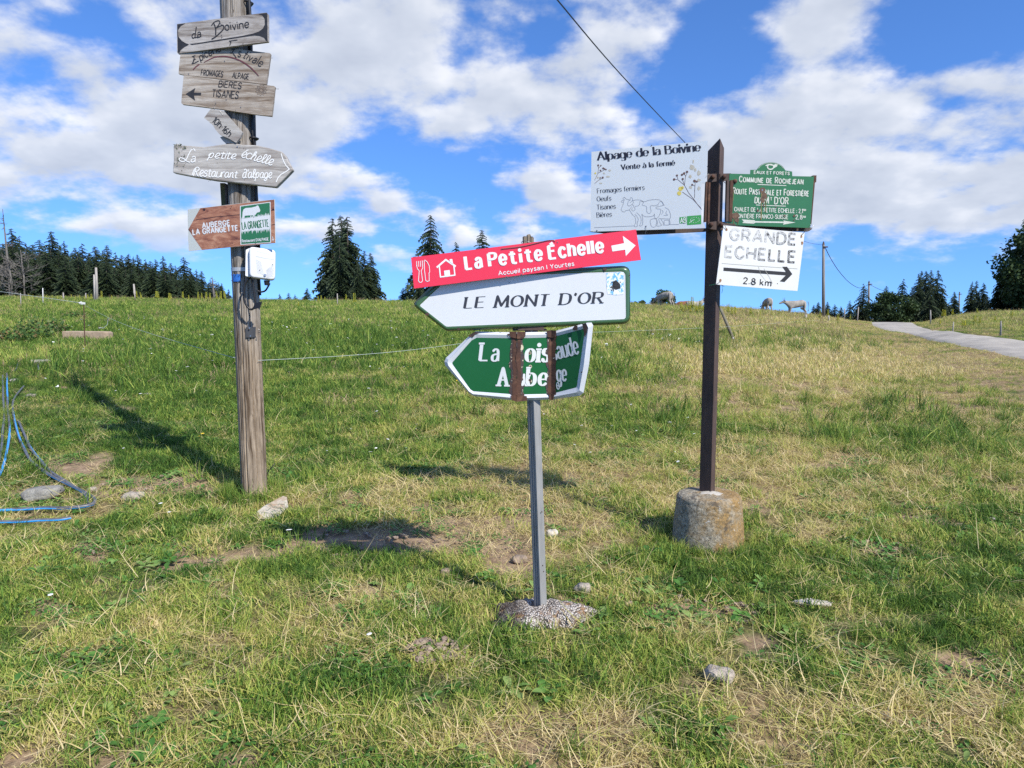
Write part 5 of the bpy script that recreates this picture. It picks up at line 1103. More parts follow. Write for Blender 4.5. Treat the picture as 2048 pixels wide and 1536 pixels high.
# white farm panel
FV = Flat(1298, 372, YP - .075, (-.22, -1, .0)); r = sign('farm_sale_panel', 'pale grey panel listing farm produce, with dried flowers and a line drawn cow', FV, (1298, 372))
mb = MB(); FV.slab(mb, [(1183, 303.5), (1415.5, 281.5), (1413.5, 345), (1409.5, 362), (1411, 366), (1402.5, 366), (1403, 443), (1409, 449), (1411, 456), (1181, 463.5)], .006); mb.build('panel', mat('white composite panel', (.62, .665, .70), .45), r)
MK = mat('navy black print', (.012, .013, .028), .5); o = .001
mb = MB(); FV.text(mb, 'Alpage de la Boivine', (1196, 320.5), (1400.5, 301.5), 15.5, 2, o, nib=(.5, 4.3), gap=.20, serif=.13, space=.42, h1=16.5); mb.build('title_lettering', MK, r)
mb = MB(); FV.text(mb, 'Vente à la fermé', (1243, 339.3), (1349.5, 330), 10, 2, o, nib=(.45, 2.6), gap=.2, serif=.06, space=.42)
for s_, a_, b_ in (('Fromages fermiers', (1195, 386.5), (1289, 379.3)), ('Oeufs', (1194.5, 402.5), (1222.5, 400.5)), ('Tisanes', (1194, 419), (1231.5, 416.7)), ('Bières', (1194, 434.5), (1223.5, 432.6))): FV.text(mb, s_, a_, b_, 9.4, 1, o, nib=(.42, 1.15), gap=.2, serif=.05, space=.4)
mb.build('small_lettering', MK, r)
def C6(P): return [(1160 + x / 6.982, 260 + y / 6.982) for x, y in P]
ML = mat('thin blue grey ink', (.10, .12, .19), .6); mb = MB(); lw = .45
for P in ([(600, 1010), (575, 1000), (595, 980), (620, 985)], [(625, 975), (600, 960), (610, 945), (635, 938)], [(620, 940), (650, 965), (680, 970), (700, 985)], [(700, 985), (705, 945), (730, 950), (730, 985), (700, 1015)], [(612, 990), (600, 1050), (578, 1100), (590, 1135), (625, 1142), (640, 1125), (690, 1112), (725, 1065)],
          [(680, 985), (665, 1040), (690, 1060), (730, 1035), (748, 1010), (735, 985)], [(735, 985), (790, 975), (850, 980), (900, 1000), (960, 980), (1040, 970), (1110, 975), (1145, 1000), (1165, 1040)], [(840, 990), (825, 1050), (770, 1070), (770, 1110), (745, 1130), (725, 1105), (755, 1060), (730, 1040)], [(850, 995), (890, 1010), (870, 1045), (930, 1070), (935, 1140), (965, 1165), (995, 1135), (985, 1060), (1050, 1055), (1085, 1040)],
          [(690, 1115), (740, 1190), (770, 1215), (780, 1290), (760, 1330), (765, 1348), (800, 1345), (800, 1300), (815, 1240), (770, 1170)], [(790, 1150), (850, 1220), (850, 1300), (830, 1335), (870, 1330), (878, 1250), (865, 1170)], [(870, 1180), (900, 1205), (970, 1210), (1040, 1190), (1035, 1165)], [(1035, 1180), (1045, 1225), (1070, 1235), (1110, 1190), (1130, 1110), (1075, 1100), (1065, 1075), (1110, 1065), (1185, 1045)],
          [(1085, 1055), (1110, 1005), (1150, 1005), (1170, 1050)], [(1185, 1080), (1235, 1110), (1262, 1170), (1262, 1230), (1230, 1240), (1100, 1235)], [(1130, 1240), (1165, 1300), (1165, 1325), (1255, 1318), (1250, 1245)], [(1180, 1320), (1178, 1265), (1240, 1262), (1245, 1318)], [(985, 1255), (1000, 1345), (1055, 1345), (1070, 1245), (985, 1255)], [(1070, 1250), (1085, 1300), (1075, 1340), (1140, 1330), (1120, 1300), (1100, 1245)],
          [(1150, 1120), (1160, 1150), (1135, 1180)], [(1215, 1125), (1200, 1160), (1225, 1190), (1170, 1190)]): FV.stroke(mb, C6(P), lw, o, cl=True, joint=False)
FV.stroke(mb, C6([(200, 1363), (760, 1338)]), lw, o); FV.stroke(mb, C6([(1255, 1320), (1385, 1318)]), lw, o); mb.build('cow_line_drawing', ML, r)
mb = MB(); MBR = mat('brown stem print', (.13, .07, .06), .6)
for P in ([(1700, 1110), (1650, 1050), (1590, 965), (1520, 880), (1460, 770), (1370, 695)], [(1690, 1090), (1580, 970), (1430, 865)], [(1600, 950), (1605, 780), (1570, 765)], [(1600, 860), (1610, 730)], [(1460, 770), (1475, 640), (1455, 610)], [(1460, 770), (1435, 700)], [(1475, 650), (1495, 600)], [(1365, 690), (1320, 690)], [(1370, 690), (1355, 645)], [(205, 700), (250, 610), (260, 530), (250, 495)], [(250, 605), (345, 555)], [(205, 748), (260, 700), (320, 670)], [(262, 530), (290, 500)]): FV.stroke(mb, C6(P), .7, o, joint=False)
for (x, y, s) in ((1315, 690, 17), (1355, 635, 15), (1435, 685, 16), (1425, 625, 16), (1455, 605, 17), (1495, 585, 17), (1600, 712, 20), (1632, 720, 14), (1567, 765, 14), (255, 493, 13), (292, 497, 10), (325, 535, 14), (345, 545, 12), (365, 552, 10), (288, 565, 12), (318, 665, 15), (282, 668, 10)): FV.disc(mb, C6([(x, y)])[0], s / 6.982, o + .0004, 0, 8)
mb.build('dried_stem_print', MBR, r)
mb = MB(); 
for (x, y, a, b_) in ((1580, 440, 12, 35), (1565, 520, 35, 45), (1610, 560, 20, 25), (1660, 600, 30, 42), (1540, 650, 30, 26), (1545, 800, 30, 24), (1660, 815, 26, 32), (1660, 700, 30, 24), (415, 565, 22, 18), (390, 650, 32, 15), (335, 605, 15, 18), (250, 665, 15, 18), (290, 745, 25, 12)):
    q = C6([(x, y)])[0]; g = random.Random(x); FV.poly(mb, [(q[0] + a / 6.982 * g.uniform(.6, 1.1) * math.cos(t_), q[1] + b_ / 6.982 * g.uniform(.6, 1.1) * math.sin(t_)) for t_ in np.linspace(0, 6.28, 12)[:-1]], o - .0003)
mb.build('pale_leaf_print', mat('pale beige print', (.56, .55, .48), .5, (.45, .40, .30), 90), r)
mb = MB(); [FV.disc(mb, C6([(x, y)])[0], s / 6.982, o, 0, 9) for x, y, s in ((1405, 820, 32), (1385, 885, 30), (1432, 805, 20), (215, 605, 13))]; mb.build('yellow_flower_print', mat('yellow print', (.66, .55, .12), .5), r)
mb = MB(); MGL = mat('logo green', (.05, .33, .08), .5); FV.poly(mb, C6([(1496, 1203), (1693, 1187), (1693, 1314), (1496, 1328)]), o); FV.poly(mb, C6([(1390, 1218), (1486, 1210), (1486, 1300), (1390, 1306)]), o); mb.build('organic_logo', MGL, r)
mb = MB(); MWH = bpy.data.materials['white print']; FV.text(mb, 'AB', C6([(1402, 1300)])[0], C6([(1478, 1294)])[0], 10, 1.3, o + .0006, slant=.1)
for k in range(12): a = 6.283 * k / 12 + .3; FV.disc(mb, C6([(1605 + 62 * math.cos(a), 1256 + 36 * math.sin(a) - .06 * 62 * math.cos(a))])[0], .75, o + .0006, 0, 5)
FV.stroke(mb, C6([(1525, 1300), (1560, 1268), (1600, 1250)]), .8, o + .0006); mb.build('logo_print', MWH, r)
nl = MB(); [nail(nl, FV, q, .004) for q in ((1194, 461), (1292, 452.5), (1303, 291))]; nl.tube([FV.w(1292, 453, .005), FV.w(1292, 462, .004), FV.w(1290.5, 468, 0)], .0014, 5); split_build(nl, 'screw', M_NAIL, r)
# green enamel forestry plate
FG = Flat(1540, 402, YP - .045, (-.06, -1, .02)); r = sign('green_enamel_sign', 'green enamel plate with rounded crest, horn emblem, white capitals and thin arrow', FG, (1540, 402))
arc = [(1541.8 + 27.5 * math.cos(a), 341.5 - 17 * math.sin(a)) for a in np.linspace(math.pi, 0, 12)]
mb = MB(); FG.slab(mb, [(1459, 347.2), (1500.3, 348.2), (1500.7, 339.7), (1513, 339.6)] + arc[1:-1] + [(1571, 341), (1584.3, 343), (1584.6, 352.2), (1628, 353), (1620.5, 456), (1453, 449.8)], .004); mb.build('plate', mat('leaf green enamel', (.038, .185, .055), .3, (.034, .165, .05), 5, spec=.5, coat=.3, extra=[((.17, .12, .05), 16, .69, .76)], fine=.03), r)
MWG = mat('worn white enamel print', (.72, .74, .66), .4, (.62, .64, .52), 30); mb = MB(); o = .001
FG.text(mb, 'EAUX ET FORETS', (1508, 347.3), (1578.5, 350), 5.6, 1.35, o, gap=.3, space=.45); FG.text(mb, 'Commune de Rochejean', (1478.5, 363.8), (1606, 368.4), 11.5, 1.9, o, gap=.30, smallcaps=.78, space=.55)
FG.text(mb, 'Route Pastorale et Forestière', (1466, 387.8), (1617, 392.3), 12.3, 1.9, o, gap=.27, smallcaps=.80, space=.5); FG.text(mb, 'DU', (1509.5, 406), (1521, 406.7), 11.5, 2.1, o, gap=.3); FG.text(mb, 'M', (1528, 407), (1537, 407.3), 13.5, 2.2, o); FG.text(mb, 'T', (1540.5, 401), (1544, 401), 6, 1.3, o); FG.text(mb, "D'OR", (1549, 407.8), (1576, 408.6), 13.2, 2.2, o, gap=.3)
FG.text(mb, 'CHALET DE LA PETITE ECHELLE : 2,1', (1468.5, 422.4), (1605, 426.2), 8, 1.35, o, gap=.27, space=.45); FG.text(mb, 'KM', (1606.5, 422), (1611.5, 422.2), 4, .8, o)
FG.text(mb, 'FRONTIÈRE FRANCO-SUISSE', (1465, 435.5), (1576, 438), 8, 1.35, o, gap=.27, space=.45); FG.text(mb, '2,8', (1591, 438.2), (1604, 438.6), 8.5, 1.4, o, gap=.3); FG.text(mb, 'KM', (1606, 435.5), (1611, 435.8), 4, .8, o)
FG.stroke(mb, [(1515, 369), (1572.5, 371.3)], 1.5, o); FG.stroke(mb, [(1512, 410), (1571.5, 412.3)], 1.5, o)
FG.poly(mb, [(1483, 438.8), (1508, 440.3), (1511, 442.3), (1568, 443.2), (1566.5, 441), (1591, 445), (1565.5, 449.3), (1568, 446.2), (1511, 445.2), (1507, 447.5), (1484.5, 446), (1487.5, 442.5)], o)
FG.stroke(mb, [(1541 + 6.2 * math.cos(a), 333.8 - 5 * math.sin(a)) for a in np.linspace(0, 6.283, 16)], 2.4, o); FG.stroke(mb, [(1531, 331.5), (1537, 329), (1547, 331), (1552, 329)], 2.2, o + .0006); FG.poly(mb, [(1546, 330), (1555, 328.3), (1554, 333), (1546.5, 337)], o + .001)
FG.stroke(mb, [(a, b - .0) for a, b in [(1541.8 + 25.5 * math.cos(t_), 340.5 - 14.8 * math.sin(t_)) for t_ in np.linspace(math.pi * .92, math.pi * .08, 12)]], .6, o, joint=False)
mb.build('lettering', MWG, r)
mb = MB(); g = random.Random(6)
for (x, y, s, sy) in ((1524.5, 380.5, 6.2, 1), (1529, 392, 6, 1.2), (1525, 400, 4.5, 1.6), (1471, 431, 8.5, .8), (1474, 440, 5, 1), (1515.5, 421.5, 2.6, 1), (1588.5, 432, 2.6, 1.1), (1569, 431.5, 2, 1), (1465.5, 381, 2.5, 1.6), (1552, 415, 1.6, .8), (1587.5, 440.5, 1.3, 1), (1527, 411, 1.3, 3)):
    FG.poly(mb, [(x + s * g.uniform(.75, 1.1) * math.cos(a), y + s * sy * g.uniform(.75, 1.1) * math.sin(a)) for a in np.linspace(0, 6.283, 13)[:-1]], .0030 + .0002 * (s < 3))
split_build(mb, 'rust_spot', mat('rust spot', (.10, .055, .045), .75, (.20, .12, .07), 60), r)
mb = MB(); [FG.stroke(mb, P, w_, .0026, joint=False) for P, w_ in (([(1523, 384), (1522, 440)], 2.2), ([(1532, 397), (1531, 425)], 1.6), ([(1468, 436), (1467, 448)], 1.5), ([(1476, 438), (1475.5, 449)], 1.2), ([(1466.5, 384), (1466, 402)], 1.2))]; split_build(mb, 'rust_run', mat('rust run', (.22, .17, .05), .6, (.12, .16, .05), 40), r)
mb = MB(); FG.disc(mb, (1524.5, 380.2), 1.3, .0036); mb.build('bolt_hole', M_SCREW, r)
# white plate hung below
FE = Flat(1520, 517, YP - .085, (.06, -1, .04)); r = sign('white_distance_sign', 'white plate hung crooked by wires, faded grey capitals over a black arrow', FE, (1520, 517))
mb = MB(); FE.slab(mb, [(1447, 450.5), (1609.5, 465.5), (1595, 582), (1432, 569)], .004); mb.build('plate', mat('painted white plate', (.80, .80, .78), .4, (.75, .745, .70), 3.2, fine=.02, extra=[((.60, .55, .42), 5, .66, .8)]), r)
def faded():
    m = bpy.data.materials.new('peeling black vinyl'); m.use_nodes = True; t = NT(m.node_tree); b = t.n['Principled BSDF']; tc = t.n.new('ShaderNodeTexCoord'); sp = t.n.new('ShaderNodeSeparateXYZ'); t.l.new(tc.outputs['Object'], sp.inputs[0])
    k = t.math('ADD', t.noise(tc.outputs['Object'], 55, 5, .75, .5), t.math('MULTIPLY', sp.outputs[0], .35)); k = t.math('SUBTRACT', k, t.math('MULTIPLY', sp.outputs[2], .35))
    c = t.ramp(k, [(.42, (.52, .52, .50)), (.47, (.25, .25, .25)), (.53, (.33, .33, .32)), (.58, (.02, .02, .022))]); t.l.new(c, b.inputs['Base Color']); b.inputs['Roughness'].default_value = .6; return m
mb = MB(); FE.text(mb, 'GRANDE', (1460.5, 478.5), (1590, 489.5), 21.5, 4.4, .001, gap=.30, slant=0); FE.text(mb, 'ECHELLE', (1450.5, 513.5), (1589, 525), 22, 4.4, .001, gap=.32); mb.build('faded_lettering', faded(), r)
mb = MB(); FE.stroke(mb, [(1447, 538.3), (1574, 547.6)], 6.8, .001); FE.poly(mb, [(1564.5, 533.5), (1574, 533.5), (1584.5, 548.3), (1569, 564), (1559.5, 562.5), (1574.5, 547.5)], .0015)
mb.build('arrow', mat('black vinyl', (.018, .018, .02), .5), r)
mb = MB(); FE.text(mb, '2.8 km', (1486.5, 567), (1541.5, 572.3), 12, 1.9, .001, gap=.28, space=.4); FE.disc(mb, (1554.8, 567.2), 1, .001, 0, 6); mb.build('distance_lettering', bpy.data.materials['black vinyl'], r)
mb = MB(); FE.stroke(mb, [(1443.5, 526.6), (1500, 531), (1595, 537.5)], .9, .0012); FE.stroke(mb, [(1517, 533), (1521, 548), (1532, 562)], .5, .002); FE.stroke(mb, [(1528, 537), (1538, 553), (1545.5, 567)], .6, .002); mb.build('scratch', mat('grey scratch', (.48, .47, .40), .6), r)
mb = MB(); 
for q in ((1602.5, 473), (1452.8, 459.5), (1440.8, 561.5), (1604, 486)): FE.poly(mb, [(q[0] + random.uniform(1.4, 3) * math.cos(a), q[1] + random.uniform(2, 5) * math.sin(a)) for a in np.linspace(0, 6.28, 9)[:-1]], .0016)
split_build(mb, 'rust_stain', mat('orange rust stain', (.33, .16, .07), .8), r)
mb = MB(); mb.tube([FE.w(1602.5, 471, .003), FE.w(1609, 462, .02), FE.w(1620, 450, .02)], .0016, 5); mb.tube([FE.w(1452.5, 459, .003), FE.w(1449, 452, .01), FE.w(1445, 447, .0)], .0016, 5); mb.tube([FE.w(1440.5, 561, .003), FE.w(1437, 566, .01), FE.w(1430, 569, .0)], .0016, 5); split_build(mb, 'tie_wire', M_NAIL, r)
# ---------------------------------------------------------------- stones
M_ST_P = mat('pale limestone', (.54, .47, .39), .92, (.34, .29, .24), 16, bump=.014, bscale=45, extra=[((.12, .09, .07), 30, .64, .72)])
M_ST_W = mat('whitish limestone', (.68, .63, .55), .9, (.46, .42, .36), 14, bump=.012, bscale=38)
M_ST_G = mat('grey stone', (.34, .33, .29), .92, (.22, .21, .19), 14, bump=.014, bscale=38)
M_ST_T = mat('tan stone', (.40, .31, .23), .92, (.27, .20, .15), 14, bump=.014, bscale=38)
def stone(px, py, w, h, m, label, seed, dep=None, yaw=0, sink=.35, name='stone', cat='stone', pits=0, spiky=.34):
    """rounded broken stone: photo centre, width and height in photo pixels"""
    gp = ground_at(px, py + h * .35); dist = math.sqrt(gp.x ** 2 + gp.y ** 2 + 2); s = dist / FPX * .80
    a, c = w * s / 2, max(h * s * .50, .010); b = (dep or 1) * a * .7; n, k = 22, 12; mb = MB(); cy, sy = math.cos(yaw), math.sin(yaw)
    for i in range(k + 1):
        ph = math.pi * i / k
        for j in range(n):
            th = 2 * math.pi * j / n; x, y, z = math.sin(ph) * math.cos(th), math.sin(ph) * math.sin(th), math.cos(ph)
            x, y = math.copysign(abs(x) ** .8, x), math.copysign(abs(y) ** .8, y); q = 1 + spiky * 2 * (float(vnoise(x * 1.7 + z * .9 + seed, y * 1.7 - z * 1.3, 1.1, seed)) - .5) + spiky * .7 * (float(vnoise(x * 4 + z * 3, y * 4 - z * 2, 1, seed + 3)) - .5)
            X, Y, Z = a * x * q, b * y * q, c * z * q; X += .15 * a * z
            Z = min(Z, c * (.62 + .25 * float(vnoise(x * 2 + seed, y * 2, 1, seed + 9)))); mb.v.append((gp.x + X * cy - Y * sy, gp.y + X * sy + Y * cy, gp.z + Z + c * (1.0 - sink * 1.4)))
    mb.f = [(i * n + j, (i + 1) * n + j, (i + 1) * n + (j + 1) % n, i * n + (j + 1) % n) for i in range(k) for j in range(n)]; mb.m = [0] * len(mb.f)
    o = mb.build(name, m, None, True, org=gp); tag(o, label, cat, 'loose stones in the pasture'); return o
stone(78, 724, 38, 16, M_ST_W, 'white stone beside a black pipe end, highest up at the left side', 1)
stone(28, 760, 18, 9, M_ST_W, 'small white stone just behind the upright black pipes', 2)
stone(61, 791, 22, 10, M_ST_P, 'small pale stone right of the bend in the black pipe', 3)
stone(295, 788, 27, 8, M_ST_W, 'thin white stone beside the shadow of the wooden pole', 4)
stone(332, 768, 14, 6, M_ST_P, 'tiny pale stone above the pole shadow', 5)
stone(268, 991, 42, 24, M_ST_P, 'round pale stone half buried in the bare soil left of the wooden pole', 6)
stone(86, 988, 72, 30, M_ST_G, 'long flat grey stone lying inside the loop of blue striped pipe', 7, yaw=.5, sink=.1)
stone(184, 978, 18, 12, M_ST_P, 'small pale stone beside the tip of the pipe loop', 8)
stone(765, 960, 28, 18, M_ST_T, 'tan stone flush with the dry grass, between wooden pole and middle post', 9)
stone(893, 1140, 30, 34, M_ST_T, 'rounded tan stone set in the turf left of the middle post', 10, sink=.6)
stone(1102, 1064, 28, 24, M_ST_W, 'pointed pale stone just right of the middle post shaft', 11, yaw=.6)
stone(1165, 1176, 44, 32, M_ST_P, 'pinkish pale stone above the right end of the rough concrete lump', 12, yaw=-.4, sink=.15)
stone(1257, 1206, 19, 16, M_ST_T, 'small tan stone to the right of the rough concrete lump', 13)
stone(1166, 1148, 16, 10, M_ST_T, 'tiny stone hidden in grass behind the pinkish pale stone', 14)
stone(1434, 1354, 56, 40, M_ST_P, 'pitted pale stone in the foreground grass below the concrete block', 15, yaw=-.5, sink=.1)
stone(1624, 1209, 84, 18, M_ST_W, 'long narrow white stone lying in the grass right of the concrete block', 16, dep=.35, yaw=-.22, sink=.1)
stone(1473, 636, 12, 8, M_ST_G, 'small grey rock by the yellow gentians behind the iron post', 17)
stone(1715, 738, 12, 5, M_ST_W, 'tiny white stone in the mown grass below the road bend', 18)
stone(1985, 1037, 14, 8, M_ST_W, 'tiny white stone near the right frame edge beside bare soil', 19)
stone(1040, 1112, 44, 26, M_ST_T, 'broad tan stone mostly buried just left of the middle post shaft', 20, sink=.75)
for i, (x, y, w, h) in enumerate(((356, 600, 20, 7), (404, 609, 16, 6), (246, 602, 12, 6), (113, 603, 30, 6), (1360, 627, 9, 5))):
    stone(x, y, w, h, M_ST_G, ('grey rock on the brow in front of the dark forest, nearest to the pole', 'grey rock on the brow just left of the wooden pole', 'small grey rock below the tall split fence post', 'flat pale rock on the brow beside the thin white fence post', 'small grey rock under the first cow')[i], 30 + i)
# crumbly soil mound in the foreground
def mound():
    g0 = ground_at(872, 1308); mb = MB(); g = random.Random(4)
    for k in range(60):
        a = g.uniform(0, 6.28); r_ = .125 * math.sqrt(g.random()); s = g.uniform(.007, .024); cx, cy, cz = g0.x + r_ * 1.2 * math.cos(a), g0.y + r_ * .9 * math.sin(a), g0.z + .012 + .02 * (1 - r_ / .13)
        b = len(mb.v); n = 7
        for i in range(5):
            ph = math.pi * i / 4
            for j in range(n): th = 6.283 * j / n; q = s * g.uniform(.65, 1.2); mb.v.append((cx + q * math.sin(ph) * math.cos(th) * 1.2, cy + q * math.sin(ph) * math.sin(th), cz + q * .8 * math.cos(ph)))
        mb.f += [(b + i * n + j, b + (i + 1) * n + j, b + (i + 1) * n + (j + 1) % n, b + i * n + (j + 1) % n) for i in range(4) for j in range(n)]
    mb.m = [0] * len(mb.f); o = mb.build('soil_clods', mat('dry soil clods', (.40, .31, .24), .97, (.27, .20, .15), 30, bump=.004, bscale=90), None, False, org=g0); tag(o, 'crumbly pale brown soil clods pushed up in the foreground grass', 'soil', None, 'stuff')
mound()
def clods(px, py, n_, rad, label, seed):
    g0 = ground_at(px, py); mb = MB(); g = random.Random(seed)
    for k in range(n_):
        a = g.uniform(0, 6.28); r_ = rad * math.sqrt(g.random()); s = g.uniform(.006, .022); cx, cy = g0.x + r_ * 1.6 * math.cos(a), g0.y + r_ * math.sin(a); cz = float(H(cx, cy)) + s * .3; b = len(mb.v); n = 6
        for i in range(4):
            ph = math.pi * i / 3
            for j in range(n): th = 6.283 * j / n; q = s * g.uniform(.6, 1.2); mb.v.append((cx + q * math.sin(ph) * math.cos(th) * 1.3, cy + q * math.sin(ph) * math.sin(th), cz + q * .7 * math.cos(ph)))
        mb.f += [(b + i * n + j, b + (i + 1) * n + j, b + (i + 1) * n + (j + 1) % n, b + i * n + (j + 1) % n) for i in range(3) for j in range(n)]
    mb.m = [0] * len(mb.f); o = mb.build('soil_clods', bpy.data.materials['dry soil clods'], None, False, org=g0); tag(o, label, 'soil', None, 'stuff')
clods(200, 1095, 30, .12, 'dark dried clods in the grass below the blue striped pipe', 1); clods(840, 955, 26, .12, 'dark clods in dry grass above the sign shadow', 2); clods(1850, 1050, 50, .22, 'pale clods on the bare patch at the right side', 3); clods(1770, 1098, 20, .14, 'small pale clods beside the right bare patch', 4)
clods(330, 965, 50, .35, 'crumbs of soil on the bare strip left of the wooden pole', 5); clods(1440, 1218, 36, .2, 'crumbs of soil in front of the concrete block', 6); clods(760, 1085, 60, .35, 'crumbs of soil on the bare path in the sign shadow', 7)
# fallen broken board by the pole
def fallen_board():
    P = [(498, 1036), (505, 1044), (544, 1046), (576, 1012), (573, 994), (566, 992), (528, 1012)]
    g0 = ground_at(540, 1040); c = g0 + Vector((0, .05, .05)); F = Flat(540, 1020, c.y + .03, (-.05, -.62, .78)); mb = MB(); F.slab(mb, P, .012, 0)
    o = thing('fallen_board', g0, 'broken whitish board leaning in the grass at the foot of the wooden pole', 'board'); mb.build('board', mat('flaking white board', (.56, .52, .45), .7, (.48, .42, .33), 9, extra=[((.34, .22, .13), 7, .56, .7)]), o)
    m2 = MB(); g = random.Random(3)
    for k in range(9): x, y = g.uniform(522, 560), 1018 + g.uniform(-10, 12); F.stroke(m2, [(x, y), (x + g.uniform(3, 9), y + g.uniform(-4, 4)), (x + g.uniform(5, 14), y + g.uniform(-6, 6))], .9, .0012)
    m2.build('faded_writing', mat('faded green marks', (.12, .17, .15), .7), o)
fallen_board()
# thin dark cable end and twig at the pole foot
g0 = ground_at(529, 970); mb = MB(); F = Flat(530, 950, g0.y, (0, -1, 0)); mb.tube([F.w(528, 968), F.w(531, 955), F.w(537, 942), F.w(549.5, 927.5)], .005, 6); o = mb.build('cable_end', M_CABLE, None, True, org=g0); tag(o, 'short black cable end sticking out of the grass beside the pole foot', 'cable')
# ---------------------------------------------------------------- pipes
def hose_mat():
    m = bpy.data.materials.new('blue striped black pipe'); m.use_nodes = True; t = NT(m.node_tree); b = t.n['Principled BSDF']; a = t.n.new('ShaderNodeAttribute'); a.attribute_name = 'stripe'
    tc = t.n.new('ShaderNodeTexCoord'); base = t.ramp(t.noise(tc.outputs['Object'], 30, 4, .6), [(.3, (.06, .062, .07)), (.7, (.13, .13, .145))])
    c = t.mix(t.maprange(a.outputs['Fac'], .45, .55), base, (.03, .30, .72, 1)); t.l.new(c, b.inputs['Base Color']); b.inputs['Roughness'].default_value = .42; return m
M_HOSE = hose_mat()
def hose(P, rad, label, twist, blue=True, zoff=None, ext=(), n=12):
    W = []
    for i, p in enumerate(P):
        if len(p) == 3 and p[2] > 3: W.append(None)
        g0 = ground_at(p[0], p[1]); h = p[2] if len(p) > 2 else 0
        if h: r_ = ray(p[0], p[1]); y = W[-1].y + .02 if W else g0.y; 
        W.append(Vector((g0.x, g0.y, g0.z + rad * .9 + .034)))
    W = [tuple(q) for q in W]; W = [Vector(q) for q in smooth2(W, 7)]; V, A = [], []; k = len(W); acc = 0
    for i, p in enumerate(W):
        d = (W[min(i + 1, k - 1)] - W[max(i - 1, 0)]).normalized(); a = d.cross(Vector((0, 0, 1))).normalized(); b = a.cross(d)
        if i: acc += (W[i] - W[i - 1]).length
        tw = twist[0] + twist[1] * math.sin(acc * twist[2] + twist[3])
        for j in range(n):
            t = 2 * math.pi * j / n; V.append(p + (a * math.cos(t) + b * math.sin(t)) * rad); A.append(1.0 if (blue and math.cos(t - tw) > .35) else 0.0)
    F = [(i * n + j, i * n + (j + 1) % n, (i + 1) * n + (j + 1) % n, (i + 1) * n + j) for i in range(k - 1) for j in range(n)]
    org = Vector(W[k // 2]); me = mesh_np('water_pipe', [tuple(v - org) for v in V], F, M_HOSE, {'stripe': ('FLOAT', A)}, True)
    o = bpy.data.objects.new('water_pipe', me); COL.objects.link(o); o.location = org; tag(o, label, 'pipe', 'water pipes lying in the grass'); return o
D = math.pi * .5
hose([(48, 778), (38, 790), (28, 806), (26, 825), (30, 850), (37, 878), (48, 905), (62, 930), (85, 950), (110, 965), (135, 978), (158, 990), (176, 1000), (190, 1010), (186, 1020), (165, 1025), (130, 1028), (90, 1028), (50, 1030), (10, 1033), (-60, 1036)], .0135, 'longest black pipe with blue stripe, bending back in a hairpin at its right end', (-2.4, 1.5, 1.1, .4))
hose([(38, 850), (50, 878), (62, 905), (85, 935), (105, 955), (130, 972), (150, 985), (168, 996), (176, 1010), (178, 1021)], .013, 'thinner pipe running beside the hairpin pipe on its right', (-2.0, 1.3, 1.7, 1.2))
hose([(14, 752), (15, 790), (16, 825), (19, 850), (19, 885), (14, 915), (8, 940), (-2, 962), (-20, 985)], .0135, 'second pipe from the left, dark with a short blue stretch half way', (3.0, 1.9, 1.3, 2.2))
hose([(6, 756), (7, 800), (9, 840), (6, 870), (4, 905), (-3, 935), (-15, 960)], .0135, 'leftmost upright dark grey pipe at the frame edge', (2, 0, 1, 0), blue=False)
hose([(-60, 1058), (0, 1057), (40, 1056), (80, 1053), (120, 1051), (143, 1048)], .0125, 'nearest blue striped pipe, ending straight in the grass', (-D * .8, .4, 2, 0))
hose([(68, 722), (74, 728), (77, 738), (78, 746)], .016, 'short bent black pipe end over the white stone', (2, 0, 1, 0), blue=False)
hose([(0, 726), (30, 724), (58, 720)], .010, 'thin dark pipe leading to the white stone', (2, 0, 1, 0), blue=False)
hose([(36, 730), (34, 740), (28, 748)], .010, 'short thin dark pipe piece left of the white stone', (2, 0, 1, 0), blue=False)
# ---------------------------------------------------------------- low concrete slab, weeds
def slab():
    a = ground_at(124, 680); b = ground_at(240, 678); s = a.y / FPX; L = (b.x - a.x); mb = MB(); c = (a + b) / 2; h = .26
    P = [(-.5, -.5), (.42, -.5), (.5, -.3), (.5, .3), (.42, .5), (-.5, .5)]; V = [(c.x + L * x, a.y + .2 + .4 * y, c.z - .1) for x, y in P] + [(c.x + L * x, a.y + .2 + .4 * y, c.z + h * (1 - .15 * (x > .45))) for x, y in P]
    mb.add(V, [tuple(range(5, -1, -1)), tuple(range(6, 12))] + [(i, (i + 1) % 6, 6 + (i + 1) % 6, 6 + i) for i in range(6)]); o = mb.build('stone_trough', mat('tan weathered concrete', (.46, .36, .26), .92, (.36, .27, .19), 2.5, bump=.006, bscale=25), None, org=c)
    bv = o.modifiers.new('round', 'BEVEL'); bv.width = .03; bv.segments = 3; tag(o, 'long low tan stone trough behind the thin iron fence stake', 'trough')
slab()
M_WEED = blade_mat('dark dock leaves', [(0, (.03, .075, .02)), (1, (.09, .16, .04))], .25)
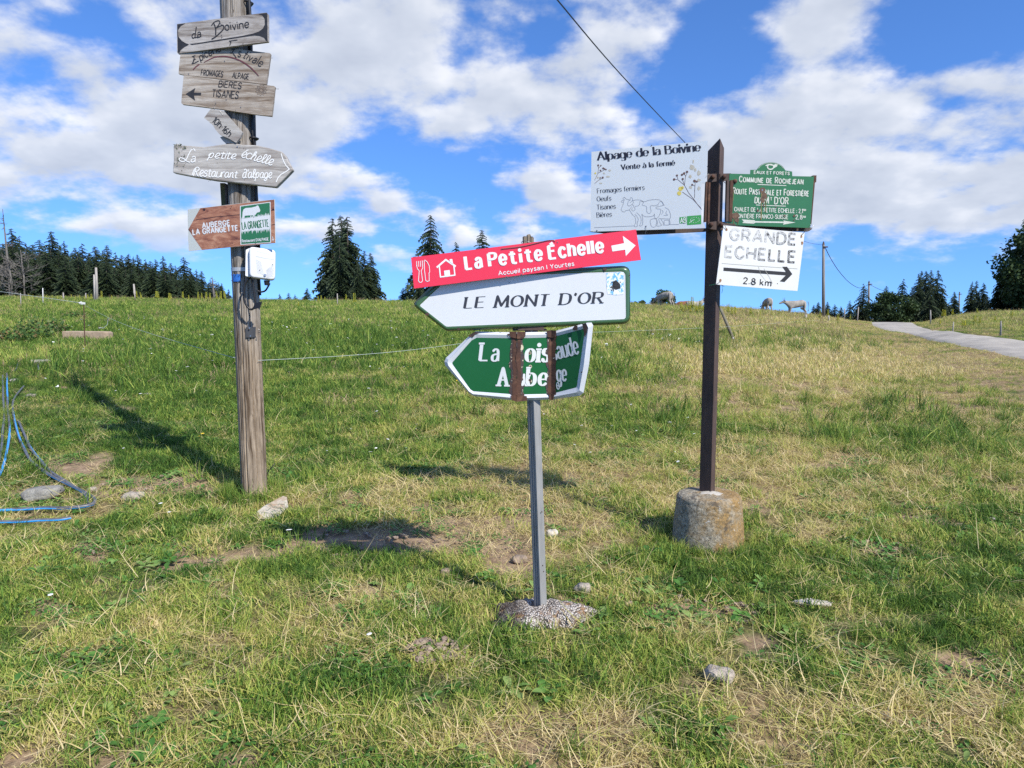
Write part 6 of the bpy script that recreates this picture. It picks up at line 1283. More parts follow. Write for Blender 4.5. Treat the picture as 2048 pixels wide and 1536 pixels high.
def leaf_plant(name, gp, n_, rad, hgt, leaf, label, cat, m, seed, group=None, stems=None, sm=None):
    """a leafy plant: stems with many small separate leaves, uneven outline"""
    g = random.Random(seed); root = thing(name, gp, label, cat, group); V, F, B = [], [], []; st = MB()
    for s_ in range(stems or max(3, n_ // 30)):
        a = g.uniform(0, 6.28); q = rad * g.uniform(.1, .8); top = (gp.x + q * math.cos(a), gp.y + q * .7 * math.sin(a), gp.z + hgt * g.uniform(.6, 1)); st.tube([(gp.x + q * .3 * math.cos(a), gp.y + q * .2 * math.sin(a), gp.z - .03), top], [.012 * hgt + .003, .003], 4)
    for k in range(n_):
        a = g.uniform(0, 6.28); q = rad * math.sqrt(g.random()); z = hgt * g.uniform(.05, 1) * (1 - .5 * (q / rad) ** 2); L = leaf * g.uniform(.6, 1.3); d = Vector((g.uniform(-1, 1), g.uniform(-1, 1), g.uniform(-.3, .8))).normalized(); w = d.cross(Vector((g.uniform(-1, 1), g.uniform(-1, 1), g.uniform(-1, 1)))).normalized() * L * .28
        c = Vector((q * math.cos(a), q * .8 * math.sin(a), z)); b = len(V); V += [c, c + d * L * .5 + w, c + d * L, c + d * L * .5 - w]; F.append((b, b + 1, b + 2, b + 3)); B += [g.random()] * 4
    me = mesh_np('foliage', [tuple(v) for v in V], F, m, {'br': ('FLOAT', B)}); o = bpy.data.objects.new('foliage', me); COL.objects.link(o); o.parent = root; st.build('stem', sm or M_STALK, root); return root
M_WEED2 = bpy.data.materials.new('weed leaves'); M_WEED2.use_nodes = True
def simple_leaf(m, stops, tr=.25):
    t = NT(m.node_tree); b = t.n['Principled BSDF']; g = t.n.new('ShaderNodeAttribute'); g.attribute_name = 'br'; c = t.ramp(g.outputs['Fac'], stops); t.l.new(c, b.inputs['Base Color']); b.inputs['Roughness'].default_value = .6; b.inputs['Specular IOR Level'].default_value = .25
    q = t.n.new('ShaderNodeBsdfTranslucent'); t.l.new(c, q.inputs[0]); mx = t.n.new('ShaderNodeMixShader'); mx.inputs[0].default_value = tr; t.l.new(b.outputs[0], mx.inputs[1]); t.l.new(q.outputs[0], mx.inputs[2]); t.l.new(mx.outputs[0], t.n['Material Output'].inputs[0]); return m
simple_leaf(M_WEED2, [(0, (.035, .08, .02)), (.7, (.09, .17, .045)), (1, (.20, .12, .05))])
for i, (x, y, rd, h, lb) in enumerate(((70, 682, .55, .75, 'tall dark weeds in front of the left end of the stone trough'), (115, 672, .35, .55, 'dark weeds overlapping the left end of the trough, beside the iron stake'), (32, 690, .5, .5, 'low dark weeds at the left frame edge'), (150, 640, .5, .35, 'dark leafy weeds on the slope above the trough'))):
    leaf_plant('dock_plant', ground_at(x, y), 420, rd, h, .10, lb, 'weeds', M_WEED2, 50 + i)
# ---------------------------------------------------------------- electric fence: iron stake, insulators, string
M_STR = mat('white fence string', (.50, .56, .50), .7)
def at_y(px, py, Y): return EYE + ray(px, py) * Y
gp = ground_at(170, 702); r = thing('fence_stake', gp, 'thin rusty iron fence stake with a white insulator, by the stone trough', 'fence stake')
MB().tube([(gp.x, gp.y, gp.z - .1), at_y(167.5, 608, gp.y)], .012, 6).build('rod', M_RUST, r)
MI = mat('white insulator', (.75, .75, .72), .5); MB().box(at_y(166, 606.5, gp.y), (.09, .05, .055)).build('insulator', MI, r); MB().tube([at_y(159, 606.5, gp.y), at_y(163, 605, gp.y)], [.03, .03], 7).build('insulator', MI, r)
YS = gp.y; s = MB(); pl = Vector((POLE.x - .1, POLE.y - .02, 0)); pz = at_y(470, 716, 5.670)
A_ = at_y(163, 606, YS); W = [A_.lerp(pz, t) + Vector((0, 0, -.10 * math.sin(math.pi * t))) for t in np.linspace(0, 1, 14)]
def string(P, rad, label, group='fence strings'):
    mb = MB(); mb.tube(P, rad, 4); o = mb.build('fence_string', M_STR, None, False, org=P[0]); tag(o, label, 'fence string', group)
string(W, .0022, 'pale green fence string from the iron stake down to the wooden pole')
string([at_y(-200, 572, YS + 12), at_y(0, 583, YS + 4), at_y(100, 597, YS + 1), A_], .006, 'fence string from the iron stake up to the left')
tw = W[5]; string([tw, tw + Vector((-.02, 0, -.13)), tw + Vector((-.10, 0, -.20)), tw + Vector((-.16, 0, -.19))], .005, 'loose end of string hanging from the fence string')
p0 = at_y(516, 721, 5.650); p1 = at_y(915, 688, 9.5); p2 = at_y(1100, 668, 13); p3 = at_y(1432, 655, 19); p4 = at_y(1640, 640, 40)
string([p0.lerp(p1, t) + Vector((0, 0, -.03 * math.sin(math.pi * t))) for t in np.linspace(0, 1, 9)] + [p2, p3, p4], .0024, 'pale string running from the wooden pole behind the middle signs')
mb = MB(); mb.tube([at_y(516, 667, 5.630), at_y(519, 690, 5.640), at_y(516.5, 716, 5.650)], .003, 5)
# wooden fence posts towards the brow
M_POST = mat('bleached fence wood', (.46, .43, .39), .85, (.30, .27, .24), 4, (1, 1, .2), .006, 30)
def post(px, yb, yt, wpx, label, Y=None, lean=0, m=None, pieces=1, name='fence_post'):
    g0 = ground_at(px, yb); Y = Y or g0.y; g0 = Vector((ray(px, yb).x * Y, Y, float(H(ray(px, yb).x * Y, Y)))); tp = at_y(px + lean, yt, Y); rr = wpx / FPX * Y / 2; r = thing(name, g0, label, 'fence post', 'old fence posts')
    MB().tube([g0 - Vector((0, 0, .2)), g0.lerp(tp, .5) + Vector((rr * .2, 0, 0)), tp], [rr, rr * .95, rr * .75], 7).build('shaft', m or M_POST, r, True)
    if pieces > 1: t2 = tp + Vector((-rr * 1.7, 0, -(tp.z - g0.z) * .2)); MB().tube([g0 + Vector((-rr * 1.2, 0, -.2)), t2], [rr * .9, rr * .6], 6).build('split_half', m or M_POST, r, True)
post(193, 600, 535, 5.5, 'tall split grey fence post in front of the dark forest', 52, -1, pieces=2)
post(270, 600, 568, 4, 'short grey fence post with slanting top, right of the tall split one', 54, -2.5)
post(85.5, 604, 576, 2, 'thin white fence post at the left of the brow', 45, 0, mat('white plastic post', (.7, .7, .68), .5)); post(126.5, 602, 585, 3, 'small grey fence post between the white one and the tall split one', 52); post(171.5, 600, 586, 2.4, 'small grey fence post just left of the tall split one', 56); post(41, 608, 586, 2, 'thin grey fence post nearest to the bare tree', 42)
post(674.5, 606, 587, 2.4, 'short white tipped fence post in front of the big spruce group', 50); post(771, 602, 595, 2, 'low fence stub right of the big spruce group', 56)
post(1658, 644, 631, 4, 'grey fence stub at the foot of the utility pole', 50, -1); post(1610, 645, 629, 5, 'slanting grey fence stub behind the grazing cow', 50, 2); post(1715, 627, 614, 2.5, 'thin slanting fence post left of the small spruces', 57, 2); post(1689, 628, 617, 3, 'short fence post left of the thin slanting one', 57)
post(1862, 632, 620, 2.6, 'small fence post at the inner bend of the road', 52, -1); post(1905, 664, 644, 2.6, 'thin pale fence post beside the road verge', 0 or None, 2); post(2001, 673, 642, 4, 'dark grey fence post at the roadside, rightmost', None, 1, M_ST_G)
g0 = ground_at(1470, 684); r = thing('leaning_stake', g0, 'weathered wooden stake leaning to the left behind the iron post', 'fence post'); tp = at_y(1441, 617, g0.y); MB().tube([g0 - Vector((0, 0, .05)), tp], [.060, .048], 7).build('shaft', mat('mossy stake wood', (.27, .25, .18), .9, (.16, .14, .10), 8, (1, 1, .3), .008, 30), r, True)
q = MB(); q.box(g0.lerp(tp, .12) + Vector((-.02, -.06, 0)), (.05, .03, .05)); q.build('insulator', MI, r)
# ---------------------------------------------------------------- utility poles and the line between them
def upole(px, yb, yt, wpx, Y, label):
    g0 = Vector((ray(px, yb).x * Y, Y, float(H(ray(px, yb).x * Y, Y)))); tp = at_y(px, yt, Y); rr = wpx / FPX * Y / 2; r = thing('line_pole', g0, label, 'utility pole', 'poles of the overhead line')
    MB().tube([g0 - Vector((0, 0, .3)), tp], [rr, rr * .72], 10).build('shaft', mat('grey pole wood', (.27, .25, .22), .85, (.19, .17, .15), 2, (1, 1, .1)), r, True)
    MB().tube([tp - Vector((0, 0, .05)), tp + Vector((0, 0, rr * 1.5))], [rr * .8, rr * .3], 8).build('cap', M_RUSTD, r); MB().tube([tp + Vector((-rr * .5, -rr, -.25)), tp + Vector((rr * 2.2, -rr, -.25))], rr * .45, 6).build('insulator', M_RUSTD, r); return tp
ta = upole(1647, 643, 488, 6.5, 57, 'tall grey line pole rising beside the grazing cow'); tb = upole(1738, 634, 565, 4.6, 100, 'grey line pole in front of the small spruces by the road'); tc_ = upole(1919, 625, 586, 3.4, 150, 'farthest dark line pole in front of the spruces')
def wire(P, rad, label): mb = MB(); mb.tube(P, rad, 5); o = mb.build('overhead_wire', M_CABLE, None, False, org=P[0]); tag(o, label, 'overhead wire', 'overhead line')
def px_wire(L, ys, rad, label):
    P = smooth2([tuple(at_y(x, y, Y)) for (x, y), Y in zip(L, ys)], 8); wire(P, rad, label)
px_wire([(900, -262), (1115, 0), (1240, 147), (1366, 281), (1440, 357), (1540, 436), (1605, 481), (1645, 490)], [7, 11, 15, 22, 28, 38, 48, 57], .012, 'black overhead wire dropping from the top of the picture to the tall line pole')
px_wire([(1648, 490), (1662, 518), (1680, 545), (1700, 566), (1720, 576), (1737, 569)], [57, 62, 70, 80, 90, 100], .03, 'sagging overhead wire right of the tall line pole')
px_wire([(1739, 569), (1765, 581), (1800, 590), (1850, 598), (1890, 596), (1919, 588)], [100, 108, 118, 130, 140, 150], .03, 'far overhead wire in front of the spruces')
# ---------------------------------------------------------------- spruces
def foliage_mat(name, stops, tr=.12):
    m = bpy.data.materials.new(name); m.use_nodes = True; return simple_leaf(m, stops, tr)
M_NEEDLE = foliage_mat('spruce needles', [(0, (.014, .025, .013)), (.5, (.034, .054, .024)), (1, (.080, .108, .046))], .08)
M_BARK = mat('spruce bark', (.10, .08, .065), .95, (.06, .05, .042), 5, (1, 1, .2))
M_BARE = mat('bleached dead wood', (.22, .20, .18), .95, (.15, .135, .12), 4)
def spruce_mesh(seed, h=1.0, rad=.2, whorls=34, gap=.04, droop=.5, dens=1.0, ragged=.25):
    """unit-height spruce: trunk mesh and a crown of drooping boughs built from many small sprays"""
    g = np.random.default_rng(seed); V, F, B = [], [], []
    for w in range(whorls):
        t = gap + (1 - gap) * (w / whorls) ** .92; r0 = rad * (1 - t) ** .82 * (1 if t > .1 else .8 + 2 * t) + .008
        nb = int((6 + 7 * (1 - t)) * dens)
        for b in range(nb):
            a = g.uniform(0, 6.283); L = r0 * (1 + g.uniform(-ragged * 1.4, ragged)); br = g.uniform(0, 1); up = (.35 + .5 * t) * (1 - droop * .5)
            ns = max(3, int(5 + 5 * (L / rad))); px, pz = 0.0, t + g.uniform(-.012, .012); ca, sa = math.cos(a), math.sin(a); prev = None
            for s in range(ns):
                q = (s + 1) / ns; r_ = L * q; z = pz + L * (up * q - (.35 + droop) * q * q) + (.06 * L if q > .8 else 0)
                wd = L * (.30 * (1 - q) + .10) * g.uniform(.7, 1.25); hang = -L * .16 * g.uniform(.4, 1.4) - .004
                for sd in (-1, 1):
                    ax = a + sd * g.uniform(.5, 1.1); ex, ey = ca * r_ + math.cos(ax) * wd, sa * r_ + math.sin(ax) * wd
                    x0, y0 = ca * (r_ - L / ns * 1.1), sa * (r_ - L / ns * 1.1); i0 = len(V)
                    V += [(x0, y0, z + .004), (ca * r_, sa * r_, z), (ex, ey, z + hang * .8)]; F.append((i0, i0 + 1, i0 + 2)); B += [br * .6 + .4 * g.uniform()] * 3
                i0 = len(V); V += [(ca * (r_ - L / ns), sa * (r_ - L / ns), z + .006), (ca * (r_ + L / ns * .5), sa * (r_ + L / ns * .5), z), (ca * r_ * .99, sa * r_ * .99, z + hang * 1.3)]; F.append((i0, i0 + 1, i0 + 2)); B += [br * .5] * 3
    me = mesh_np(f'crown', V, F, M_NEEDLE, {'br': ('FLOAT', B)})
    tb = MB(); tb.tube([(0, 0, -.06), (0, 0, .5), (0, 0, .99)], [.014, .008, .0015], 7); tm = bpy.data.meshes.new('trunk'); tm.from_pydata(tb.v, [], tb.f); tm.materials.append(M_BARK)
    return me, tm
SPR = [spruce_mesh(1, rad=.20), spruce_mesh(2, rad=.235, droop=.65, ragged=.4), spruce_mesh(3, rad=.17, whorls=38), spruce_mesh(4, rad=.26, whorls=30, droop=.8, ragged=.5, dens=.8), spruce_mesh(5, rad=.22, whorls=36)]
def spruce(px, yt, Y, kind, label, group, sx=1.0, base=None, name='spruce_tree'):
    d = ray(px, yt); x = d.x * Y; zb = float(H(x, Y)) if base is None else base; zt = 1.6 + d.z * Y; h = zt - zb
    r = thing(name, (x, Y, zb), label, 'spruce tree', group); me, tm = SPR[kind]; rz = random.uniform(0, 6.28); k = sx * random.uniform(.93, 1.07)
    for nm, q in (('crown', me), ('trunk', tm)):
        o = bpy.data.objects.new(nm, q); COL.objects.link(o); o.parent = r; o.scale = (h * k, h * k, h); o.rotation_euler = (0, 0, rz)
    return r
# big group left of the middle signs
for (x, y, Y, k, s, lb) in ((664, 434, 112, 0, 1.0, 'left spire of the big spruce group between the two posts'), (682, 430, 116, 4, .95, 'central spire of the big spruce group between the two posts'), (694, 432, 113, 2, 1.2, 'right spire of the big spruce group between the two posts'), (678, 470, 107, 3, .9, 'lower spruce filling the front of the big group'),
        (728, 500, 110, 0, 1.0, 'shorter spruce leaning against the right side of the big group'), (741, 505, 112, 4, .95, 'outermost right spruce of the big group'), (655, 505, 110, 1, .8, 'low spruce at the left foot of the big group'), (715, 520, 106, 3, .8, 'low spruce in front of the right half of the big group')): spruce(x, y, Y, k, lb, 'big spruce group between the posts', s * 1.3)
for (x, y, Y, k, s, lb) in ((559, 587, 160, 0, 1.5, 'leftmost of the tiny spruces on the brow'), (577, 585, 160, 1, 1.4, 'second tiny spruce on the brow, beside the wooden pole'), (590, 588, 150, 3, 1.6, 'third tiny spruce on the brow'), (614, 576, 150, 4, 1.5, 'biggest of the tiny spruces on the brow, nearest the big group')): spruce(x, y, Y, k, lb, 'tiny spruces on the brow', s)
for (x, y, Y, k, s, lb) in ((861, 428, 105, 1, 1.05, 'tall drooping spruce rising behind the fork symbol of the red sign'), (912, 483, 130, 4, 1.0, 'small spruce tip just above the red sign'), (964, 458, 112, 0, 1.15, 'spruce rising above the red sign left of the post top'), (815, 562, 112, 3, 1.2, 'dark low spruce left of the red sign end'), (806, 575, 108, 0, 1.5, 'lowest bushy spruce at the left of the green rimmed arrow'), (838, 560, 100, 1, 1.2, 'spruce hidden behind the point of the arrow sign')): spruce(x, y, Y, k, lb, 'spruces behind the middle signs', s * 1.2)
# the forest edge on the left
FT = [(38, 470), (22, 455), (78, 478), (102, 461), (127, 481), (150, 494), (163, 485), (178, 506), (190, 492), (205, 500), (213, 489), (231, 503), (243, 509), (256, 507), (266, 512), (275, 508), (291, 517), (300, 521), (311, 518), (325, 511), (341, 525), (351, 530), (367, 513), (381, 536), (392, 538), (403, 541), (421, 558), (432, 566), (443, 566), (457, 578)]
WORDS = ['first', 'second', 'third', 'fourth', 'fifth', 'sixth', 'seventh', 'eighth', 'ninth', 'tenth', 'eleventh', 'twelfth', 'thirteenth', 'fourteenth', 'fifteenth', 'sixteenth', 'seventeenth', 'eighteenth', 'nineteenth', 'twentieth', 'twenty-first', 'twenty-second', 'twenty-third', 'twenty-fourth', 'twenty-fifth', 'twenty-sixth', 'twenty-seventh', 'twenty-eighth', 'twenty-ninth', 'thirtieth'] + ['thirty-' + w for w in ('first', 'second', 'third', 'fourth', 'fifth', 'sixth', 'seventh', 'eighth', 'ninth')] + ['fortieth'] + ['forty-' + w for w in ('first', 'second', 'third', 'fourth', 'fifth')]
FT.sort()
for i, (x, y) in enumerate(FT):
    Y = 92 + 10 * ((i * 7) % 5) / 5; spruce(x, y, Y, (i * 3) % 5, f'{WORDS[i]} treetop of the forest edge counted from its left end', 'spruces of the dark forest edge', 1.55)
random.seed(21)
for i, x in enumerate(range(-40, 450, 12)):
    ytop = np.interp(x, [-40, 60, 200, 330, 450], [490, 498, 520, 540, 580]) + random.uniform(-8, 14)
    spruce(x + random.uniform(-4, 4), ytop, 86 + random.uniform(-2, 3), [3, 1, 0, 4][i % 4], f'{WORDS[i]} spruce from the left in the lower front row of the dark forest', 'front row of the dark forest edge', 1.7)
for i, x in enumerate(range(-30, 440, 16)):
    ytop = np.interp(x, [-40, 60, 200, 330, 450], [478, 480, 508, 528, 572]) + random.uniform(-4, 12)
    spruce(x + random.uniform(-4, 4), ytop, 104 + random.uniform(-2, 3), [1, 3, 4, 0][i % 4], f'{WORDS[i]} spruce from the left in the hidden back row of the dark forest', 'back row of the dark forest', 1.8)
# right side
for (x, y, Y, k, s, lb) in ((1628, 609, 150, 0, 1.6, 'tiny spruce just left of the tall line pole'), (1637, 604, 150, 4, 1.5, 'tiny pointed spruce touching the tall line pole'), (1655, 603, 150, 1, 1.5, 'tiny spruce just right of the tall line pole'), (1670, 608, 145, 3, 1.8, 'bushy tiny spruce right of the line pole'), (1682, 612, 145, 0, 1.7, 'lowest tiny spruce between line pole and road'),
        (1700, 600, 105, 3, 1.3, 'small rounded spruce left of the tree with spreading boughs'), (1728, 566, 98, 3, 1.35, 'spruce with wide spreading boughs beside the second line pole'), (1773, 571, 108, 1, 1.2, 'spruce tip rising behind the round leafy tree at the road end'), (1807, 556, 118, 3, 1.15, 'leftmost tall spruce of the roadside group'), (1838, 546, 112, 0, 1.2, 'second tall spruce of the roadside group'),
        (1843, 541, 116, 2, 1.4, 'third tall spruce of the roadside group'), (1853, 541, 113, 4, 1.1, 'fourth tall spruce of the roadside group'), (1863, 539, 117, 0, 1.1, 'fifth and tallest spruce of the roadside group'), (1877, 539, 114, 1, 1.1, 'sixth spruce of the roadside group, at its right side'), (1862, 570, 106, 3, 1.2, 'front spruce filling the foot of the roadside group'), (1825, 575, 107, 3, 1.2, 'front left spruce of the roadside group'), (1885, 575, 110, 4, 1.0, 'low spruce at the right foot of the roadside group'),
        (1909, 583, 118, 4, 1.2, 'small separate spruce left of the farthest line pole'), (1945, 562, 106, 0, 1.1, 'left spruce of the trio beside the big leafy tree'), (1954, 561, 108, 2, 1.4, 'middle spruce of the trio beside the big leafy tree'), (1968, 565, 104, 4, 1.2, 'right spruce of the trio beside the big leafy tree'), (1975, 590, 100, 3, 1.3, 'low spruce in front of the trio'),
        (2050, 436, 73, 1, .85, 'huge dark spruce with jagged left edge at the right frame edge'), (2022, 492, 72, 3, .95, 'big spruce forming the jagged left flank of the right hand trees'), (2003, 545, 72, 1, 1.2, 'lower spruce at the foot of the jagged right hand trees')): spruce(x, y, Y, k, lb, 'spruces on the right beyond the road', s)
# ---------------------------------------------------------------- leafy trees and bushes
def leafy_tree(name, px, yt, Y, rx, label, cat, m, seed, n=5200, leaf=.28, low=.12, cl=26):
    g = np.random.default_rng(seed); d = ray(px, yt); x = d.x * Y; zb = float(H(x, Y)); h = 1.6 + d.z * Y - zb; R_ = rx / FPX * Y; root = thing(name, (x, Y, zb), label, cat); V, F, B = [], [], []
    C = []
    for i in range(cl):
        a = g.uniform(0, 6.283); u = g.uniform(-.95, 1); rr = math.sqrt(max(0, 1 - u * u)) * g.uniform(.55, .85); C.append((R_ * rr * math.cos(a), R_ * rr * math.sin(a), h * (low + (1 - low) * (.5 + .42 * u)), R_ * g.uniform(.22, .42), g.uniform()))
    C += [(0, 0, h * .55, R_ * .6, .3), (0, 0, h * .82, R_ * .3, .6)]
    for i in range(n):
        c = C[int(g.integers(0, len(C)))]; q = g.normal(size=3); q /= np.linalg.norm(q); rr = c[3] * g.uniform(.55, 1.08) ; p = np.array(c[:3]) + q * rr * np.array([1, 1, .75]); p[2] = max(p[2], .1 * leaf)
        dd = g.normal(size=3); dd /= np.linalg.norm(dd); e = np.cross(dd, g.normal(size=3)); e /= np.linalg.norm(e); L = leaf * g.uniform(.6, 1.3); i0 = len(V); V += [p - dd * L / 2, p + e * L * .35, p + dd * L / 2, p - e * L * .35]; F.append((i0, i0 + 1, i0 + 2, i0 + 3)); B += [np.clip(c[4] * .5 + g.uniform(0, .5), 0, 1)] * 4
    me = mesh_np('crown', np.array(V), F, m, {'br': ('FLOAT', B)}); o = bpy.data.objects.new('crown', me); COL.objects.link(o); o.parent = root
    mb = MB(); mb.tube([(x, Y, zb - .3), (x, Y, zb + h * .35), (x + R_ * .1, Y, zb + h * .7)], [R_ * .07, R_ * .05, R_ * .02], 8); mb.build('trunk', M_BARK, root)
    for i in range(7):
        c = C[i]; mb = MB(); mb.tube([(x, Y, zb + h * (.12 + .08 * i)), (x + c[0] * .5, Y + c[1] * .5, zb + (c[2] + h * .2) * .5 + h * .1), (x + c[0], Y + c[1], zb + c[2])], [R_ * .035, R_ * .02, R_ * .008], 5); mb.build('limb', M_BARK, root)
M_BEECH = foliage_mat('beech leaves', [(0, (.020, .042, .014)), (.6, (.036, .066, .020)), (1, (.065, .10, .03))], .15); M_BUSH = foliage_mat('bush leaves', [(0, (.03, .07, .02)), (1, (.08, .13, .035))], .2)
leafy_tree('beech_tree', 2092, 452, 68, 84, 'big dark leafy tree filling the right frame edge', 'tree', M_BEECH, 1, 15000, .34, .06, 60)
leafy_tree('round_tree', 1785, 588, 92, 46, 'low round dark leafy tree at the end of the road', 'tree', M_BEECH, 2, 7000, .30, 0, 30)
leafy_tree('hawthorn_bush', 1328, 583, 80, 28, 'round dark bush behind the standing cow', 'bush', M_BUSH, 3, 2600, .26, 0, 16)
leafy_tree('low_bush', 1287, 601, 82, 13, 'small low bush left of the standing cow', 'bush', M_BUSH, 4, 800, .22, 0, 8); leafy_tree('low_bush', 1270, 603, 66, 8, 'tiny green bush next to the green rimmed sign edge', 'bush', M_BUSH, 5, 500, .18, 0, 6)
# bare trees on the left edge
def bare_tree(px, yt, Y, rx, label, seed, spire=False):
    g = random.Random(seed); d = ray(px, yt); x = d.x * Y; zb = float(H(x, Y)); h = 1.6 + d.z * Y - zb; root = thing('bare_tree', (x, Y, zb), label, 'bare tree'); R_ = rx / FPX * Y
    tr = MB(); tr.tube([(x, Y, zb - .3), (x + .05, Y, zb + h * .5), (x - .05, Y, zb + h)], [.20, .13, .03], 7); tr.build('trunk', M_BARE, root); tw = MB(); lb_ = 0
    def branch(p, dr, L, rr, dep):
        q = p + dr * L * .5 + Vector((0, 0, g.uniform(-.04, .10) * L)); e = q + (dr + Vector((g.uniform(-.3, .3), g.uniform(-.3, .3), g.uniform(-.2, .3)))).normalized() * L * .5
        (tw).tube([p, q, e], [rr, rr * .7, rr * .4], 3, 0, False)
        if dep > 0:
            for k in range(4 if dep > 1 else 5): t = g.uniform(.3, 1); s = p.lerp(e, t); nd = (dr + Vector((g.uniform(-1, 1), g.uniform(-1, 1), g.uniform(-.4, .8)))).normalized(); branch(s, nd, L * g.uniform(.35, .6), rr * .55, dep - 1)
    for k in range(26):
        t = g.uniform(.12, .95); a = g.uniform(0, 6.28); L = R_ * (1.0 - .75 * t if spire else math.sin(math.pi * min(.98, t * .9 + .08)) ) * g.uniform(.7, 1.1); branch(Vector((x, Y, zb + h * t)), Vector((math.cos(a), math.sin(a), .35 if not spire else .05)).normalized(), L, .045, 2)
    tw.build('branches', M_BARE, root)
bare_tree(42, 500, 78, 44, 'wide grey leafless tree in front of the dark forest at the left edge', 3); bare_tree(6, 418, 82, 22, 'tall dead spire at the left frame edge', 4, True); bare_tree(18, 520, 76, 34, 'lower grey leafless tree at the left frame edge', 5)
bare_tree(425, 553, 84, 14, 'small brownish dead spruce near the right end of the forest', 6, True)
# ---------------------------------------------------------------- gentians: tall yellow flower spikes
M_GENF = mat('gentian yellow', (.80, .72, .07), .6, (.55, .58, .08), 30); M_GENL = mat('gentian leaves', (.17, .25, .05), .6, (.24, .30, .07), 8)
def gentian_mesh(seed, leafy_=1):
    g = random.Random(seed); fl, lf = MB(), MB(); lf.tube([(0, 0, 0), (.02 * g.uniform(-1, 1), 0, 1.0)], [.016, .010], 4)
    nw = 8
    for w in range(nw):
        z = .42 + .57 * w / nw; s = .10 * (1 - .4 * w / nw)
        for k in range(9): a = 6.283 * k / 9 + w; c = Vector((math.cos(a) * s * .6, math.sin(a) * s * .6, z)); d = Vector((math.cos(a), math.sin(a), .5)) * s * .8; e = Vector((-math.sin(a), math.cos(a), 0)) * s * .35; fl.add([c - e, c + e, c + d], [(0, 1, 2)]); fl.add([c - Vector((0, 0, s * .4)), c + d * .7, c + Vector((0, 0, s * .5))], [(0, 1, 2)])
    for k in range(int(14 * leafy_)):
        a = g.uniform(0, 6.28); z = g.uniform(.02, .45); L = .24 * (1 - z) * g.uniform(.7, 1.2); d = Vector((math.cos(a), math.sin(a), g.uniform(.3, .9))).normalized() * L; e = Vector((-math.sin(a), math.cos(a), 0)) * L * .22; c = Vector((0, 0, z)); lf.add([c, c + d * .5 + e, c + d, c + d * .5 - e], [(0, 1, 2, 3)])
    a = bpy.data.meshes.new('flower_spike'); a.from_pydata([tuple(v) for v in fl.v], [], fl.f); a.materials.append(M_GENF); b = bpy.data.meshes.new('leafy_stem'); b.from_pydata([tuple(v) for v in lf.v], [], lf.f); b.materials.append(M_GENL); return a, b
GEN = [gentian_mesh(i, k) for i, k in ((1, 1), (2, 1.6), (3, .8))]
def gentian(px, yt, hpx, label, group, Y=None, wk=1.0):
    yb = yt + hpx; g0 = ground_at(px, yb, 61); Y = Y or min(g0.y, 57); x = ray(px, yb).x * Y; zb = float(H(x, Y)); zt = 1.6 + ray(px, yt).z * Y; h = max(.5, zt - zb); r = thing('gentian_plant', (x, Y, zb), label, 'gentian', group); k = random.randrange(3); q = random.uniform(-.14, .14)
    wk *= .72
    for m in GEN[k]: o = bpy.data.objects.new(m.name, m); COL.objects.link(o); o.parent = r; o.scale = (h * 1.0 * wk, h * 1.0 * wk, h); o.rotation_euler = (random.uniform(-.08, .08), q, random.uniform(0, 6.28))
random.seed(5)
G1 = [(59, 587), (67, 590), (94, 590), (107, 593), (116, 592), (144, 588), (152, 592), (161, 589), (172, 590), (176, 588), (183, 587), (204, 581), (226, 589), (275, 581), (284, 584), (313, 581), (319, 581), (338, 585), (344, 586), (366, 582), (379, 589), (397, 583), (405, 585), (414, 583), (420, 585), (435, 582), (441, 581), (450, 580)]
for i, (x, y) in enumerate(G1): gentian(x, y, 24, f'{WORDS[i]} yellow gentian from the left along the foot of the dark forest', 'yellow gentians before the dark forest', 54 + random.uniform(-4, 3))
for x, y, h, lb in ((636, 592, 14, 'first gentian spike left of the big spruces'), (643, 590, 16, 'second gentian spike left of the big spruces'), (649, 593, 12, 'third gentian spike left of the big spruces'), (692, 588, 18, 'gentian spike before the middle of the big spruces'), (711, 585, 32, 'tallest lone gentian in front of the big spruces'), (762, 604, 12, 'low gentian right of the big spruces'), (785, 606, 12, 'low yellow gentian near the arrow sign tip'), (597, 604, 14, 'low yellow gentian under the tiny spruces')): gentian(x, y, h, lb, None, None, 1.3)
for i, (x, y, h) in enumerate(((1363, 603, 26), (1370, 606, 26), (1378, 600, 30), (1386, 592, 40), (1392, 604, 28), (1399, 600, 34), (1404, 608, 26), (1408, 612, 24), (1366, 612, 22), (1381, 612, 26), (1395, 614, 24))): gentian(x, y, h, f'{WORDS[i]} gentian of the dense clump left of the iron post, from its left' if i < 8 else f'{WORDS[i]} gentian of the dense clump left of the iron post, from its left', 'clump of gentians left of the iron post', 42 + i % 4, 1.5)
for x, y, h, lb in ((1455, 606, 30, 'gentian just right of the leaning stake top'), (1464, 612, 26, 'short gentian right of the leaning stake'), (1470, 612, 28, 'gentian with bent tip right of the leaning stake'), (1491, 612, 14, 'small pale gentian on the brow right of the stake'), (1501, 613, 24, 'gentian between stake and rear facing cow'), (1510, 624, 14, 'low reddish gentian left of the rear facing cow'), (1521, 624, 12, 'low gentian below the rear facing cow'), (1531, 624, 14, 'gentian below the rear facing cow'), (1544, 624, 12, 'gentian right below the rear facing cow'), (1557, 618, 14, 'gentian left of the grazing cow head'), (1616, 630, 16, 'gentian under the grazing cow tail'), (1638, 620, 22, 'tall gentian just left of the line pole'), (1656, 618, 14, 'gentian just right of the line pole'), (1674, 626, 24, 'gentian right of the line pole stub'), (1700, 628, 14, 'low gentian plant between line pole and road')): gentian(x, y, h, lb, None, None, 1.4)
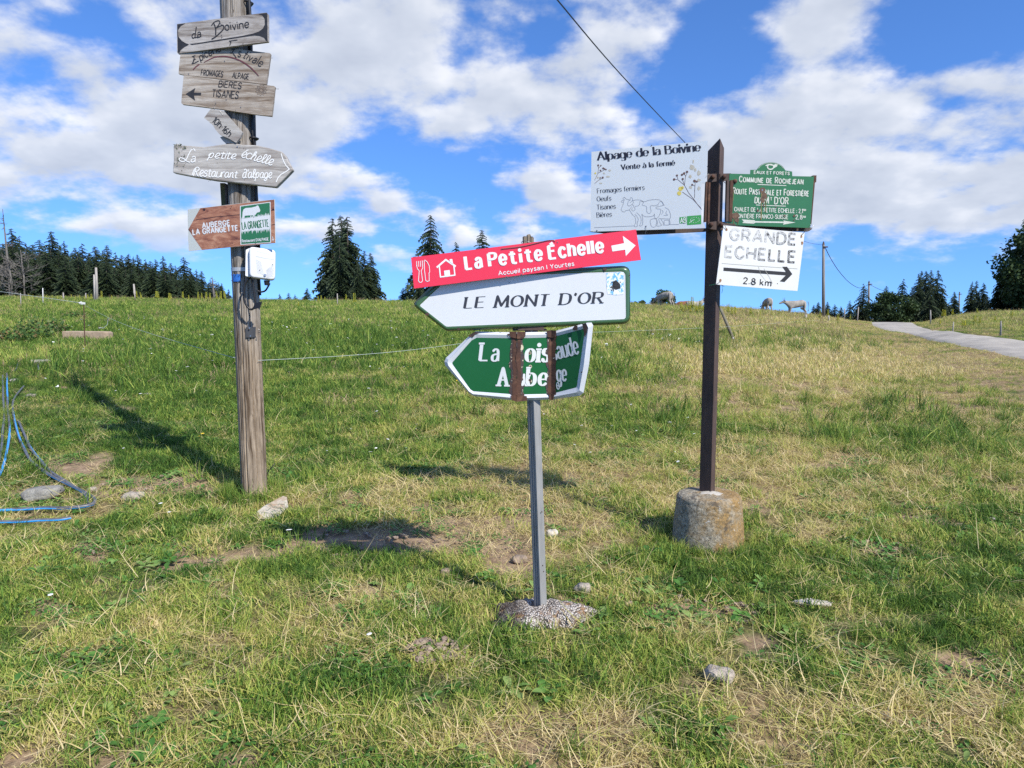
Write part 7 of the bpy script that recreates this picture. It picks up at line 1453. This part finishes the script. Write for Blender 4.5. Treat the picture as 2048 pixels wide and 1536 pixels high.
for i, (x, y, h) in enumerate(((1884, 618, 14), (1890, 619, 14), (1906, 617, 16), (1879, 640, 14), (1924, 640, 20), (1930, 638, 22), (1948, 630, 22), (1957, 632, 22), (1990, 630, 18), (2022, 622, 20), (1955, 616, 12))): gentian(x, y, h, f'{WORDS[i]} yellow gentian on the grassy bank beyond the road', 'gentians on the bank beyond the road', None, 1.4)
# ---------------------------------------------------------------- cattle
M_COW = mat('pale grey hide', (.46, .42, .36), .8, (.22, .20, .175), 1.8, fine=.1); M_COWB = mat('red brown hide', (.22, .075, .035), .8, (.30, .12, .06), 2); M_HORN = mat('horn', (.16, .14, .12), .5)
def cow(name, px, py, Y, yaw, label, m, lying=False, head='up', s=1.0, zoff=0):
    """one continuous body grown over a skeleton; x forward"""
    d = ray(px, py); x = d.x * Y; zb = float(H(x, Y)) + zoff; root = thing(name, (x, Y, zb), label, 'cow', 'cattle on the brow'); J, E, Rr = [], [], []
    def j(x_, y_, z_, rx, rz=None, par=None): J.append((x_, y_, z_)); Rr.append((rx, rz or rx)); (E.append((par, len(J) - 1)) if par is not None else None); return len(J) - 1
    q = .62 if lying else 0; bz = 1.02 - q
    hip = j(-.62, 0, bz + .06, .26, .25); b1 = j(-.25, 0, bz - .02, .31, .33, hip); b2 = j(.15, 0, bz - .04, .30, .34, b1); sh = j(.50, 0, bz + .02, .24, .30, b2); rump = j(-.82, 0, bz + .04, .17, .2, hip)
    hz = {'up': .32, 'level': .05, 'low': -.62}[head]; n1 = j(.80, 0, bz + .08 + hz * .4, .15, .19, sh); hd = j(1.05, 0, bz + .14 + hz, .115, .13, n1); mz = j(1.32, 0, bz + .02 + hz * 1.02, .075, .08, hd); j(1.42, 0, bz - .03 + hz, .06, .06, mz)
    if not lying:
        for sy in (-1, 1):
            a = j(.48, .14 * sy, .70, .12, .16, sh); k = j(.52, .15 * sy, .40, .068, .075, a); f = j(.49, .15 * sy, .12, .05, .052, k); j(.52, .14 * sy, .02, .055, .05, f)
            a = j(-.70, .14 * sy, .78, .13, .17, hip); k = j(-.60, .15 * sy, .58, .085, .10, a); f = j(-.80, .15 * sy, .40, .05, .055, k); f2 = j(-.76, .15 * sy, .12, .04, .042, f); j(-.72, .15 * sy, .02, .055, .05, f2)
    me = bpy.data.meshes.new('body'); me.from_pydata(J, E, []); sk = None; o = bpy.data.objects.new('body', me); COL.objects.link(o); o.parent = root; o.rotation_euler = (0, 0, yaw); o.scale = (s, s, s)
    md = o.modifiers.new('skin', 'SKIN'); ss = o.modifiers.new('smooth', 'SUBSURF'); ss.levels = 1; ss.render_levels = 2
    if not me.skin_vertices: pass
    for i, v in enumerate(me.skin_vertices[0].data): v.radius = Rr[i]; v.use_root = (i == 1)
    md.use_smooth_shade = True; me.materials.append(m)
    def part(nm, mb, mm): p = mb.build(nm, mm); p.parent = root; p.rotation_euler = (0, 0, yaw); p.scale = (s, s, s)
    hzz = bz + .14 + hz
    for sy in (-1, 1):
        mb = MB(); mb.tube([(1.0, .07 * sy, hzz + .08), (1.02, .20 * sy, hzz + .16), (1.04, .24 * sy, hzz + .36)], [.03, .022, .006], 6); part('horn', mb, M_HORN)
        mb = MB(); mb.add([(1.0, .10 * sy, hzz + .06), (.95, .24 * sy, hzz + .09), (.97, .33 * sy, hzz + .02), (1.0, .22 * sy, hzz - .03)], [(0, 1, 2, 3)]); mb.add([(1.02, .10 * sy, hzz + .05), (.97, .24 * sy, hzz + .08), (.99, .33 * sy, hzz + .01), (1.02, .22 * sy, hzz - .04)], [(0, 1, 2, 3)]); part('ear', mb, m)
    if not lying:
        mb = MB(); mb.tube([(-.95, 0, bz + .20), (-1.02, 0, bz - .1), (-1.0, .02, bz - .45), (-1.0, .02, bz - .62)], [.03, .02, .018, .045], 6); part('tail', mb, M_HORN)
        mb = MB(); mb.tube([(-.45, 0, .74), (-.48, 0, .60), (-.48, 0, .54)], [.14, .10, .03], 8); part('udder', mb, M_COW)
cow('cow', 1329, 606, 58, math.pi * .72, 'pale grey cow seen from behind in front of the round bush', M_COW, head='low', s=1.0, zoff=0)
cow('cow', 1592, 620, 57, math.pi * .97, 'pale grey horned cow walking left beside the tall line pole', M_COW, head='level', s=.98)
cow('cow', 1534, 612, 60, math.pi * .5, 'small pale cow seen exactly from behind, between gentians', M_COW, head='low', s=.95)
cow('cow', 1388, 604, 58, .15, 'cow resting with raised pale head behind the gentian clump', M_COW, True, 'up', .9); cow('cow', 1368, 604, 60, math.pi, 'red brown cow lying low behind the gentian clump', M_COWB, True, 'low', .85)
